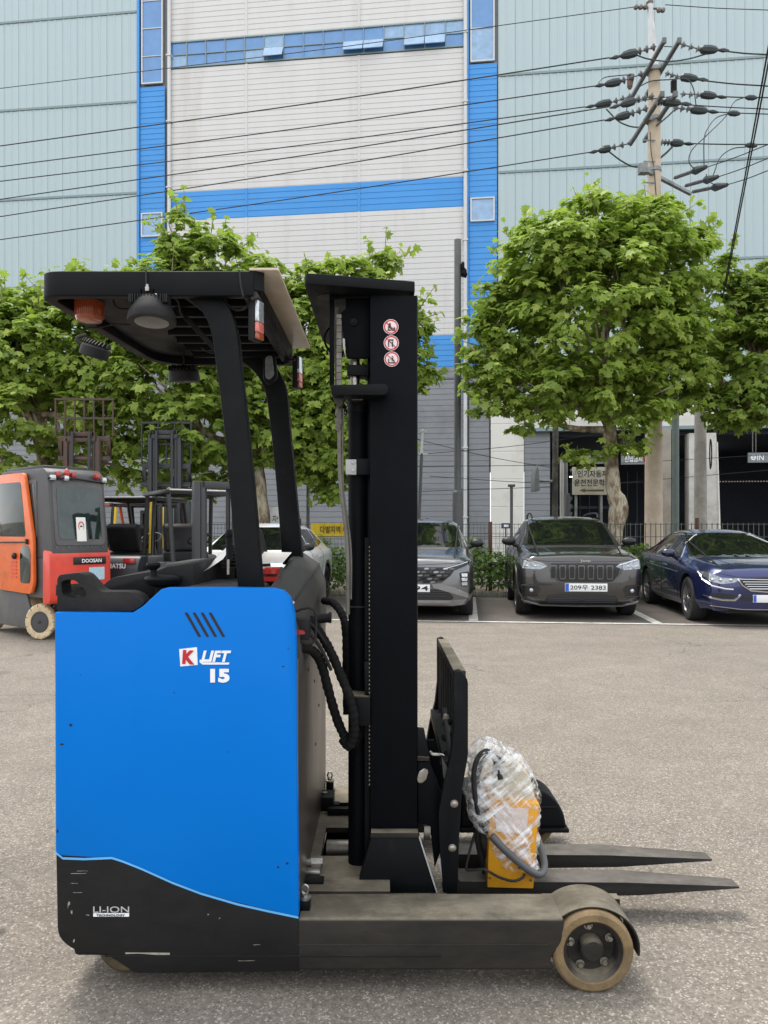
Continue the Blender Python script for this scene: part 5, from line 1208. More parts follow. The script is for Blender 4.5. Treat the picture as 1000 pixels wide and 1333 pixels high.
m = MB(); m.add(*ldisc([(.069, .026), (.05, .0285), (.002, .029)], c, ax)); m.build('lens', simple('smoked_lens', srgb(66, 68, 68), .12, .3, var=.5, dscale=25), wl_)
m = MB()
for i in range(15):
    a = -1.25+i*.178; p = c+ax*(-.03)+Vector((.062*math.sin(a), .0, .0))-ax*.0; m.box(p.x-.0018, p.x+.0018, p.y-.05, p.y+.0, p.z-.004, p.z+.022)
m.build('cooling_fin', M_plastic, wl_)['kind'] = 'stuff'
m = MB()
for sx in (-1, 1):
    b0 = P(192.5+sx*8, 380, 2.455); m.box(b0.x-.003, b0.x+.003, 2.45, 2.475, PZ(398, 2.46), PZ(377, 2.46))
m.box(PX(184, 2.46), PX(201, 2.46), 2.45, 2.475, PZ(387, 2.46), PZ(384, 2.46)); m.build('light_bracket', M_black, wl_, bevel=.001)
m = MB(); q = P(192, 376, 2.445); m.lathe([(.007, -.008), (.008, -.004), (.008, .006), (.005, .008), (.005, .014)], q, 'z', 8); m.ball(P(203, 384, 2.44), .006, 8); m.build('bracket_bolt', M_chrome, wl_)
m = MB(); m.tube([(PX(189.5, 2.44), 2.446, PZ(y, 2.44)) for y in (351, 362, 375)], .0035, 6); m.build('cable_tie', M_rubber, RT)
m = MB(); m.tube([(PX(311, 2.44), 2.446, PZ(351, 2.44)), (PX(313, 2.44), 2.446, PZ(370, 2.44)), (PX(316, 2.44), 2.45, PZ(385, 2.44))], .0035, 6); m.build('cable_tie', M_rubber, RT)
# two finned lamps on the far side
def finned(c, ax, r, name='finned_lamp'):
    m = MB(); m.add(*ldisc([(r*.86, -.03), (r*.97, -.022), (r, -.006), (r, .018), (r*.93, .021)], c, ax)); o = m.build(name, M_plastic, RT, smooth=30)
    m = MB(); m.add(*ldisc([(r*.92, .0205), (r*.5, .023), (.002, .023)], c, ax)); m.build('lens', MATS['smoked_lens'], o)
    u_ = (Vector((1, 0, 0))-ax*ax.x).normalized(); v_ = ax.cross(u_)
    for i in range(9):
        m = MB(); t_ = (i-4)/4.6; w_ = math.sqrt(max(0, 1-t_*t_))*r*.9; a = c-ax*.03+u_*(t_*r)
        m.add([a+v_*w_*s+u_*e-ax*h for e in (-.002, .002) for s, h in ((-1, 0), (1, 0), (1, .006), (.5, .022), (-.5, .022), (-1, .006))], [(0, 1, 2, 3, 4, 5), (11, 10, 9, 8, 7, 6)]+[(i_, (i_+1) % 6, 6+(i_+1) % 6, 6+i_) for i_ in range(6)])
        m.build('cooling_fin', M_plastic, o)
    return o
f1_ = finned(P(123, 459, 3.35), Vector((-.30, .12, -.93)).normalized(), .062)
f2_ = finned(P(239.5, 491, 3.42), Vector((.02, .12, -1)).normalized(), .068)
m = MB(); m.tube(smooth_path([P(104, 448, 3.35), P(100, 440, 3.35), P(112, 436, 3.38)], 4), .008, 6); m.build('lamp_arm', M_plastic, f1_)
m = MB(); m.cyl(P(239, 478, 3.42), P(239, 466, 3.44), .006); m.build('lamp_arm', M_plastic, f2_)
# combination lamps on the front edge
M_pinklens = simple('faded_red_lens', srgb(206, 112, 104), .15, var=.3, dscale=30, coat=.4)
def combo(c, w_, h_, ang):
    M = Matrix.Translation(c) @ Matrix.Rotation(ang, 4, 'Z')
    def bx(name, x0, x1, y0, y1, z0, z1, mat, par, bv=.003):
        m = MB(); m.box(x0, x1, y0, y1, z0, z1); m.v = [tuple(M @ Vector(v)) for v in m.v]; return m.build(name, mat, par, bevel=bv)
    o = bx('combination_lamp', -.011, .011, -w_, w_, -h_, h_, M_plastic, RT)
    bx('clear_lens', .0112, .022, -w_+.004, w_-.004, -h_*.1, h_-.004, M_lens, o); bx('red_lens', .0112, .022, -w_+.004, w_-.004, -h_*.62, -h_*.1-.001, M_pinklens, o); bx('amber_lens', .0112, .022, -w_+.004, w_-.004, -h_+.004, -h_*.62-.001, M_orangelens, o)
combo(P(332, 418, 2.50), .025, .066, R(-22)); combo(P(386.5, 485, 3.46), .022, .072, R(-22))
m = MB(); c = P(351.5, 480, 3.3)
m.prism(round_poly([(c.x-.03, c.z+.06), (c.x+.02, c.z+.075), (c.x+.035, c.z-.04), (c.x-.005, c.z-.07), (c.x-.028, c.z-.05)], .02, 4), 3.29, 3.325); ov = m.build('oval_mirror', M_black, RT, bevel=.006)
m = MB(); m.prism(round_poly([(c.x-.018, c.z+.048), (c.x+.012, c.z+.055), (c.x+.022, c.z-.03), (c.x-.002, c.z-.052), (c.x-.018, c.z-.04)], .014, 4), 3.283, 3.29); m.build('mirror_glass', M_lens, ov)
m = MB(); m.cyl(P(364, 462, 3.4), P(384, 468, 3.4), .008); m.cyl(P(372, 456, 3.4), P(374, 474, 3.4), .013); m.ball(P(377, 464, 3.38), .013, 8); m.build('lamp_mount', M_plastic, RT)
m = MB(); m.prism(pp([(323, 378), (333, 374), (338, 388), (328, 392)], 2.47), 2.46, 2.52); m.build('lamp_mount', M_cover2, RT, bevel=.003)
# wiring under the guard
for name, pts, r_ in (('guard_wire', [(112, 426, 2.6), (130, 426, 2.65), (150, 422, 2.7), (170, 423, 2.7), (186, 418, 2.6)], .0032), ('guard_wire', [(147, 388, 2.6), (150, 398, 2.6), (158, 402, 2.62), (170, 402, 2.65)], .0035),
                      ('guard_wire', [(210, 384, 2.46), (230, 390, 2.52), (236, 408, 2.6), (250, 425, 2.7), (266, 442, 2.9), (279, 454, 3.0)], .0035), ('guard_wire', [(215, 455, 3.4), (228, 452, 3.4), (238, 462, 3.42), (240, 476, 3.42)], .0035),
                      ('guard_wire', [(290, 384, 2.5), (296, 396, 2.52), (306, 403, 2.52), (318, 402, 2.5), (325, 395, 2.5)], .0045), ('guard_wire', [(262, 452, 3.2), (272, 458, 3.2), (284, 460, 3.2), (296, 462, 3.3)], .004), ('guard_wire', [(175, 362, 2.6), (200, 378, 2.6), (222, 396, 2.62)], .006)):
    pipe(name, pts, r_, M_rubber, n=6)
m = MB(); m.prism(pp([(212, 386), (222, 388), (283, 452), (277, 456)], 2.62), 2.62, 2.66); m.build('guard_brace', M_body, RT, bevel=.002)

# ------------------------------------------------------------------ wrapped charger on the near fork
M_yb = simple('yellow_enamel', srgb(222, 158, 32), .38, dirt=srgb(190, 130, 24), dscale=4, damt=.2)
BC = thing('wrapped_charger', 'yellow box wrapped in clear stretch film with black hoses, standing on the near fork', 'wrapped box', (.47, 2.92, .142))
d = 2.845
m = MB(); m.prism(pp([(634.5, 1155.5), (694.5, 1157), (702, 1046), (638, 1040)], d), d, d+.17); hs_ = m.build('housing', M_yb, BC, bevel=.003)
dz = PZ(1156, d)-.142
for o_ in (hs_,): pass
m = MB(); m.prism(pp([(641, 1042), (699, 1048), (690, 1010), (668, 992), (648, 998)], d+.03), d+.03, d+.14); m.build('inner_top', simple('cream_panel', srgb(206, 198, 176), .5, dirt=srgb(170, 158, 120), dscale=12, damt=.5), BC, bevel=.01)
m = MB(); m.prism(pp([(644, 1050), (688, 1052), (686, 1085), (646, 1082)], d), d-.003, d-.001); m.build('paper_label', simple('label_pink', srgb(222, 208, 200), .6, dirt=srgb(180, 150, 150), dscale=30, damt=.4), BC)
for px, py in ((637.5, 1143), (691, 1146), (676, 1130)): m = MB(); m.lathe([(.004, 0), (.0035, -.003)], P(px, py, d), 'y', 10); m.build('screw', M_steel, BC)
def bpipe(name, pts, r, mat, k=8): m = MB(); m.tube(smooth_path([P(*p) for p in pts], k), r, 10); return m.build(name, mat, BC, smooth=60)
bpipe('black_hose', [(626, 1075, 2.86), (619, 1040, 2.84), (617, 1005, 2.84), (624, 984, 2.85), (636, 978, 2.86), (645, 990, 2.85), (652, 1015, 2.83)], .010, M_rubber)
bpipe('black_hose', [(632, 1085, 2.88), (622, 1050, 2.88), (622, 1010, 2.88), (630, 990, 2.88), (642, 984, 2.9), (662, 1000, 2.9), (690, 1030, 2.9)], .010, M_rubber)
bpipe('black_hose', [(640, 1088, 2.83), (655, 1104, 2.82), (675, 1122, 2.82), (692, 1135, 2.82), (704, 1138, 2.84), (709, 1126, 2.88), (704, 1104, 2.92), (698, 1088, 2.95)], .0135, simple('grey_hose', srgb(84, 86, 88), .5, bmp=.3), 10)
bpipe('thin_cable', [(618, 1085, 2.9), (611, 1110, 2.86), (607, 1130, 2.84), (613, 1133, 2.83), (630, 1132, 2.82), (650, 1142, 2.815), (668, 1147, 2.815), (680, 1143, 2.82), (683, 1138, 2.83)], .0048, M_rubber)
bpipe('black_hose', [(620, 1076, 2.93), (626, 1110, 2.93), (634, 1140, 2.93)], .014, M_rubber); bpipe('black_hose', [(628, 1070, 2.9), (632, 1100, 2.9), (640, 1130, 2.95)], .016, M_rubber)
# stretch film: a crumpled translucent skin with streaks where it is gathered
mf_, tf, bf, of = nodes('stretch_film')
tcf = tf.nodes.new('ShaderNodeTexCoord')
def streak(rot, scale, st):
    mp = tf.nodes.new('ShaderNodeMapping'); mp.inputs['Rotation'].default_value = (0, R(rot), 0); tf.links.new(tcf.outputs['Object'], mp.inputs[0])
    return noise(tf, scale, 6, .68, mp.outputs[0], stretch=st)
n1 = streak(38, 12, (.35, .7, 4.0)); n3 = streak(-50, 11, (.3, .7, 4.2)); n2 = streak(10, 9, (.8, .8, 2.0))
bf.inputs['Base Color'].default_value = (.86, .88, .9, 1); bf.inputs['Roughness'].default_value = .16; bf.inputs['Specular IOR Level'].default_value = .8
tp_ = tf.nodes.new('ShaderNodeBsdfTransparent'); mx = tf.nodes.new('ShaderNodeMixShader')
st_ = nmix(tf, 1.0, ramp(tf, n1, [(.46, .05), (.60, .95)]), ramp(tf, n3, [(.50, 0), (.64, .9)]), 'SCREEN')
st_ = nmix(tf, 1.0, st_, ramp(tf, n2, [(.36, .35), (.55, 1)]), 'MULTIPLY'); tf.links.new(st_, mx.inputs[0])
tf.links.new(tp_.outputs[0], mx.inputs[1]); tf.links.new(bf.outputs[0], mx.inputs[2]); tf.links.new(mx.outputs[0], of.inputs[0])
bump(tf, bf, nmix(tf, .5, n1, n3), .8, .012)
lv = [(972, 630, 646), (978, 622, 662), (990, 616, 680), (1005, 614, 692), (1025, 613, 703), (1045, 611, 706), (1065, 612, 706), (1078, 616, 705), (1090, 632, 704), (1105, 636, 703), (1120, 640, 701), (1132, 655, 700)]
ys = np.linspace(972, 1132, 44); xl = np.interp(ys, [q[0] for q in lv], [q[1] for q in lv]); xr = np.interp(ys, [q[0] for q in lv], [q[2] for q in lv])
vs, fs_ = [], []; N = 72
for i, y in enumerate(ys):
    a, b_ = PX(xl[i], d), PX(xr[i], d); z = PZ(y, d); hw = (b_-a)/2*1.03; cx_ = (a+b_)/2; hy = .105 if y > 985 else .06+.045*(y-972)/13
    for j in range(N):
        t_ = 2*PI*j/N; sx = math.copysign(abs(math.cos(t_))**.55, math.cos(t_)); sy = math.copysign(abs(math.sin(t_))**.55, math.sin(t_))
        p = Vector((cx_+hw*sx, d+.085+hy*sy, z)); nn = mnoise.noise(p*22)*.010+(.5-abs(mnoise.noise(Vector((p.x*14+p.z*22, p.y*14, p.z*12-p.x*18)))))*.022-.008+mnoise.noise(Vector((p.x*38-p.z*45, p.y*30, p.z*30+p.x*60)))*.006
        vs.append(p+Vector((sx, sy, 0))*nn)
for i in range(len(ys)-1):
    for j in range(N): fs_.append((i*N+j, i*N+(j+1) % N, (i+1)*N+(j+1) % N, (i+1)*N+j))
fs_.append(tuple(reversed(range(N))))
m = MB(); m.add(vs, fs_); m.build('stretch_film', mf_, BC, smooth=180)
for (sx_, sy_, ex, ey, dd) in ((640, 978, 668, 982, 2.8), (664, 982, 674, 978, 2.8), (612, 1030, 610, 1042, 2.84), (628, 1076, 622, 1090, 2.84)):
    m = MB(); a, b_ = P(sx_, sy_, dd), P(ex, ey, dd); vv = []
    for i in range(7):
        q = a.lerp(b_, i/6); vv += [q+Vector((0, .01*math.sin(i*2.1), .006+.004*math.sin(i*1.7))), q+Vector((0, .02, -.012+.004*math.cos(i*2.3)))]
    m.add(vv, [(2*i, 2*i+1, 2*i+3, 2*i+2) for i in range(6)]); m.build('film_tail', mf_, BC, recalc=False)
# ------------------------------------------------------------------ parked cars
def paint(name, c, metal=.75, rough=.24):
    m, t, b, out = nodes(name); b.inputs['Base Color'].default_value = c
    n = noise(t, 900, 2); base = nmix(t, ramp(t, n, [(.4, 0), (.7, 1)]), c, tuple(min(1, x*1.25) for x in c[:3])+(1,)); t.links.new(base, b.inputs['Base Color'])
    b.inputs['Metallic'].default_value = metal; b.inputs['Roughness'].default_value = rough; b.inputs['Coat Weight'].default_value = 1; b.inputs['Coat Roughness'].default_value = .03
    return m
M_tyre = simple('tyre_rubber', srgb(34, 34, 35), .8, dirt=srgb(80, 76, 70), dscale=9, damt=.25)
M_rim = simple('alloy_rim', srgb(150, 150, 152), .3, .85, var=.1)
M_rimd = simple('dark_alloy_rim', srgb(60, 60, 62), .35, .8, var=.1)
M_trimb = simple('black_trim', srgb(22, 22, 23), .4, var=.1)
M_chr = simple('bright_chrome', srgb(205, 206, 208), .12, 1, var=.05)
M_head = simple('headlamp_glass', srgb(150, 155, 160), .05, .7, var=.6, dscale=16)
M_headd = simple('dark_headlamp_glass', srgb(46, 50, 54), .05, .4, var=.7, dscale=14)
M_plateW = simple('plate_white', srgb(226, 228, 228), .45, var=.02)
M_plateB = simple('plate_blue', srgb(40, 90, 190), .45, var=.02)
class Car:
    def __init__(s, label, loc, rz, stations, paintm, L, wheels, wr=.34, ww=.23, group=None, rim=M_rim, tilt=0):
        s.T = thing('parked_car', label, 'car', loc, rz, group)
        ys = [q[0] for q in stations]; yy = np.unique(np.concatenate([np.linspace(0, .12, 10), np.linspace(.12, .6, 14), np.linspace(.6, L-.4, 64), np.linspace(L-.4, L, 16)]))
        A = np.stack([np.interp(yy, ys, [q[i] for q in stations]) for i in range(1, 6)], 1)
        for _ in range(3):     # soften the joints between stations, ends kept
            B = A.copy()
            for i in range(1, len(yy)-1):
                h0, h1 = yy[i]-yy[i-1], yy[i+1]-yy[i]; wmid = .5
                B[i] = A[i]*(1-wmid)+wmid*(A[i-1]*h1+A[i+1]*h0)/(h0+h1)
            A = B
        vs = []; fs_ = []; ring = None
        for y, (w_, zl, zs, zt, wr_) in zip(yy, A):
            up = max(zt-zs, .02)
            half = [(0, zl), (.72*w_, zl), (.93*w_, zl+.03), (.985*w_, zl+.14), (1.0*w_, zl+(zs-zl)*.45), (.995*w_, zs-.14*(zs-zl)), (.97*w_, zs-.02), (.93*w_, zs+.012),
                    (.93*w_+(wr_-.93*w_)*.5, zs+up*.52), (wr_+(.93*w_-wr_)*.10, zs+up*.86), (wr_*.93, zt-.035*min(1, up/.2)), (wr_*.7, zt-.008), (wr_*.35, zt+.004), (0, zt+.008)]
            full = [(x, z) for x, z in half]+[(-x, z) for x, z in reversed(half[1:-1])]
            ring = len(full); vs += [(x, y, z) for x, z in full]
        for i in range(len(yy)-1):
            for j in range(ring): fs_.append((i*ring+j, i*ring+(j+1) % ring, (i+1)*ring+(j+1) % ring, (i+1)*ring+j))
        fs_.append(tuple(range(ring))); fs_.append(tuple(reversed([(len(yy)-1)*ring+j for j in range(ring)])))
        m = MB(); m.add(vs, fs_); s.body = m.build('body', [paintm, M_trimb], s.T, world=False, smooth=48)
        s.body.data.materials.clear(); s.body.data.materials.append(paintm); s.body.data.materials.append(M_trimb)
        W = max(q[1] for q in stations); s.W = W
        for wy in wheels:
            m = MB(); m.cyl((-2, wy, wr), (2, wy, wr), wr+.055, n=40); c = m.build('cutter', [M_trimb, M_trimb], s.T, world=False, smooth=0)
            for p in c.data.polygons: p.material_index = 1
            md = s.body.modifiers.new('b', 'BOOLEAN'); md.object = c; md.operation = 'DIFFERENCE'; md.solver = 'EXACT'
            dg = bpy.context.evaluated_depsgraph_get(); dg.update(); me = bpy.data.meshes.new_from_object(s.body.evaluated_get(dg)); s.body.modifiers.clear(); s.body.data = me; bpy.data.objects.remove(c)
        s.body.data.shade_smooth(); s.body.data.set_sharp_from_angle(angle=R(48))
        bm = bmesh.new(); bm.from_mesh(s.body.data); s.bvh = BVHTree.FromBMesh(bm); bm.free()
        # dark floor so that no daylight shows through the arches
        m = MB(); m.box(-W*.72, W*.72, .5, L-.4, .24, .75); m.build('underbody', M_trimb, s.T, world=False)
        for wy in wheels:
            for sx in (-1, 1):
                c = Vector((sx*(W-.015-ww/2), wy, wr)); hw = ww/2
                m = MB(); m.lathe([(wr*.66, -hw+.01), (wr*.7, -hw), (wr*.93, -hw), (wr, -hw+.03), (wr, hw-.03), (wr*.93, hw), (wr*.7, hw), (wr*.66, hw-.01)], c, 'x', 36)
                t_ = m.build('wheel', M_tyre, s.T, world=False, smooth=40)
                m = MB(); e = sx*(hw-.008)
                m.lathe([(wr*.67, e*1.04), (wr*.64, e*1.04), (wr*.60, e*.55)], c, 'x', 36, caps=False); 
                for i in range(10):
                    a = 2*PI*i/10+(.13 if i % 2 else -.13); u = Vector((0, math.cos(a), math.sin(a))); v = Vector((0, -math.sin(a), math.cos(a)))
                    ce = c+Vector((e*1.0, 0, 0)); q = [ce+u*.05-v*.018, ce+u*.05+v*.018, ce+u*wr*.65+v*.014, ce+u*wr*.65-v*.014]
                    m.add(q+[p-Vector((e*.3, 0, 0)) for p in q], [(0, 1, 2, 3), (4, 7, 6, 5), (0, 4, 5, 1), (1, 5, 6, 2), (2, 6, 7, 3), (3, 7, 4, 0)])
                m.lathe([(.005, e*1.06), (.05, e*1.05), (.06, e*.8)], c, 'x', 20)
                m.build('rim', rim, t_, world=False)
                m = MB(); m.lathe([(.01, e*.5), (wr*.66, e*.5)], c, 'x', 24); m.build('brake_disc', M_trimb, t_, world=False)
    def cast(s, u, v, mode):
        if mode == 'f': o, d = Vector((u, -4, v)), Vector((0, 1, 0))
        elif mode == 'b': o, d = Vector((u, 12, v)), Vector((0, -1, 0))
        elif mode == 'l': o, d = Vector((-4, u, v)), Vector((1, 0, 0))
        elif mode == 'r': o, d = Vector((4, u, v)), Vector((-1, 0, 0))
        else: o, d = Vector((u, v, 5)), Vector((0, 0, -1))
        h = s.bvh.ray_cast(o, d)
        if h[0] is None:
            h = s.bvh.find_nearest(o+d*(4 if mode != 'b' else 7.5))
        return h[0], h[1]
    def patch(s, name, poly, mode, mat, off=.004, th=.012, par=None, rnd=0, res=.09, bev=0):
        if rnd: poly = round_poly(poly, rnd, 4)
        bm = bmesh.new(); f = bm.faces.new([bm.verts.new((u, v, 0)) for u, v in poly])
        bmesh.ops.triangulate(bm, faces=[f])
        for _ in range(5):
            le_ = [e for e in bm.edges if e.calc_length() > res]
            if not le_: break
            bmesh.ops.subdivide_edges(bm, edges=le_, cuts=1); bmesh.ops.triangulate(bm, faces=[f for f in bm.faces if len(f.verts) > 3])
        vs = [v.co.copy() for v in bm.verts]; bm.verts.index_update(); fs_ = [tuple(v.index for v in f.verts) for f in bm.faces]
        be = [(e.verts[0].index, e.verts[1].index) for e in bm.edges if len(e.link_faces) == 1]; bm.free()
        P0 = []; P1 = []
        for v in vs:
            h, n_ = s.cast(v.x, v.y, mode); P0.append(h+n_*off); P1.append(h-n_*th)
        k = len(vs); m = MB(); m.add(P0+P1, fs_+[(a, b_, b_+k, a+k) for a, b_ in be])
        return m.build(name, mat, par or s.T, world=False, smooth=35)
    def line(s, name, pts, mode, mat, r=.004, par=None, off=0, n=5, step=10):
        q = []
        for i in range(len(pts)-1):
            for j in range(step): u = pts[i][0]+(pts[i+1][0]-pts[i][0])*j/step; v = pts[i][1]+(pts[i+1][1]-pts[i][1])*j/step; h, n_ = s.cast(u, v, mode); q.append(h+n_*off)
        h, n_ = s.cast(*pts[-1], mode); q.append(h+n_*off)
        m = MB(); m.tube(q, r, n); return m.build(name, mat, par or s.T, world=False)
    def mirror(s, y, z, mat, w_=.11, sides=(-1, 1), x=None):
        for sx in sides:
            X = sx*((x or s.W)+.06)
            m = MB(); m.ball((X, y, z), 1, 16, (w_, .075, .075)); m.v = [(a, b_ if b_ < y+.03 else y+.03, c) for a, b_, c in m.v]
            o = m.build('wing_mirror', mat, s.T, world=False, smooth=60)
            m = MB(); m.tube([(X-sx*.06, y+.02, z-.04), (sx*(s.W-.09), y+.03, z-.09)], [.035, .03], 8); m.build('mirror_arm', M_trimb, o, world=False)
    def plate(s, x, z, w_, h_, txt, blue=True, y=None):
        h, n_ = s.cast(x, z, 'f'); y0 = (h.y if y is None else y)-.018
        m = MB(); m.box(x-w_/2, x+w_/2, y0, y0+.03, z-h_/2, z+h_/2); o = m.build('number_plate', M_plateW, s.T, bevel=.003, world=False)
        if txt:
            m = MB(); x0 = x-w_/2+(w_*.12 if blue else w_*.04); put_text(m, txt, Matrix.Translation((x0, y0-.0025, z-h_*.32)), 1, fit=(x+w_/2-w_*.04-x0, h_*.64), bold=.008); m.build('plate_lettering', M_blackprint, o, world=False)
        if blue:
            m = MB(); m.box(x-w_/2+.004, x-w_/2+w_*.09, y0-.001, y0+.004, z-h_/2+.004, z+h_/2-.004); m.build('plate_band', M_plateB, o, world=False)
        return o
def sym(poly): return [(-u, v) for u, v in reversed(poly)]

CG = 'cars parked in the bays'
# ---- grey jeep-style car; fx, fz turn photograph pixels on its front plane into car coordinates
K = 81.0
def gx(cx): return lambda px: (px-cx)/K
jz = lambda py: 1.45-(py-690)/K
SUV = [(0, .70, .30, .74, .82, .54), (.02, .79, .26, .83, .91, .63), (.07, .86, .22, .91, .99, .70), (.16, .90, .21, .94, 1.02, .72), (.35, .925, .26, .97, 1.05, .76), (.7, .94, .25, 1.0, 1.09, .78), (1.15, .94, .25, 1.03, 1.135, .78),
       (1.3, .94, .25, 1.05, 1.19, .76), (2.0, .94, .25, 1.06, 1.585, .64), (2.3, .94, .25, 1.07, 1.645, .62), (3.2, .94, .25, 1.09, 1.655, .61), (4.0, .94, .25, 1.1, 1.61, .59), (4.4, .91, .27, 1.08, 1.35, .62), (4.55, .88, .3, 1.02, 1.12, .66), (4.62, .8, .4, .95, 1.0, .6)]
c1 = Car('charcoal jeep-style car with a seven slot grille, plate 209 2383, under the large tree', (3.17, 12.33, 0), TH, SUV, paint('charcoal_metallic', srgb(68, 67, 66)), 4.62, (.92, 3.64), .355, group=CG, rim=M_rimd)
X = gx(759)
c1.patch('windscreen', [(-.71, 1.145), (.71, 1.145), (.665, 1.38), (.605, 1.575), (-.605, 1.575), (-.665, 1.38)], 'f', M_glass_dark, .003, .02, rnd=.05)
c1.line('windscreen_trim', [(-.74, 1.15), (-.64, 1.58)], 'f', M_trimb, .014); c1.line('windscreen_trim', [(.74, 1.15), (.64, 1.58)], 'f', M_trimb, .014)
c1.line('cowl', [(-.72, 1.125), (0, 1.135), (.72, 1.125)], 'f', M_trimb, .02)
for sd_ in ('l', 'r'):
    c1.patch('side_window', [(1.42, 1.13), (2.28, 1.13), (2.28, 1.53), (2.05, 1.53)], sd_, M_glass_dark, .003, rnd=.03)
    c1.patch('side_window', [(2.36, 1.13), (3.2, 1.15), (3.2, 1.53), (2.36, 1.54)], sd_, M_glass_dark, .003, rnd=.03)
    c1.patch('side_window', [(3.28, 1.15), (3.95, 1.24), (3.7, 1.5), (3.28, 1.53)], sd_, M_glass_dark, .003, rnd=.03)
    c1.line('door_seam', [(1.35, .40), (1.35, .95), (1.5, 1.08)], sd_, M_blackprint, .005); c1.line('door_seam', [(2.32, .4), (2.32, 1.1)], sd_, M_blackprint, .005); c1.line('door_seam', [(3.1, .45), (3.35, .9), (3.26, 1.1)], sd_, M_blackprint, .005)
    c1.patch('arch_trim', [(.92+.50*math.cos(a), .36+.50*math.sin(a)) for a in np.linspace(PI, 0, 14)]+[(.92+.42*math.cos(a), .36+.42*math.sin(a)) for a in np.linspace(0, PI, 14)], sd_, M_trimb, .012, .01)
    c1.line('sill_trim', [(1.45, .34), (3.1, .34)], sd_, M_trimb, .03)
    sx = -1 if sd_ == 'l' else 1
    m = MB(); m.tube(smooth_path([(sx*.56, 2.15, 1.62), (sx*.575, 2.3, 1.70), (sx*.56, 3.0, 1.715), (sx*.54, 3.7, 1.68), (sx*.53, 3.85, 1.61)], 5), .016, 6); m.build('roof_rail', M_trimb, c1.T, world=False)
X0 = [round(-.415+i*.138, 3) for i in range(7)]
M_slot = simple('slot_frame_grey', srgb(96, 95, 94), .3, .7, var=.1)
c1.patch('grille_panel', [(X(722), jz(736)), (X(806), jz(736)), (X(803), jz(750)), (X(795), jz(759)), (X(733), jz(759)), (X(725), jz(750))], 'f', M_trimb, .006, .02, rnd=.03, res=.05)
c1.line('grille_surround', [(X(720), jz(735.5)), (X(723), jz(750)), (X(732), jz(760)), (X(796), jz(760)), (X(805), jz(750)), (X(808), jz(735.5))], 'f', M_slot, .010, off=.008)
for x in X0:
    o = c1.patch('grille_slot', [(x-.05, jz(738.5)), (x+.05, jz(738.5)), (x+.044, jz(756)), (x-.044, jz(756))], 'f', M_slot, .014, .01, rnd=.02, res=.05)
    o = c1.patch('slot_mesh', [(x-.036, jz(740)), (x+.036, jz(740)), (x+.032, jz(754.5)), (x-.032, jz(754.5))], 'f', M_blackprint, .018, .006, rnd=.014, res=.04, par=o)
for sg in (1, -1):
    f_ = (lambda q: q) if sg == 1 else sym
    o = c1.patch('headlamp', f_([(.50, jz(740)), (.57, jz(736)), (.84, jz(730)), (.90, jz(735)), (.86, jz(742.5)), (.62, jz(744))]), 'f', M_head, .012, .02, rnd=.015, res=.04)
    c1.line('running_light', [(sg*.55, jz(738.5)), (sg*.70, jz(734.5)), (sg*.85, jz(731.5))], 'f', M_chr, .011, par=o, off=.012)
    for xx in (.68, .80): 
        h, n_ = c1.cast(sg*xx, jz(739.5), 'f'); m = MB(); m.ball(h+n_*.004, .024, 10); m.build('lamp_projector', M_chr, o, world=False)
    o = c1.patch('fog_lamp_bezel', f_([(.60, jz(768)), (.66, jz(763)), (.86, jz(762)), (.88, jz(768)), (.84, jz(778)), (.66, jz(778))]), 'f', M_trimb, .008, .02, rnd=.02, res=.05)
    c1.line('fog_bezel_edge', [(sg*.64, jz(777)), (sg*.85, jz(777)), (sg*.87, jz(764)), (sg*.66, jz(764.5))], 'f', M_rimd, .010, par=o, off=.01)
    h, n_ = c1.cast(sg*.74, jz(770), 'f'); m = MB(); m.ball(h, .035, 12); m.build('fog_lamp', M_lens, o, world=False)
c1.patch('lower_grille', [(-.56, jz(786.5)), (-.50, jz(776.5)), (-.3, jz(774)), (.3, jz(774)), (.50, jz(776.5)), (.56, jz(786.5))], 'f', M_trimb, .006, .02, rnd=.02, res=.06)
for i in range(5): c1.line('grille_wire', [(-.5, jz(776.6+i*2)), (.5, jz(776.6+i*2))], 'f', M_rimd, .005, off=.007)
h, n_ = c1.cast(0, jz(780), 'f'); m = MB(); m.lathe([(.03, -.02), (.03, .02)], h, 'y', 16); m.build('radar_sensor', M_blackprint, c1.T, world=False)
c1.line('bumper_blade', [(-.86, jz(783.5)), (-.6, jz(788.5)), (0, jz(789.5)), (.6, jz(788.5)), (.86, jz(783.5))], 'f', M_rim, .018, off=.004)
c1.patch('bumper_valance', [(-.88, jz(786)), (-.6, jz(791)), (.6, jz(791)), (.88, jz(786)), (.84, jz(794)), (.5, .33), (-.5, .33), (-.84, jz(794))], 'f', M_trimb, .005, .02, res=.1)
c1.line('hood_edge', [(-.86, jz(731)), (-.5, jz(733.5)), (0, jz(734)), (.5, jz(733.5)), (.86, jz(731))], 'f', M_blackprint, .005, off=.0)
c1.plate(X(764.5), jz(766), .62, .125, '209우 2383')
h, n_ = c1.cast(X(764), jz(733), 'f'); m = MB(); put_text(m, 'Jeep', Matrix.Translation((X(757.5), h.y-.03, jz(735.2))), 1, fit=(.155, .055), bold=.01); m.build('badge_lettering', M_chr, c1.T, world=False)
c1.mirror(1.62, 1.205, M_trimb, .12)
for xx in (-.38, .38): c1.line('hood_crease', [(xx*1.05, .35), (xx*1.3, 1.1)], 't', paint('charcoal_crease', srgb(88, 87, 85)), .012, off=-.006)
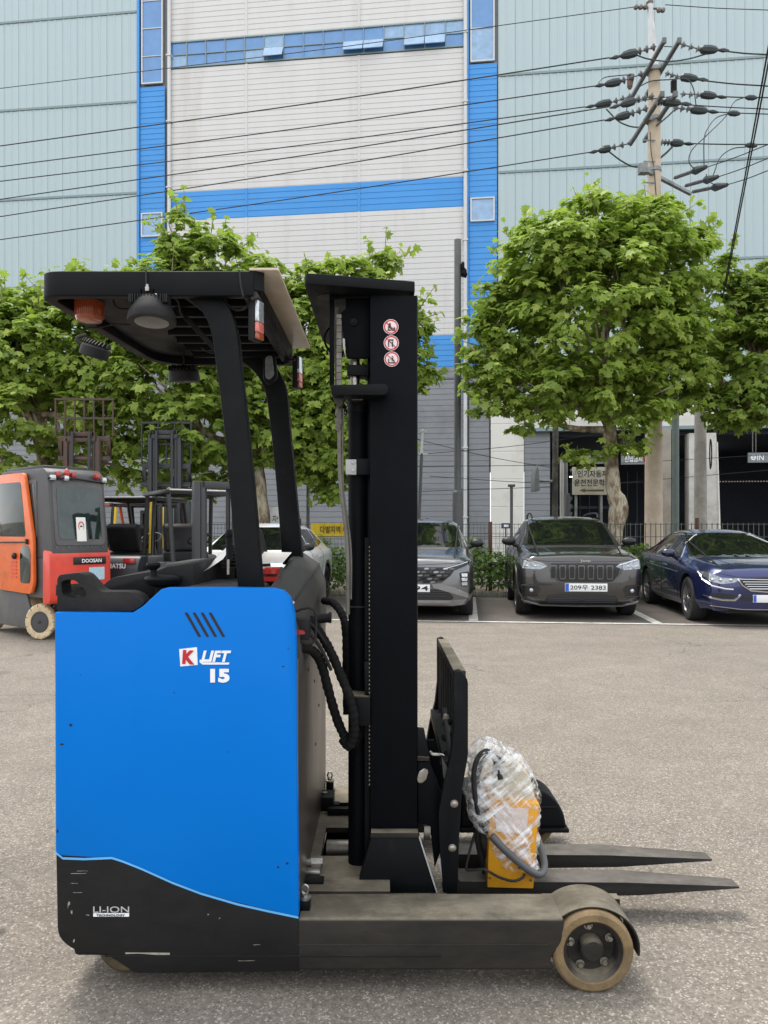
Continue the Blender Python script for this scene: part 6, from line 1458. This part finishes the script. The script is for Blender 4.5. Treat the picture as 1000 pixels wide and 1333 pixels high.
m = MB(); m.tube([(-.62, 1.36, 1.17), (-.3, 1.42, 1.20), (-.1, 1.46, 1.215)], .010, 5); m.tube([(.05, 1.38, 1.18), (.35, 1.44, 1.21), (.6, 1.44, 1.20)], .010, 5); m.v = [tuple(v) for v in m.v]; m.build('wiper', M_trimb, c1.T, world=False)['kind'] = 'stuff'

# ---- grey crossover with jewelled grille, half hidden by the mast
TUC = [(0, .70, .28, .70, .77, .54), (.02, .79, .24, .79, .87, .63), (.08, .86, .22, .88, .95, .66), (.18, .89, .26, .93, 1.0, .72), (.4, .925, .25, .96, 1.04, .76), (.8, .93, .25, 1.0, 1.09, .78), (1.15, .93, .25, 1.03, 1.13, .78),
       (1.25, .93, .25, 1.04, 1.17, .76), (2.05, .93, .25, 1.05, 1.585, .62), (2.4, .93, .25, 1.06, 1.64, .60), (3.3, .93, .25, 1.08, 1.65, .59), (4.1, .93, .25, 1.1, 1.58, .57), (4.4, .9, .27, 1.06, 1.3, .6), (4.56, .85, .32, 1.0, 1.08, .62), (4.62, .78, .4, .92, .98, .6)]
c2 = Car('mid grey crossover with a jewelled chrome grille, half hidden behind the black mast', (.48, 12.3, 0), TH, TUC, paint('mid_grey_metallic', srgb(98, 100, 102)), 4.62, (.92, 3.66), .355, group=CG)
X = gx(539.5)
c2.patch('windscreen', [(-.71, 1.14), (.71, 1.14), (.66, 1.38), (.60, 1.57), (-.60, 1.57), (-.66, 1.38)], 'f', M_glass_dark, .003, .02, rnd=.05)
c2.line('windscreen_trim', [(.735, 1.145), (.63, 1.58)], 'f', M_trimb, .013); c2.line('windscreen_trim', [(-.735, 1.145), (-.63, 1.58)], 'f', M_trimb, .013)
for sd_ in ('l', 'r'):
    c2.patch('side_window', [(1.42, 1.12), (2.3, 1.12), (2.3, 1.52), (2.05, 1.52)], sd_, M_glass_dark, .003, rnd=.03); c2.patch('side_window', [(2.38, 1.12), (3.3, 1.16), (3.1, 1.52), (2.38, 1.53)], sd_, M_glass_dark, .003, rnd=.03)
c2.patch('grille_panel', [(-.66, jz(739)), (.66, jz(739)), (.56, jz(750)), (.42, jz(759)), (-.42, jz(759)), (-.56, jz(750))], 'f', M_trimb, .006, .02, rnd=.02, res=.05)
for r_ in range(5):
    for cidx in range(-6, 7):
        x = cidx*.098+(.049 if r_ % 2 else 0); z = jz(741+r_*4.2)
        if abs(x) > .60-.05*r_: continue
        c2.patch('grille_jewel', [(x-.042, z-.002), (x-.02, z+.013), (x+.036, z+.013), (x+.042, z+.002), (x+.02, z-.012), (x-.036, z-.012)], 'f', [M_slot, M_headd, M_rim][(r_*2+cidx) % 3], .016, .006, res=.2)
for sg in (1, -1):
    f_ = (lambda q: q) if sg == 1 else sym
    c2.patch('upper_lamp', f_([(.44, jz(741)), (.70, jz(734.5)), (.86, jz(731)), (.83, jz(736)), (.66, jz(742)), (.48, jz(744))]), 'f', M_headd, .012, .02, rnd=.008, res=.05)
    c2.line('lamp_strip', [(sg*.46, jz(741.5)), (sg*.70, jz(736)), (sg*.84, jz(732.5))], 'f', M_chr, .008, off=.012)
    o = c2.patch('headlamp', f_([(.70, jz(746)), (.84, jz(744)), (.86, jz(750)), (.82, jz(764)), (.73, jz(763))]), 'f', M_trimb, .008, .02, rnd=.02, res=.05)
    for zz in (749, 754.5, 760): c2.patch('lamp_cell', f_([(.73, jz(zz-2.2)), (.82, jz(zz-2.4)), (.815, jz(zz+1.8)), (.74, jz(zz+1.8))]), 'f', M_lens, .016, .006, par=o, rnd=.01, res=.1)
    c2.patch('bumper_cheek', f_([(.42, jz(760)), (.62, jz(764)), (.86, jz(773)), (.84, jz(778)), (.60, jz(772)), (.30, jz(765)), (.28, jz(760))]), 'f', M_rim, .012, .02, rnd=.01, res=.06)
c2.patch('lower_grille', [(-.62, jz(777)), (-.5, jz(767)), (.5, jz(767)), (.62, jz(777)), (.58, jz(781)), (-.58, jz(781))], 'f', M_trimb, .006, .02, rnd=.02, res=.06)
for i in range(3): c2.line('grille_blade', [(-.5, jz(770+i*3)), (.5, jz(770+i*3))], 'f', M_rimd, .008, off=.008)
c2.patch('skid_plate', [(-.88, jz(779)), (-.6, jz(781)), (.6, jz(781)), (.88, jz(779)), (.84, jz(785)), (.6, jz(788)), (-.6, jz(788)), (-.84, jz(785))], 'f', M_rim, .010, .02, rnd=.01, res=.08)
c2.patch('bumper_valance', [(-.84, jz(786)), (-.6, jz(789)), (.6, jz(789)), (.84, jz(786)), (.5, .30), (-.5, .30)], 'f', M_trimb, .004, .02, res=.1)
c2.plate(X(538.5), jz(765.8), .52, .118, '    9994', False)
c2.mirror(1.6, 1.205, M_trimb, .12); c2.line('mirror_chrome', [(.9, 1.1), (.9, 1.12)], 'f', M_chr, .01)
c2.line('hood_edge', [(-.84, jz(733)), (0, jz(736.5)), (.84, jz(733))], 'f', M_blackprint, .005)
for xx in (-.3, .3): c2.line('hood_crease', [(xx, .3), (xx*1.9, 1.1)], 't', M_rimd, .006, off=-.004)

# ---- white hatchback-like car behind the reach truck
HB = [(0, .62, .40, .70, .80, .5), (.03, .76, .34, .8, .88, .6), (.12, .86, .28, .88, .95, .7), (.4, .93, .25, .93, 1.0, .76), (.95, .945, .25, .98, 1.07, .78), (1.1, .945, .25, 1.0, 1.11, .77), (2.0, .945, .25, 1.03, 1.50, .62), (2.4, .945, .25, 1.04, 1.575, .60),
      (3.3, .945, .25, 1.06, 1.57, .58), (4.0, .94, .25, 1.08, 1.48, .56), (4.45, .92, .27, 1.06, 1.2, .6), (4.6, .86, .35, .95, 1.05, .6)]
c3 = Car('white hatchback car seen behind the reach truck cover, tree reflected in its windscreen', (-2.52, 12.35, 0), TH, HB, paint('white_pearl', srgb(232, 235, 236), .0, .35), 4.6, (.85, 3.78), .36, group=CG, rim=M_rimd)
c3.patch('windscreen', [(-.72, 1.10), (.72, 1.10), (.66, 1.33), (.60, 1.50), (-.60, 1.50), (-.66, 1.33)], 'f', M_glass_dark, .003, .02, rnd=.05)
for sd_ in ('l', 'r'):
    c3.patch('side_window', [(1.35, 1.09), (2.25, 1.10), (2.25, 1.46), (1.95, 1.45)], sd_, M_glass_dark, .004, rnd=.03); c3.patch('side_window', [(2.31, 1.10), (3.2, 1.12), (3.15, 1.46), (2.31, 1.47)], sd_, M_glass_dark, .004, rnd=.03); c3.patch('side_window', [(3.26, 1.13), (3.8, 1.2), (3.55, 1.42), (3.22, 1.45)], sd_, M_glass_dark, .004, rnd=.03)
    c3.patch('lower_door_trim', [(1.35, .30), (3.3, .30), (3.3, .42), (1.35, .42)], sd_, M_rim, .006, rnd=.03)
    c3.line('door_seam', [(1.3, .4), (1.25, .9), (1.4, 1.05)], sd_, M_blackprint, .005); c3.line('door_seam', [(2.28, .4), (2.28, 1.08)], sd_, M_blackprint, .005); c3.line('door_seam', [(3.1, .5), (3.35, .9), (3.24, 1.1)], sd_, M_blackprint, .005)
    c3.line('door_handle', [(2.0, .92), (2.2, .92)], sd_, M_white, .014, off=.01); c3.line('door_handle', [(2.95, .94), (3.15, .94)], sd_, M_white, .014, off=.01)
    c3.patch('arch_trim', [(3.78+.48*math.cos(a), .36+.48*math.sin(a)) for a in np.linspace(PI, 0, 14)]+[(3.78+.42*math.cos(a), .36+.42*math.sin(a)) for a in np.linspace(0, PI, 14)], sd_, M_rim, .008, .01)
for sg in (1, -1): c3.patch('headlamp', ((lambda q: q) if sg == 1 else sym)([(.5, .72), (.84, .74), (.82, .82), (.5, .80)]), 'f', M_headd, .01, res=.06)
c3.patch('lower_grille', [(-.6, .34), (.6, .34), (.64, .48), (-.64, .48)], 'f', M_trimb, .006, res=.08); c3.plate(0, .56, .52, .11, '')
c3.mirror(1.5, 1.15, M_trimb, .12)

# ---- dark blue saloon at the right edge
SD = [(0, .54, .27, .62, .70, .42), (.03, .69, .23, .70, .78, .54), (.10, .80, .20, .76, .85, .62), (.25, .86, .23, .80, .89, .7), (.5, .91, .2, .84, .93, .75), (.9, .935, .19, .88, .975, .78), (1.3, .935, .19, .91, 1.01, .78),
      (1.42, .935, .19, .925, 1.04, .76), (2.2, .935, .19, .95, 1.36, .60), (2.6, .935, .19, .955, 1.43, .57), (3.2, .935, .19, .965, 1.435, .56), (3.8, .93, .2, .98, 1.30, .55), (4.3, .92, .22, .99, 1.10, .62), (4.7, .88, .26, .97, 1.04, .66), (4.85, .8, .36, .88, .93, .6)]
c4 = Car('dark blue saloon with chrome lined grille and headlamps at the right edge', (5.72, 11.35, 0), TH, SD, paint('deep_blue_metallic', srgb(38, 46, 92), .6), 4.85, (.93, 3.74), .345, group=CG)
K4 = 1000/11.5; X = lambda px: (px-500)*.0115-5.72; z4 = lambda py: 1.45-(py-690)/K4
c4.patch('windscreen', [(-.72, .995), (.72, .995), (.67, 1.18), (.57, 1.365), (-.57, 1.365), (-.67, 1.18)], 'f', M_glass_dark, .003, .02, rnd=.05)
c4.line('windscreen_trim', [(-.75, 1.0), (-.60, 1.37)], 'f', M_trimb, .012)
for sd_ in ('l', 'r'):
    c4.patch('side_window', [(1.62, .985), (2.48, .985), (2.48, 1.345), (2.2, 1.32), (1.85, 1.13)], sd_, M_glass_dark, .004, rnd=.03); c4.patch('side_window', [(2.55, .985), (3.45, .99), (3.15, 1.33), (2.55, 1.345)], sd_, M_glass_dark, .004, rnd=.03); c4.patch('side_window', [(3.5, .995), (3.85, 1.03), (3.35, 1.26), (3.28, 1.26)], sd_, M_glass_dark, .004, rnd=.02)
    c4.line('window_chrome', [(1.56, .972), (2.5, .97), (3.5, .975), (3.9, 1.02), (3.5, 1.27), (3.1, 1.36), (2.5, 1.37), (2.2, 1.345), (1.8, 1.14), (1.56, .972)], sd_, M_chr, .009, off=.004)
    c4.line('door_seam', [(1.45, .35), (1.42, .8), (1.52, .95)], sd_, M_blackprint, .005); c4.line('door_seam', [(2.52, .3), (2.52, .97)], sd_, M_blackprint, .005); c4.line('door_seam', [(3.25, .4), (3.5, .8), (3.5, .97)], sd_, M_blackprint, .005)
    for y in (2.2, 3.15): c4.line('door_handle', [(y, .83), (y+.2, .835)], sd_, M_chr, .012, off=.012)
    c4.line('sill_chrome', [(1.5, .30), (3.2, .30)], sd_, M_rim, .012, off=.004)
    c4.line('body_crease', [(1.4, .74), (2.5, .77), (3.7, .80)], sd_, paint('blue_crease', srgb(52, 62, 118), .6), .012, off=-.004)
for sg in (1, -1):
    f_ = (lambda q: q) if sg == 1 else sym
    o = c4.patch('headlamp', f_([(.40, .715), (.66, .72), (.85, .80), (.87, .77), (.80, .665), (.66, .63), (.50, .655)]), 'f', M_head, .012, .02, rnd=.015, res=.05)
    c4.line('lamp_outline', [(sg*.88, .79), (sg*.86, .68), (sg*.78, .60), (sg*.62, .56), (sg*.52, .555)], 'f', M_chr, .013, par=o, off=.010)
    for xx in (.55, .68, .78): h, n_ = c4.cast(sg*xx, .69, 'f'); m = MB(); m.ball(h+n_*.004, .03, 10); m.build('lamp_projector', M_chr, o, world=False)
    c4.line('bumper_chrome', [(sg*.86, .44), (sg*.66, .40), (sg*.50, .40), (sg*.42, .48)], 'f', M_chr, .016, off=.008)
    c4.patch('bumper_intake', f_([(.48, .41), (.80, .44), (.78, .50), (.50, .48)]), 'f', M_trimb, .006, res=.06, rnd=.02)
    c4.line('grille_chrome', [(sg*.46, .71), (sg*.40, .62), (sg*.28, .54), (0, .52)], 'f', M_chr, .016, off=.010)
c4.patch('grille_panel', [(-.44, .71), (-.38, .61), (-.26, .54), (.26, .54), (.38, .61), (.44, .71), (0, .73)], 'f', M_trimb, .006, res=.05)
for i in range(5): zz = .70-i*.033; c4.line('grille_blade', [(-.42+i*.03, zz), (.42-i*.03, zz)], 'f', M_chr, .007, off=.010)
c4.patch('lower_grille', [(-.42, .40), (.42, .40), (.38, .47), (-.38, .47)], 'f', M_trimb, .006, res=.06)
for i in range(3): c4.line('grille_blade', [(-.4, .415+i*.02), (.4, .415+i*.02)], 'f', M_rimd, .005, off=.009)
c4.line('lower_blade', [(-.8, .31), (-.4, .27), (.4, .27), (.8, .31)], 'f', M_chr, .008, off=.006)
c4.patch('bumper_valance', [(-.80, .30), (-.4, .26), (.4, .26), (.80, .30), (.6, .22), (-.6, .22)], 'f', M_trimb, .004, .02, res=.1)
c4.plate(0, .425, .50, .11, '')
c4.mirror(1.75, 1.04, paint('blue_mirror', srgb(30, 34, 60), .5), .12)
c4.line('hood_edge', [(-.84, .815), (-.45, .735), (0, .74), (.45, .735), (.84, .815)], 'f', M_blackprint, .005)
for xx in (-.4, .4): c4.line('hood_crease', [(xx, .25), (xx*1.5, 1.3)], 't', paint('blue_crease_t', srgb(52, 62, 118), .6), .012, off=-.007)

c1.T.scale = (1.07, 1, 1.035); c2.T.scale = (1.03, 1, 1.01); c4.T.scale = (1.03, 1, 1.02)
# ------------------------------------------------------------------ forklifts in the left background
M_orange = simple('orange_paint', srgb(226, 104, 32), .38, dirt=srgb(170, 84, 34), dscale=3, damt=.25, coat=.4)
M_redp = simple('faded_red_paint', srgb(216, 64, 46), .4, dirt=srgb(196, 84, 66), dscale=3, damt=.35, coat=.3)
M_cab = simple('dark_grey_cab', srgb(70, 70, 72), .45, dirt=srgb(96, 94, 90), dscale=3, damt=.3)
M_cabl = simple('chassis_grey', srgb(84, 84, 86), .5, dirt=srgb(110, 106, 98), dscale=2, damt=.4)
M_cush = simple('cream_cushion_tyre', srgb(214, 194, 158), .7, dirt=srgb(150, 130, 100), dscale=9, damt=.4)
M_cabglass = simple('cab_glass', srgb(40, 54, 52), .04, .2, var=.5, dscale=2.2, spec=.9)
M_mastst = simple('rusty_mast_steel', srgb(72, 64, 58), .6, .3, dirt=srgb(110, 74, 52), dscale=6, damt=.5)
M_mastgr = simple('grey_mast_steel', srgb(58, 61, 64), .5, .3, dirt=srgb(70, 66, 62), dscale=4, damt=.4)
FG = 'forklifts parked in the left background'
D = thing('forklift', 'orange and grey cab forklift with red counterweight and cream tyre at the left edge', 'forklift', (-4.42, 10.0, 0), R(-40), FG); D.scale = (.9, .74, 1)
def L(name, mb, mat, par=D, bevel=.01, **kw): return mb.build(name, mat, par, bevel=bevel, world=False, **kw)
# local x: rear is +x; local y: 0 is the near side; corner of the rear at the origin
m = MB(); m.prism(round_poly([(-2.1, .38), (-2.1, .62), (-.95, .62), (-.68, .55), (-.56, .55), (-.05, .55), (-.05, 1.1), (-2.1, 1.1), (-2.2, .7)][:8], .03), .06, 1.09); L('chassis', m, M_cabl)
m = MB(); cw = round_poly([(-.06, .47), (.0, .48), (.14, .50), (.17, .60), (.17, 1.12), (.15, 1.17), (-.06, 1.19), (-.06, .9)], .05); m.prism(cw, .0, 1.15); cwo = L('counterweight', m, M_redp, bevel=.03)
# sunk dark label on the rear face with maker's lettering
m = MB(); m.box(.172, .178, .42, 1.05, .99, 1.09); L('name_band', m, M_trimb, cwo, .002)
Mx = Matrix.Translation((.1805, .58, 1.015)) @ Matrix.Rotation(R(90), 4, 'Z')
m = MB(); put_text(m, 'DOOSAN', Mx, 1, fit=(.38, .05), bold=.02); L('lettering', m, M_print, cwo, 0)
m = MB(); m.box(.172, .1765, .72, 1.02, .78, .95); L('blue_sticker', m, simple('pale_blue_sticker', srgb(176, 206, 222), .5, var=.2, dscale=20), cwo, 0)
m = MB(); m.box(.172, .176, .1, .62, .60, .74); L('tow_recess', m, M_trimb, cwo, .01)
# cab shell with raked rear
m = MB(); m.prism(round_poly([(-1.55, 1.08), (-1.55, 2.18), (-1.45, 2.27), (-.10, 2.27), (.02, 2.20), (.16, 1.19), (.16, 1.08)], [0, .05, .05, .05, .05, .0, 0]), .04, 1.11); cab = L('cab', m, M_cab, bevel=.02)
def quad_on_rear(name, y0, y1, z0, z1, off, mat, par, rnd=.04):
    # rear face of the cab leans: x from .02 at z 2.20 to .16 at z 1.19
    f = lambda z: .02+(2.20-z)/(2.20-1.19)*.14
    pts = round_poly([(y0, z0), (y1, z0), (y1, z1), (y0, z1)], rnd, 4); A = [(f(z)+off, y, z) for y, z in pts]; B = [(f(z)-.02, y, z) for y, z in pts]; k = len(A)
    m = MB(); m.add(A+B, [tuple(range(k)), tuple(reversed(range(k, 2*k)))]+[(i, (i+1) % k, (i+1) % k+k, i+k) for i in range(k)]); return L(name, m, mat, par, 0)
fr_ = quad_on_rear('rear_window_frame', .10, 1.05, 1.25, 2.10, .012, M_cabl, cab, .08)
gl = quad_on_rear('rear_window', .17, .98, 1.33, 2.03, .018, M_cabglass, fr_, .07)
st = quad_on_rear('notice', .50, .68, 1.30, 1.62, .022, M_paper, gl, .004)
m = MB(); c = Vector((.02+(2.2-1.50)/1.01*.14+.024, .59, 1.50)); m.tube([c+Vector((0, .05*math.cos(a), .06*math.sin(a))) for a in np.linspace(0, 2*PI, 20)[:-1]], .006, 5, closed=True); L('notice_ring', m, M_red, st, 0)
m = MB(); m.box(c.x-.002, c.x+.003, .57, .61, 1.49, 1.51); m.box(c.x+.008, c.x+.012, .54, .64, 1.35, 1.36); L('notice_text', m, M_blackprint, st, 0)
for i in range(5): m = MB(); m.lathe([(.010, 0), (.008, .008)], (.165, .12+i*.22, 1.225), 'x', 8); L('cab_bolt', m, M_chrome, cab, 0)
m = MB(); m.prism([(-1.5, 2.275), (-1.5, 2.32), (-.3, 2.32), (-.28, 2.275)], .15, 1.0); L('roof_rack', m, M_trimb, cab)
for y, col_ in ((.06, M_lens), (.16, M_redlens), (.30, M_lens), (.44, M_redlens), (.90, M_redlens), (1.03, M_lens)):
    m = MB(); m.box(.03, .11, y, y+.085, 2.10+(.05 if col_ is M_redlens else 0), 2.17+(.05 if col_ is M_redlens else 0)); L('rear_lamp', m, col_, cab, .01)
m = MB(); m.ball((.07, .36, 2.2), .05, 12, (1, 1, 1.3)); L('red_beacon', m, M_redlens, cab, 0)
m = MB(); m.tube([(.05, .02, 2.13), (.09, .5, 2.14), (.06, 1.1, 2.10)], .016, 6); L('lamp_rail', m, M_trimb, cab, 0)
# side quarter window
def side_quad(name, poly, y, mat, par, th=.02, rnd=.05):
    m = MB(); m.prism(round_poly(poly, rnd, 4), y-th, y+.01); return L(name, m, mat, par, .003)
side_quad('quarter_window_frame', [(-.62, 1.35), (-.28, 1.35), (-.30, 2.12), (-.62, 2.12)], .04, M_cabl, cab, .012); side_quad('quarter_window', [(-.58, 1.4), (-.33, 1.4), (-.35, 2.07), (-.58, 2.07)], .04, M_cabglass, cab, .018)
# orange door, glass above and below
door = side_quad('door', [(-1.5, .62), (-.34, .60), (-.26, .75), (-.28, 1.32), (-.56, 2.22), (-1.5, 2.22)], -.0, M_orange, D, .05, .07)
side_quad('door_glass', [(-1.38, 1.36), (-.52, 1.36), (-.50, 1.42), (-.66, 2.10), (-1.38, 2.10)], -.05, M_cabglass, door, .006, .06)
side_quad('lower_door_glass', [(-.66, .74), (-.36, .74), (-.34, .84), (-.34, 1.16), (-.40, 1.24), (-.62, 1.24), (-.68, 1.1)], -.05, M_cabglass, door, .008, .06)
m = MB(); m.tube([(-1.4, -.09, 1.28), (-.40, -.09, 1.29)], .012, 6); m.box(-.44, -.40, -.1, -.06, 1.26, 1.33); L('grab_bar', m, M_trimb, door, 0)
m = MB(); m.ball((-.82, -.08, 1.10), .045, 12); L('door_handle', m, M_trimb, door, 0)
for i in range(6): m = MB(); m.box(-.95, -.78, -.062, -.05, .80+i*.05, .825+i*.05); L('door_louvre', m, M_redp, door, 0)
# steered rear wheel, cushion tyre with moulded lugs
wl_c = Vector((-.28, .10, .235)); rw = .235
W_ = thing('x', None, None) if 0 else None
m = MB(); axw = Vector((.74, -.67, 0))   # its axle points back at the camera
m.add(*ldisc([(rw*.6, .09), (rw*.66, .10), (rw*.94, .10), (rw, .07), (rw, -.10), (rw*.6, -.10)], wl_c, axw)); wh = L('wheel', m, M_cush, D, 0, smooth=40)
up = Vector((0, 0, 1)); sdv = axw.cross(up)
for i in range(22):
    a = 2*PI*i/22; u = sdv*math.cos(a)+up*math.sin(a); v = -sdv*math.sin(a)+up*math.cos(a); c = wl_c+u*rw*.915+axw*.0975
    m = MB(); h_ = .6 if i % 2 else 1; q = [c-u*.016-v*.008*h_, c-u*.016+v*.008*h_, c+u*.016+v*.009*h_, c+u*.016-v*.009*h_]; m.add([p+axw*.006 for p in q]+[p-axw*.05 for p in q], [(0, 1, 2, 3), (4, 7, 6, 5), (0, 4, 5, 1), (1, 5, 6, 2), (2, 6, 7, 3), (3, 7, 4, 0)]); L('tyre_lug', m, M_cabl if i % 2 else M_cush, wh, 0)
m = MB(); m.add(*ldisc([(rw*.60, .10), (rw*.56, .108), (rw*.50, .06), (rw*.3, .05), (rw*.2, .09), (rw*.12, .10)], wl_c, axw)); L('rim', m, M_cab, wh, 0, smooth=35)
m = MB(); m.prism([(-2.3, .12), (-2.3, .6), (-.62, .6), (-.52, .42), (-.50, .12)], .03, .08); L('side_skirt', m, M_cabl, D)
m = MB(); m.lathe([(.30, -.11), (.33, -.1), (.33, .1), (.30, .11)], (-2.0, .15, .33), 'y', 28); L('wheel', m, M_cush, D, 0)
m = MB(); m.lathe([(.235, -.09), (.235, .09)], (-.36, 1.02, .235), 'y', 28); L('wheel', m, M_cush, D, 0)
m = MB(); m.lathe([(.33, -.1), (.33, .1)], (-2.0, 1.02, .33), 'y', 28); L('wheel', m, M_cush, D, 0)

def forklift(label, loc, rz, H=2.05, cw_mat=M_cab, body_mat=M_cab, mast_mat=M_mastgr, lift=0, mast_h=2.1, rest=(.62, 1.0), cz=None, forks=True, text=None, cab_mat=M_trimb, seatm=M_plastic, rusty=False, accent=None, mtext=None):
    """open-cab forklift; local +x is forward (mast), origin on the ground below its middle"""
    T = thing('forklift', label, 'forklift', loc, rz, FG)
    def B(name, mb, mat, par=T, bevel=.01, **kw): return mb.build(name, mat, par, bevel=bevel, world=False, **kw)
    m = MB(); m.prism(round_poly([(-1.25, .38), (-1.28, .95), (-1.18, 1.08), (-.55, 1.08), (-.55, .35), (-1.0, .32)], .06), -.55, .55); cwt = B('counterweight', m, cw_mat, bevel=.03)
    m = MB(); m.prism(round_poly([(-.55, .3), (-.55, .98), (-.15, 1.0), (-.1, .62), (.62, .62), (.7, .9), (.85, .9), (.85, .3)], .03), -.5, .5); B('chassis', m, body_mat)
    m = MB(); m.prism(round_poly([(-.62, .98), (-.60, 1.12), (-.1, 1.14), (-.08, 1.0)], .04), -.26, .26); B('seat', m, seatm, bevel=.02)
    m = MB(); m.prism(round_poly([(-.62, 1.12), (-.74, 1.50), (-.66, 1.56), (-.56, 1.5), (-.48, 1.14)], .05), -.24, .24); B('seat_back', m, seatm, bevel=.03)
    m = MB(); c = Vector((.28, 0, 1.32)); ax = Vector((-.5, 0, .86)).normalized(); u = ax.orthogonal().normalized(); v = ax.cross(u)
    m.tube([c+(u*math.cos(a)+v*math.sin(a))*.16 for a in np.linspace(0, 2*PI, 24)[:-1]], .014, 7, closed=True); m.tube([c-u*.16, c+u*.16], .01, 5); m.tube([c, c-ax*.45], .03, 8); B('steering_wheel', m, M_trimb, bevel=0)
    m = MB()
    for sy in (-1, 1):
        m = MB(); m.tube([(-.72, sy*.5, 1.05), (-.62, sy*.48, H-.03)], .032, 8); B('guard_post', m, cab_mat, bevel=0)
        m = MB(); m.tube([(.75, sy*.5, .9), (.42, sy*.48, H-.03)], .032, 8); B('guard_post', m, cab_mat, bevel=0)
        m = MB(); m.box(-.68, .48, sy*.5-.03, sy*.5+.03, H-.06, H); B('roof_rail', m, cab_mat)
    m = MB(); m.box(-.66, .46, -.47, .47, H-.01, H+.006); B('roof_sheet', m, M_white if not rusty else M_trimb, bevel=.002)
    for i in range(6): m = MB(); m.box(-.6+i*.2, -.57+i*.2, -.46, .46, H-.06, H-.02); B('roof_bar', m, cab_mat, bevel=0)
    for sy in (-1, 1):
        m = MB(); m.box(-1.3, -1.26, sy*.42-.09, sy*.42+.09, .98, 1.05); B('tail_lamp', m, M_redlens)
        for x, r in ((-.95, .24), (.6, .32)):
            m = MB(); m.lathe([(r*.6, -.09), (r*.95, -.09), (r, -.05), (r, .05), (r*.95, .09), (r*.6, .09)], (x, sy*.5, r), 'y', 28); w_ = B('wheel', m, M_tyre, bevel=0)
            m = MB(); m.lathe([(.02, -.06), (r*.6, -.07), (r*.6, .07), (.02, .06)], (x, sy*.5, r), 'y', 20); B('rim', m, M_rim, w_, 0)
    if text:
        m = MB(); put_text(m, text, Matrix.Translation((-.95, -.558, .80)), 1, fit=(.36, .07), bold=.02); B('lettering', m, M_print, cwt, 0)
        m = MB(); put_text(m, text, Matrix.Translation((-1.292, .03, .905)) @ Matrix.Rotation(R(-90), 4, 'Z'), 1, fit=(.40, .07), bold=.02); B('lettering', m, M_print, cwt, 0)
    for sy in (-1, 1):
        m = MB(); m.box(.98, 1.10, sy*.30-.04, sy*.30+.04, .1, mast_h); ms = B('mast_rail', m, mast_mat)
        if mtext and sy == -1:
            Mt = Matrix.Translation((.972, sy*.30+.025, 1.25)) @ Matrix.Rotation(R(-90), 4, 'Z') @ Matrix.Rotation(R(-90), 4, 'Y')
            m = MB(); put_text(m, mtext, Mt, 1, fit=(.45, .05), bold=.02); B('lettering', m, M_print, ms, 0)
        m = MB(); m.box(1.0, 1.08, sy*.22-.03, sy*.22+.03, .2, mast_h+lift); B('inner_mast_rail', m, mast_mat)
        m = MB(); m.cyl((.96, sy*.16, .3), (.96, sy*.16, mast_h+lift*.9), .03); B('lift_cylinder', m, M_mastgr, bevel=0)
    for z in (.5, mast_h-.08): m = MB(); m.box(.98, 1.02, -.3, .3, z, z+.08); B('mast_tie', m, mast_mat)
    m = MB(); m.box(1.0, 1.08, -.24, .24, mast_h+lift-.09, mast_h+lift); B('mast_tie', m, mast_mat)
    cz = .15 if cz is None else cz; hh, ww = rest
    m = MB(); m.box(1.12, 1.17, -.5, .5, cz+.40, cz+.50); m.box(1.12, 1.17, -.5, .5, cz+.02, cz+.12); m.box(1.12, 1.17, -.5, -.42, cz+.12, cz+.4); m.box(1.12, 1.17, .42, .5, cz+.12, cz+.4); car_ = B('carriage', m, mast_mat)
    for y in np.linspace(-ww/2, ww/2, 7): m = MB(); m.box(1.12, 1.15, y-.014, y+.014, cz+.5, cz+.5+hh); B('backrest_bar', m, mast_mat, car_, 0)
    for z in (cz+.5+hh-.03, cz+.5+hh*.45): m = MB(); m.box(1.115, 1.155, -ww/2-.02, ww/2+.02, z, z+.04); B('backrest_rail', m, mast_mat, car_, 0)
    for y in ((-.28, .28) if forks else ()): m = MB(); m.prism([(1.17, cz+.5), (1.17, cz), (2.15, cz+.01), (2.15, cz+.02), (1.21, cz+.045), (1.21, cz+.5)], y-.05, y+.05); B('fork', m, mast_mat)
    if accent:
        for sy in (-1, 1): m = MB(); m.tube([(-.70, sy*.46, 1.1), (-.62, sy*.44, H-.08)], .03, 6); B('accent_strip', m, accent, bevel=0)
    return T
M_yellow = simple('yellow_paint', srgb(232, 196, 40), .45, var=.1)
# dark one with the white roof sheet
forklift('dark grey open-cab forklift with a white roof sheet and white maker lettering on its rear', (-3.82, 12.2, 0), R(81), H=1.95, forks=False, text='KOMATSU', mast_h=1.95, lift=0, rest=(.2, .9), cw_mat=simple('charcoal_paint', srgb(52, 54, 60), .4, dirt=srgb(84, 84, 86), dscale=3, damt=.3), accent=M_yellow)
forklift('black open-cab forklift facing right, just left of the black guard post', (-2.72, 10.95, 0), R(-58), H=2.0, forks=False, mast_h=2.08, cw_mat=M_cab, mtext='TOYOTA', rest=(.2, .9), body_mat=M_cab)
forklift('forklift with a rusty raised mast and tall load guard behind the orange forklift', (-5.75, 13.6, 0), R(90), H=1.9, mast_h=3.2, lift=.12, cz=2.75, rest=(.72, 1.1), mast_mat=M_mastst, rusty=True, cw_mat=M_redp)
forklift('orange forklift far back in the row under the plane trees', (-5.5, 16.5, 0), R(75), H=2.02, mast_h=1.9, cw_mat=M_orange, body_mat=M_orange, cab_mat=M_orange, rest=(.2, .9))
forklift('yellow trimmed forklift with a grey load guard raised high, behind the white roofed one', (-4.5, 14.75, 0), R(90), H=1.95, mast_h=3.4, lift=.1, cz=2.32, cw_mat=M_cab, body_mat=M_cab, accent=M_yellow, rest=(.86, 1.02))
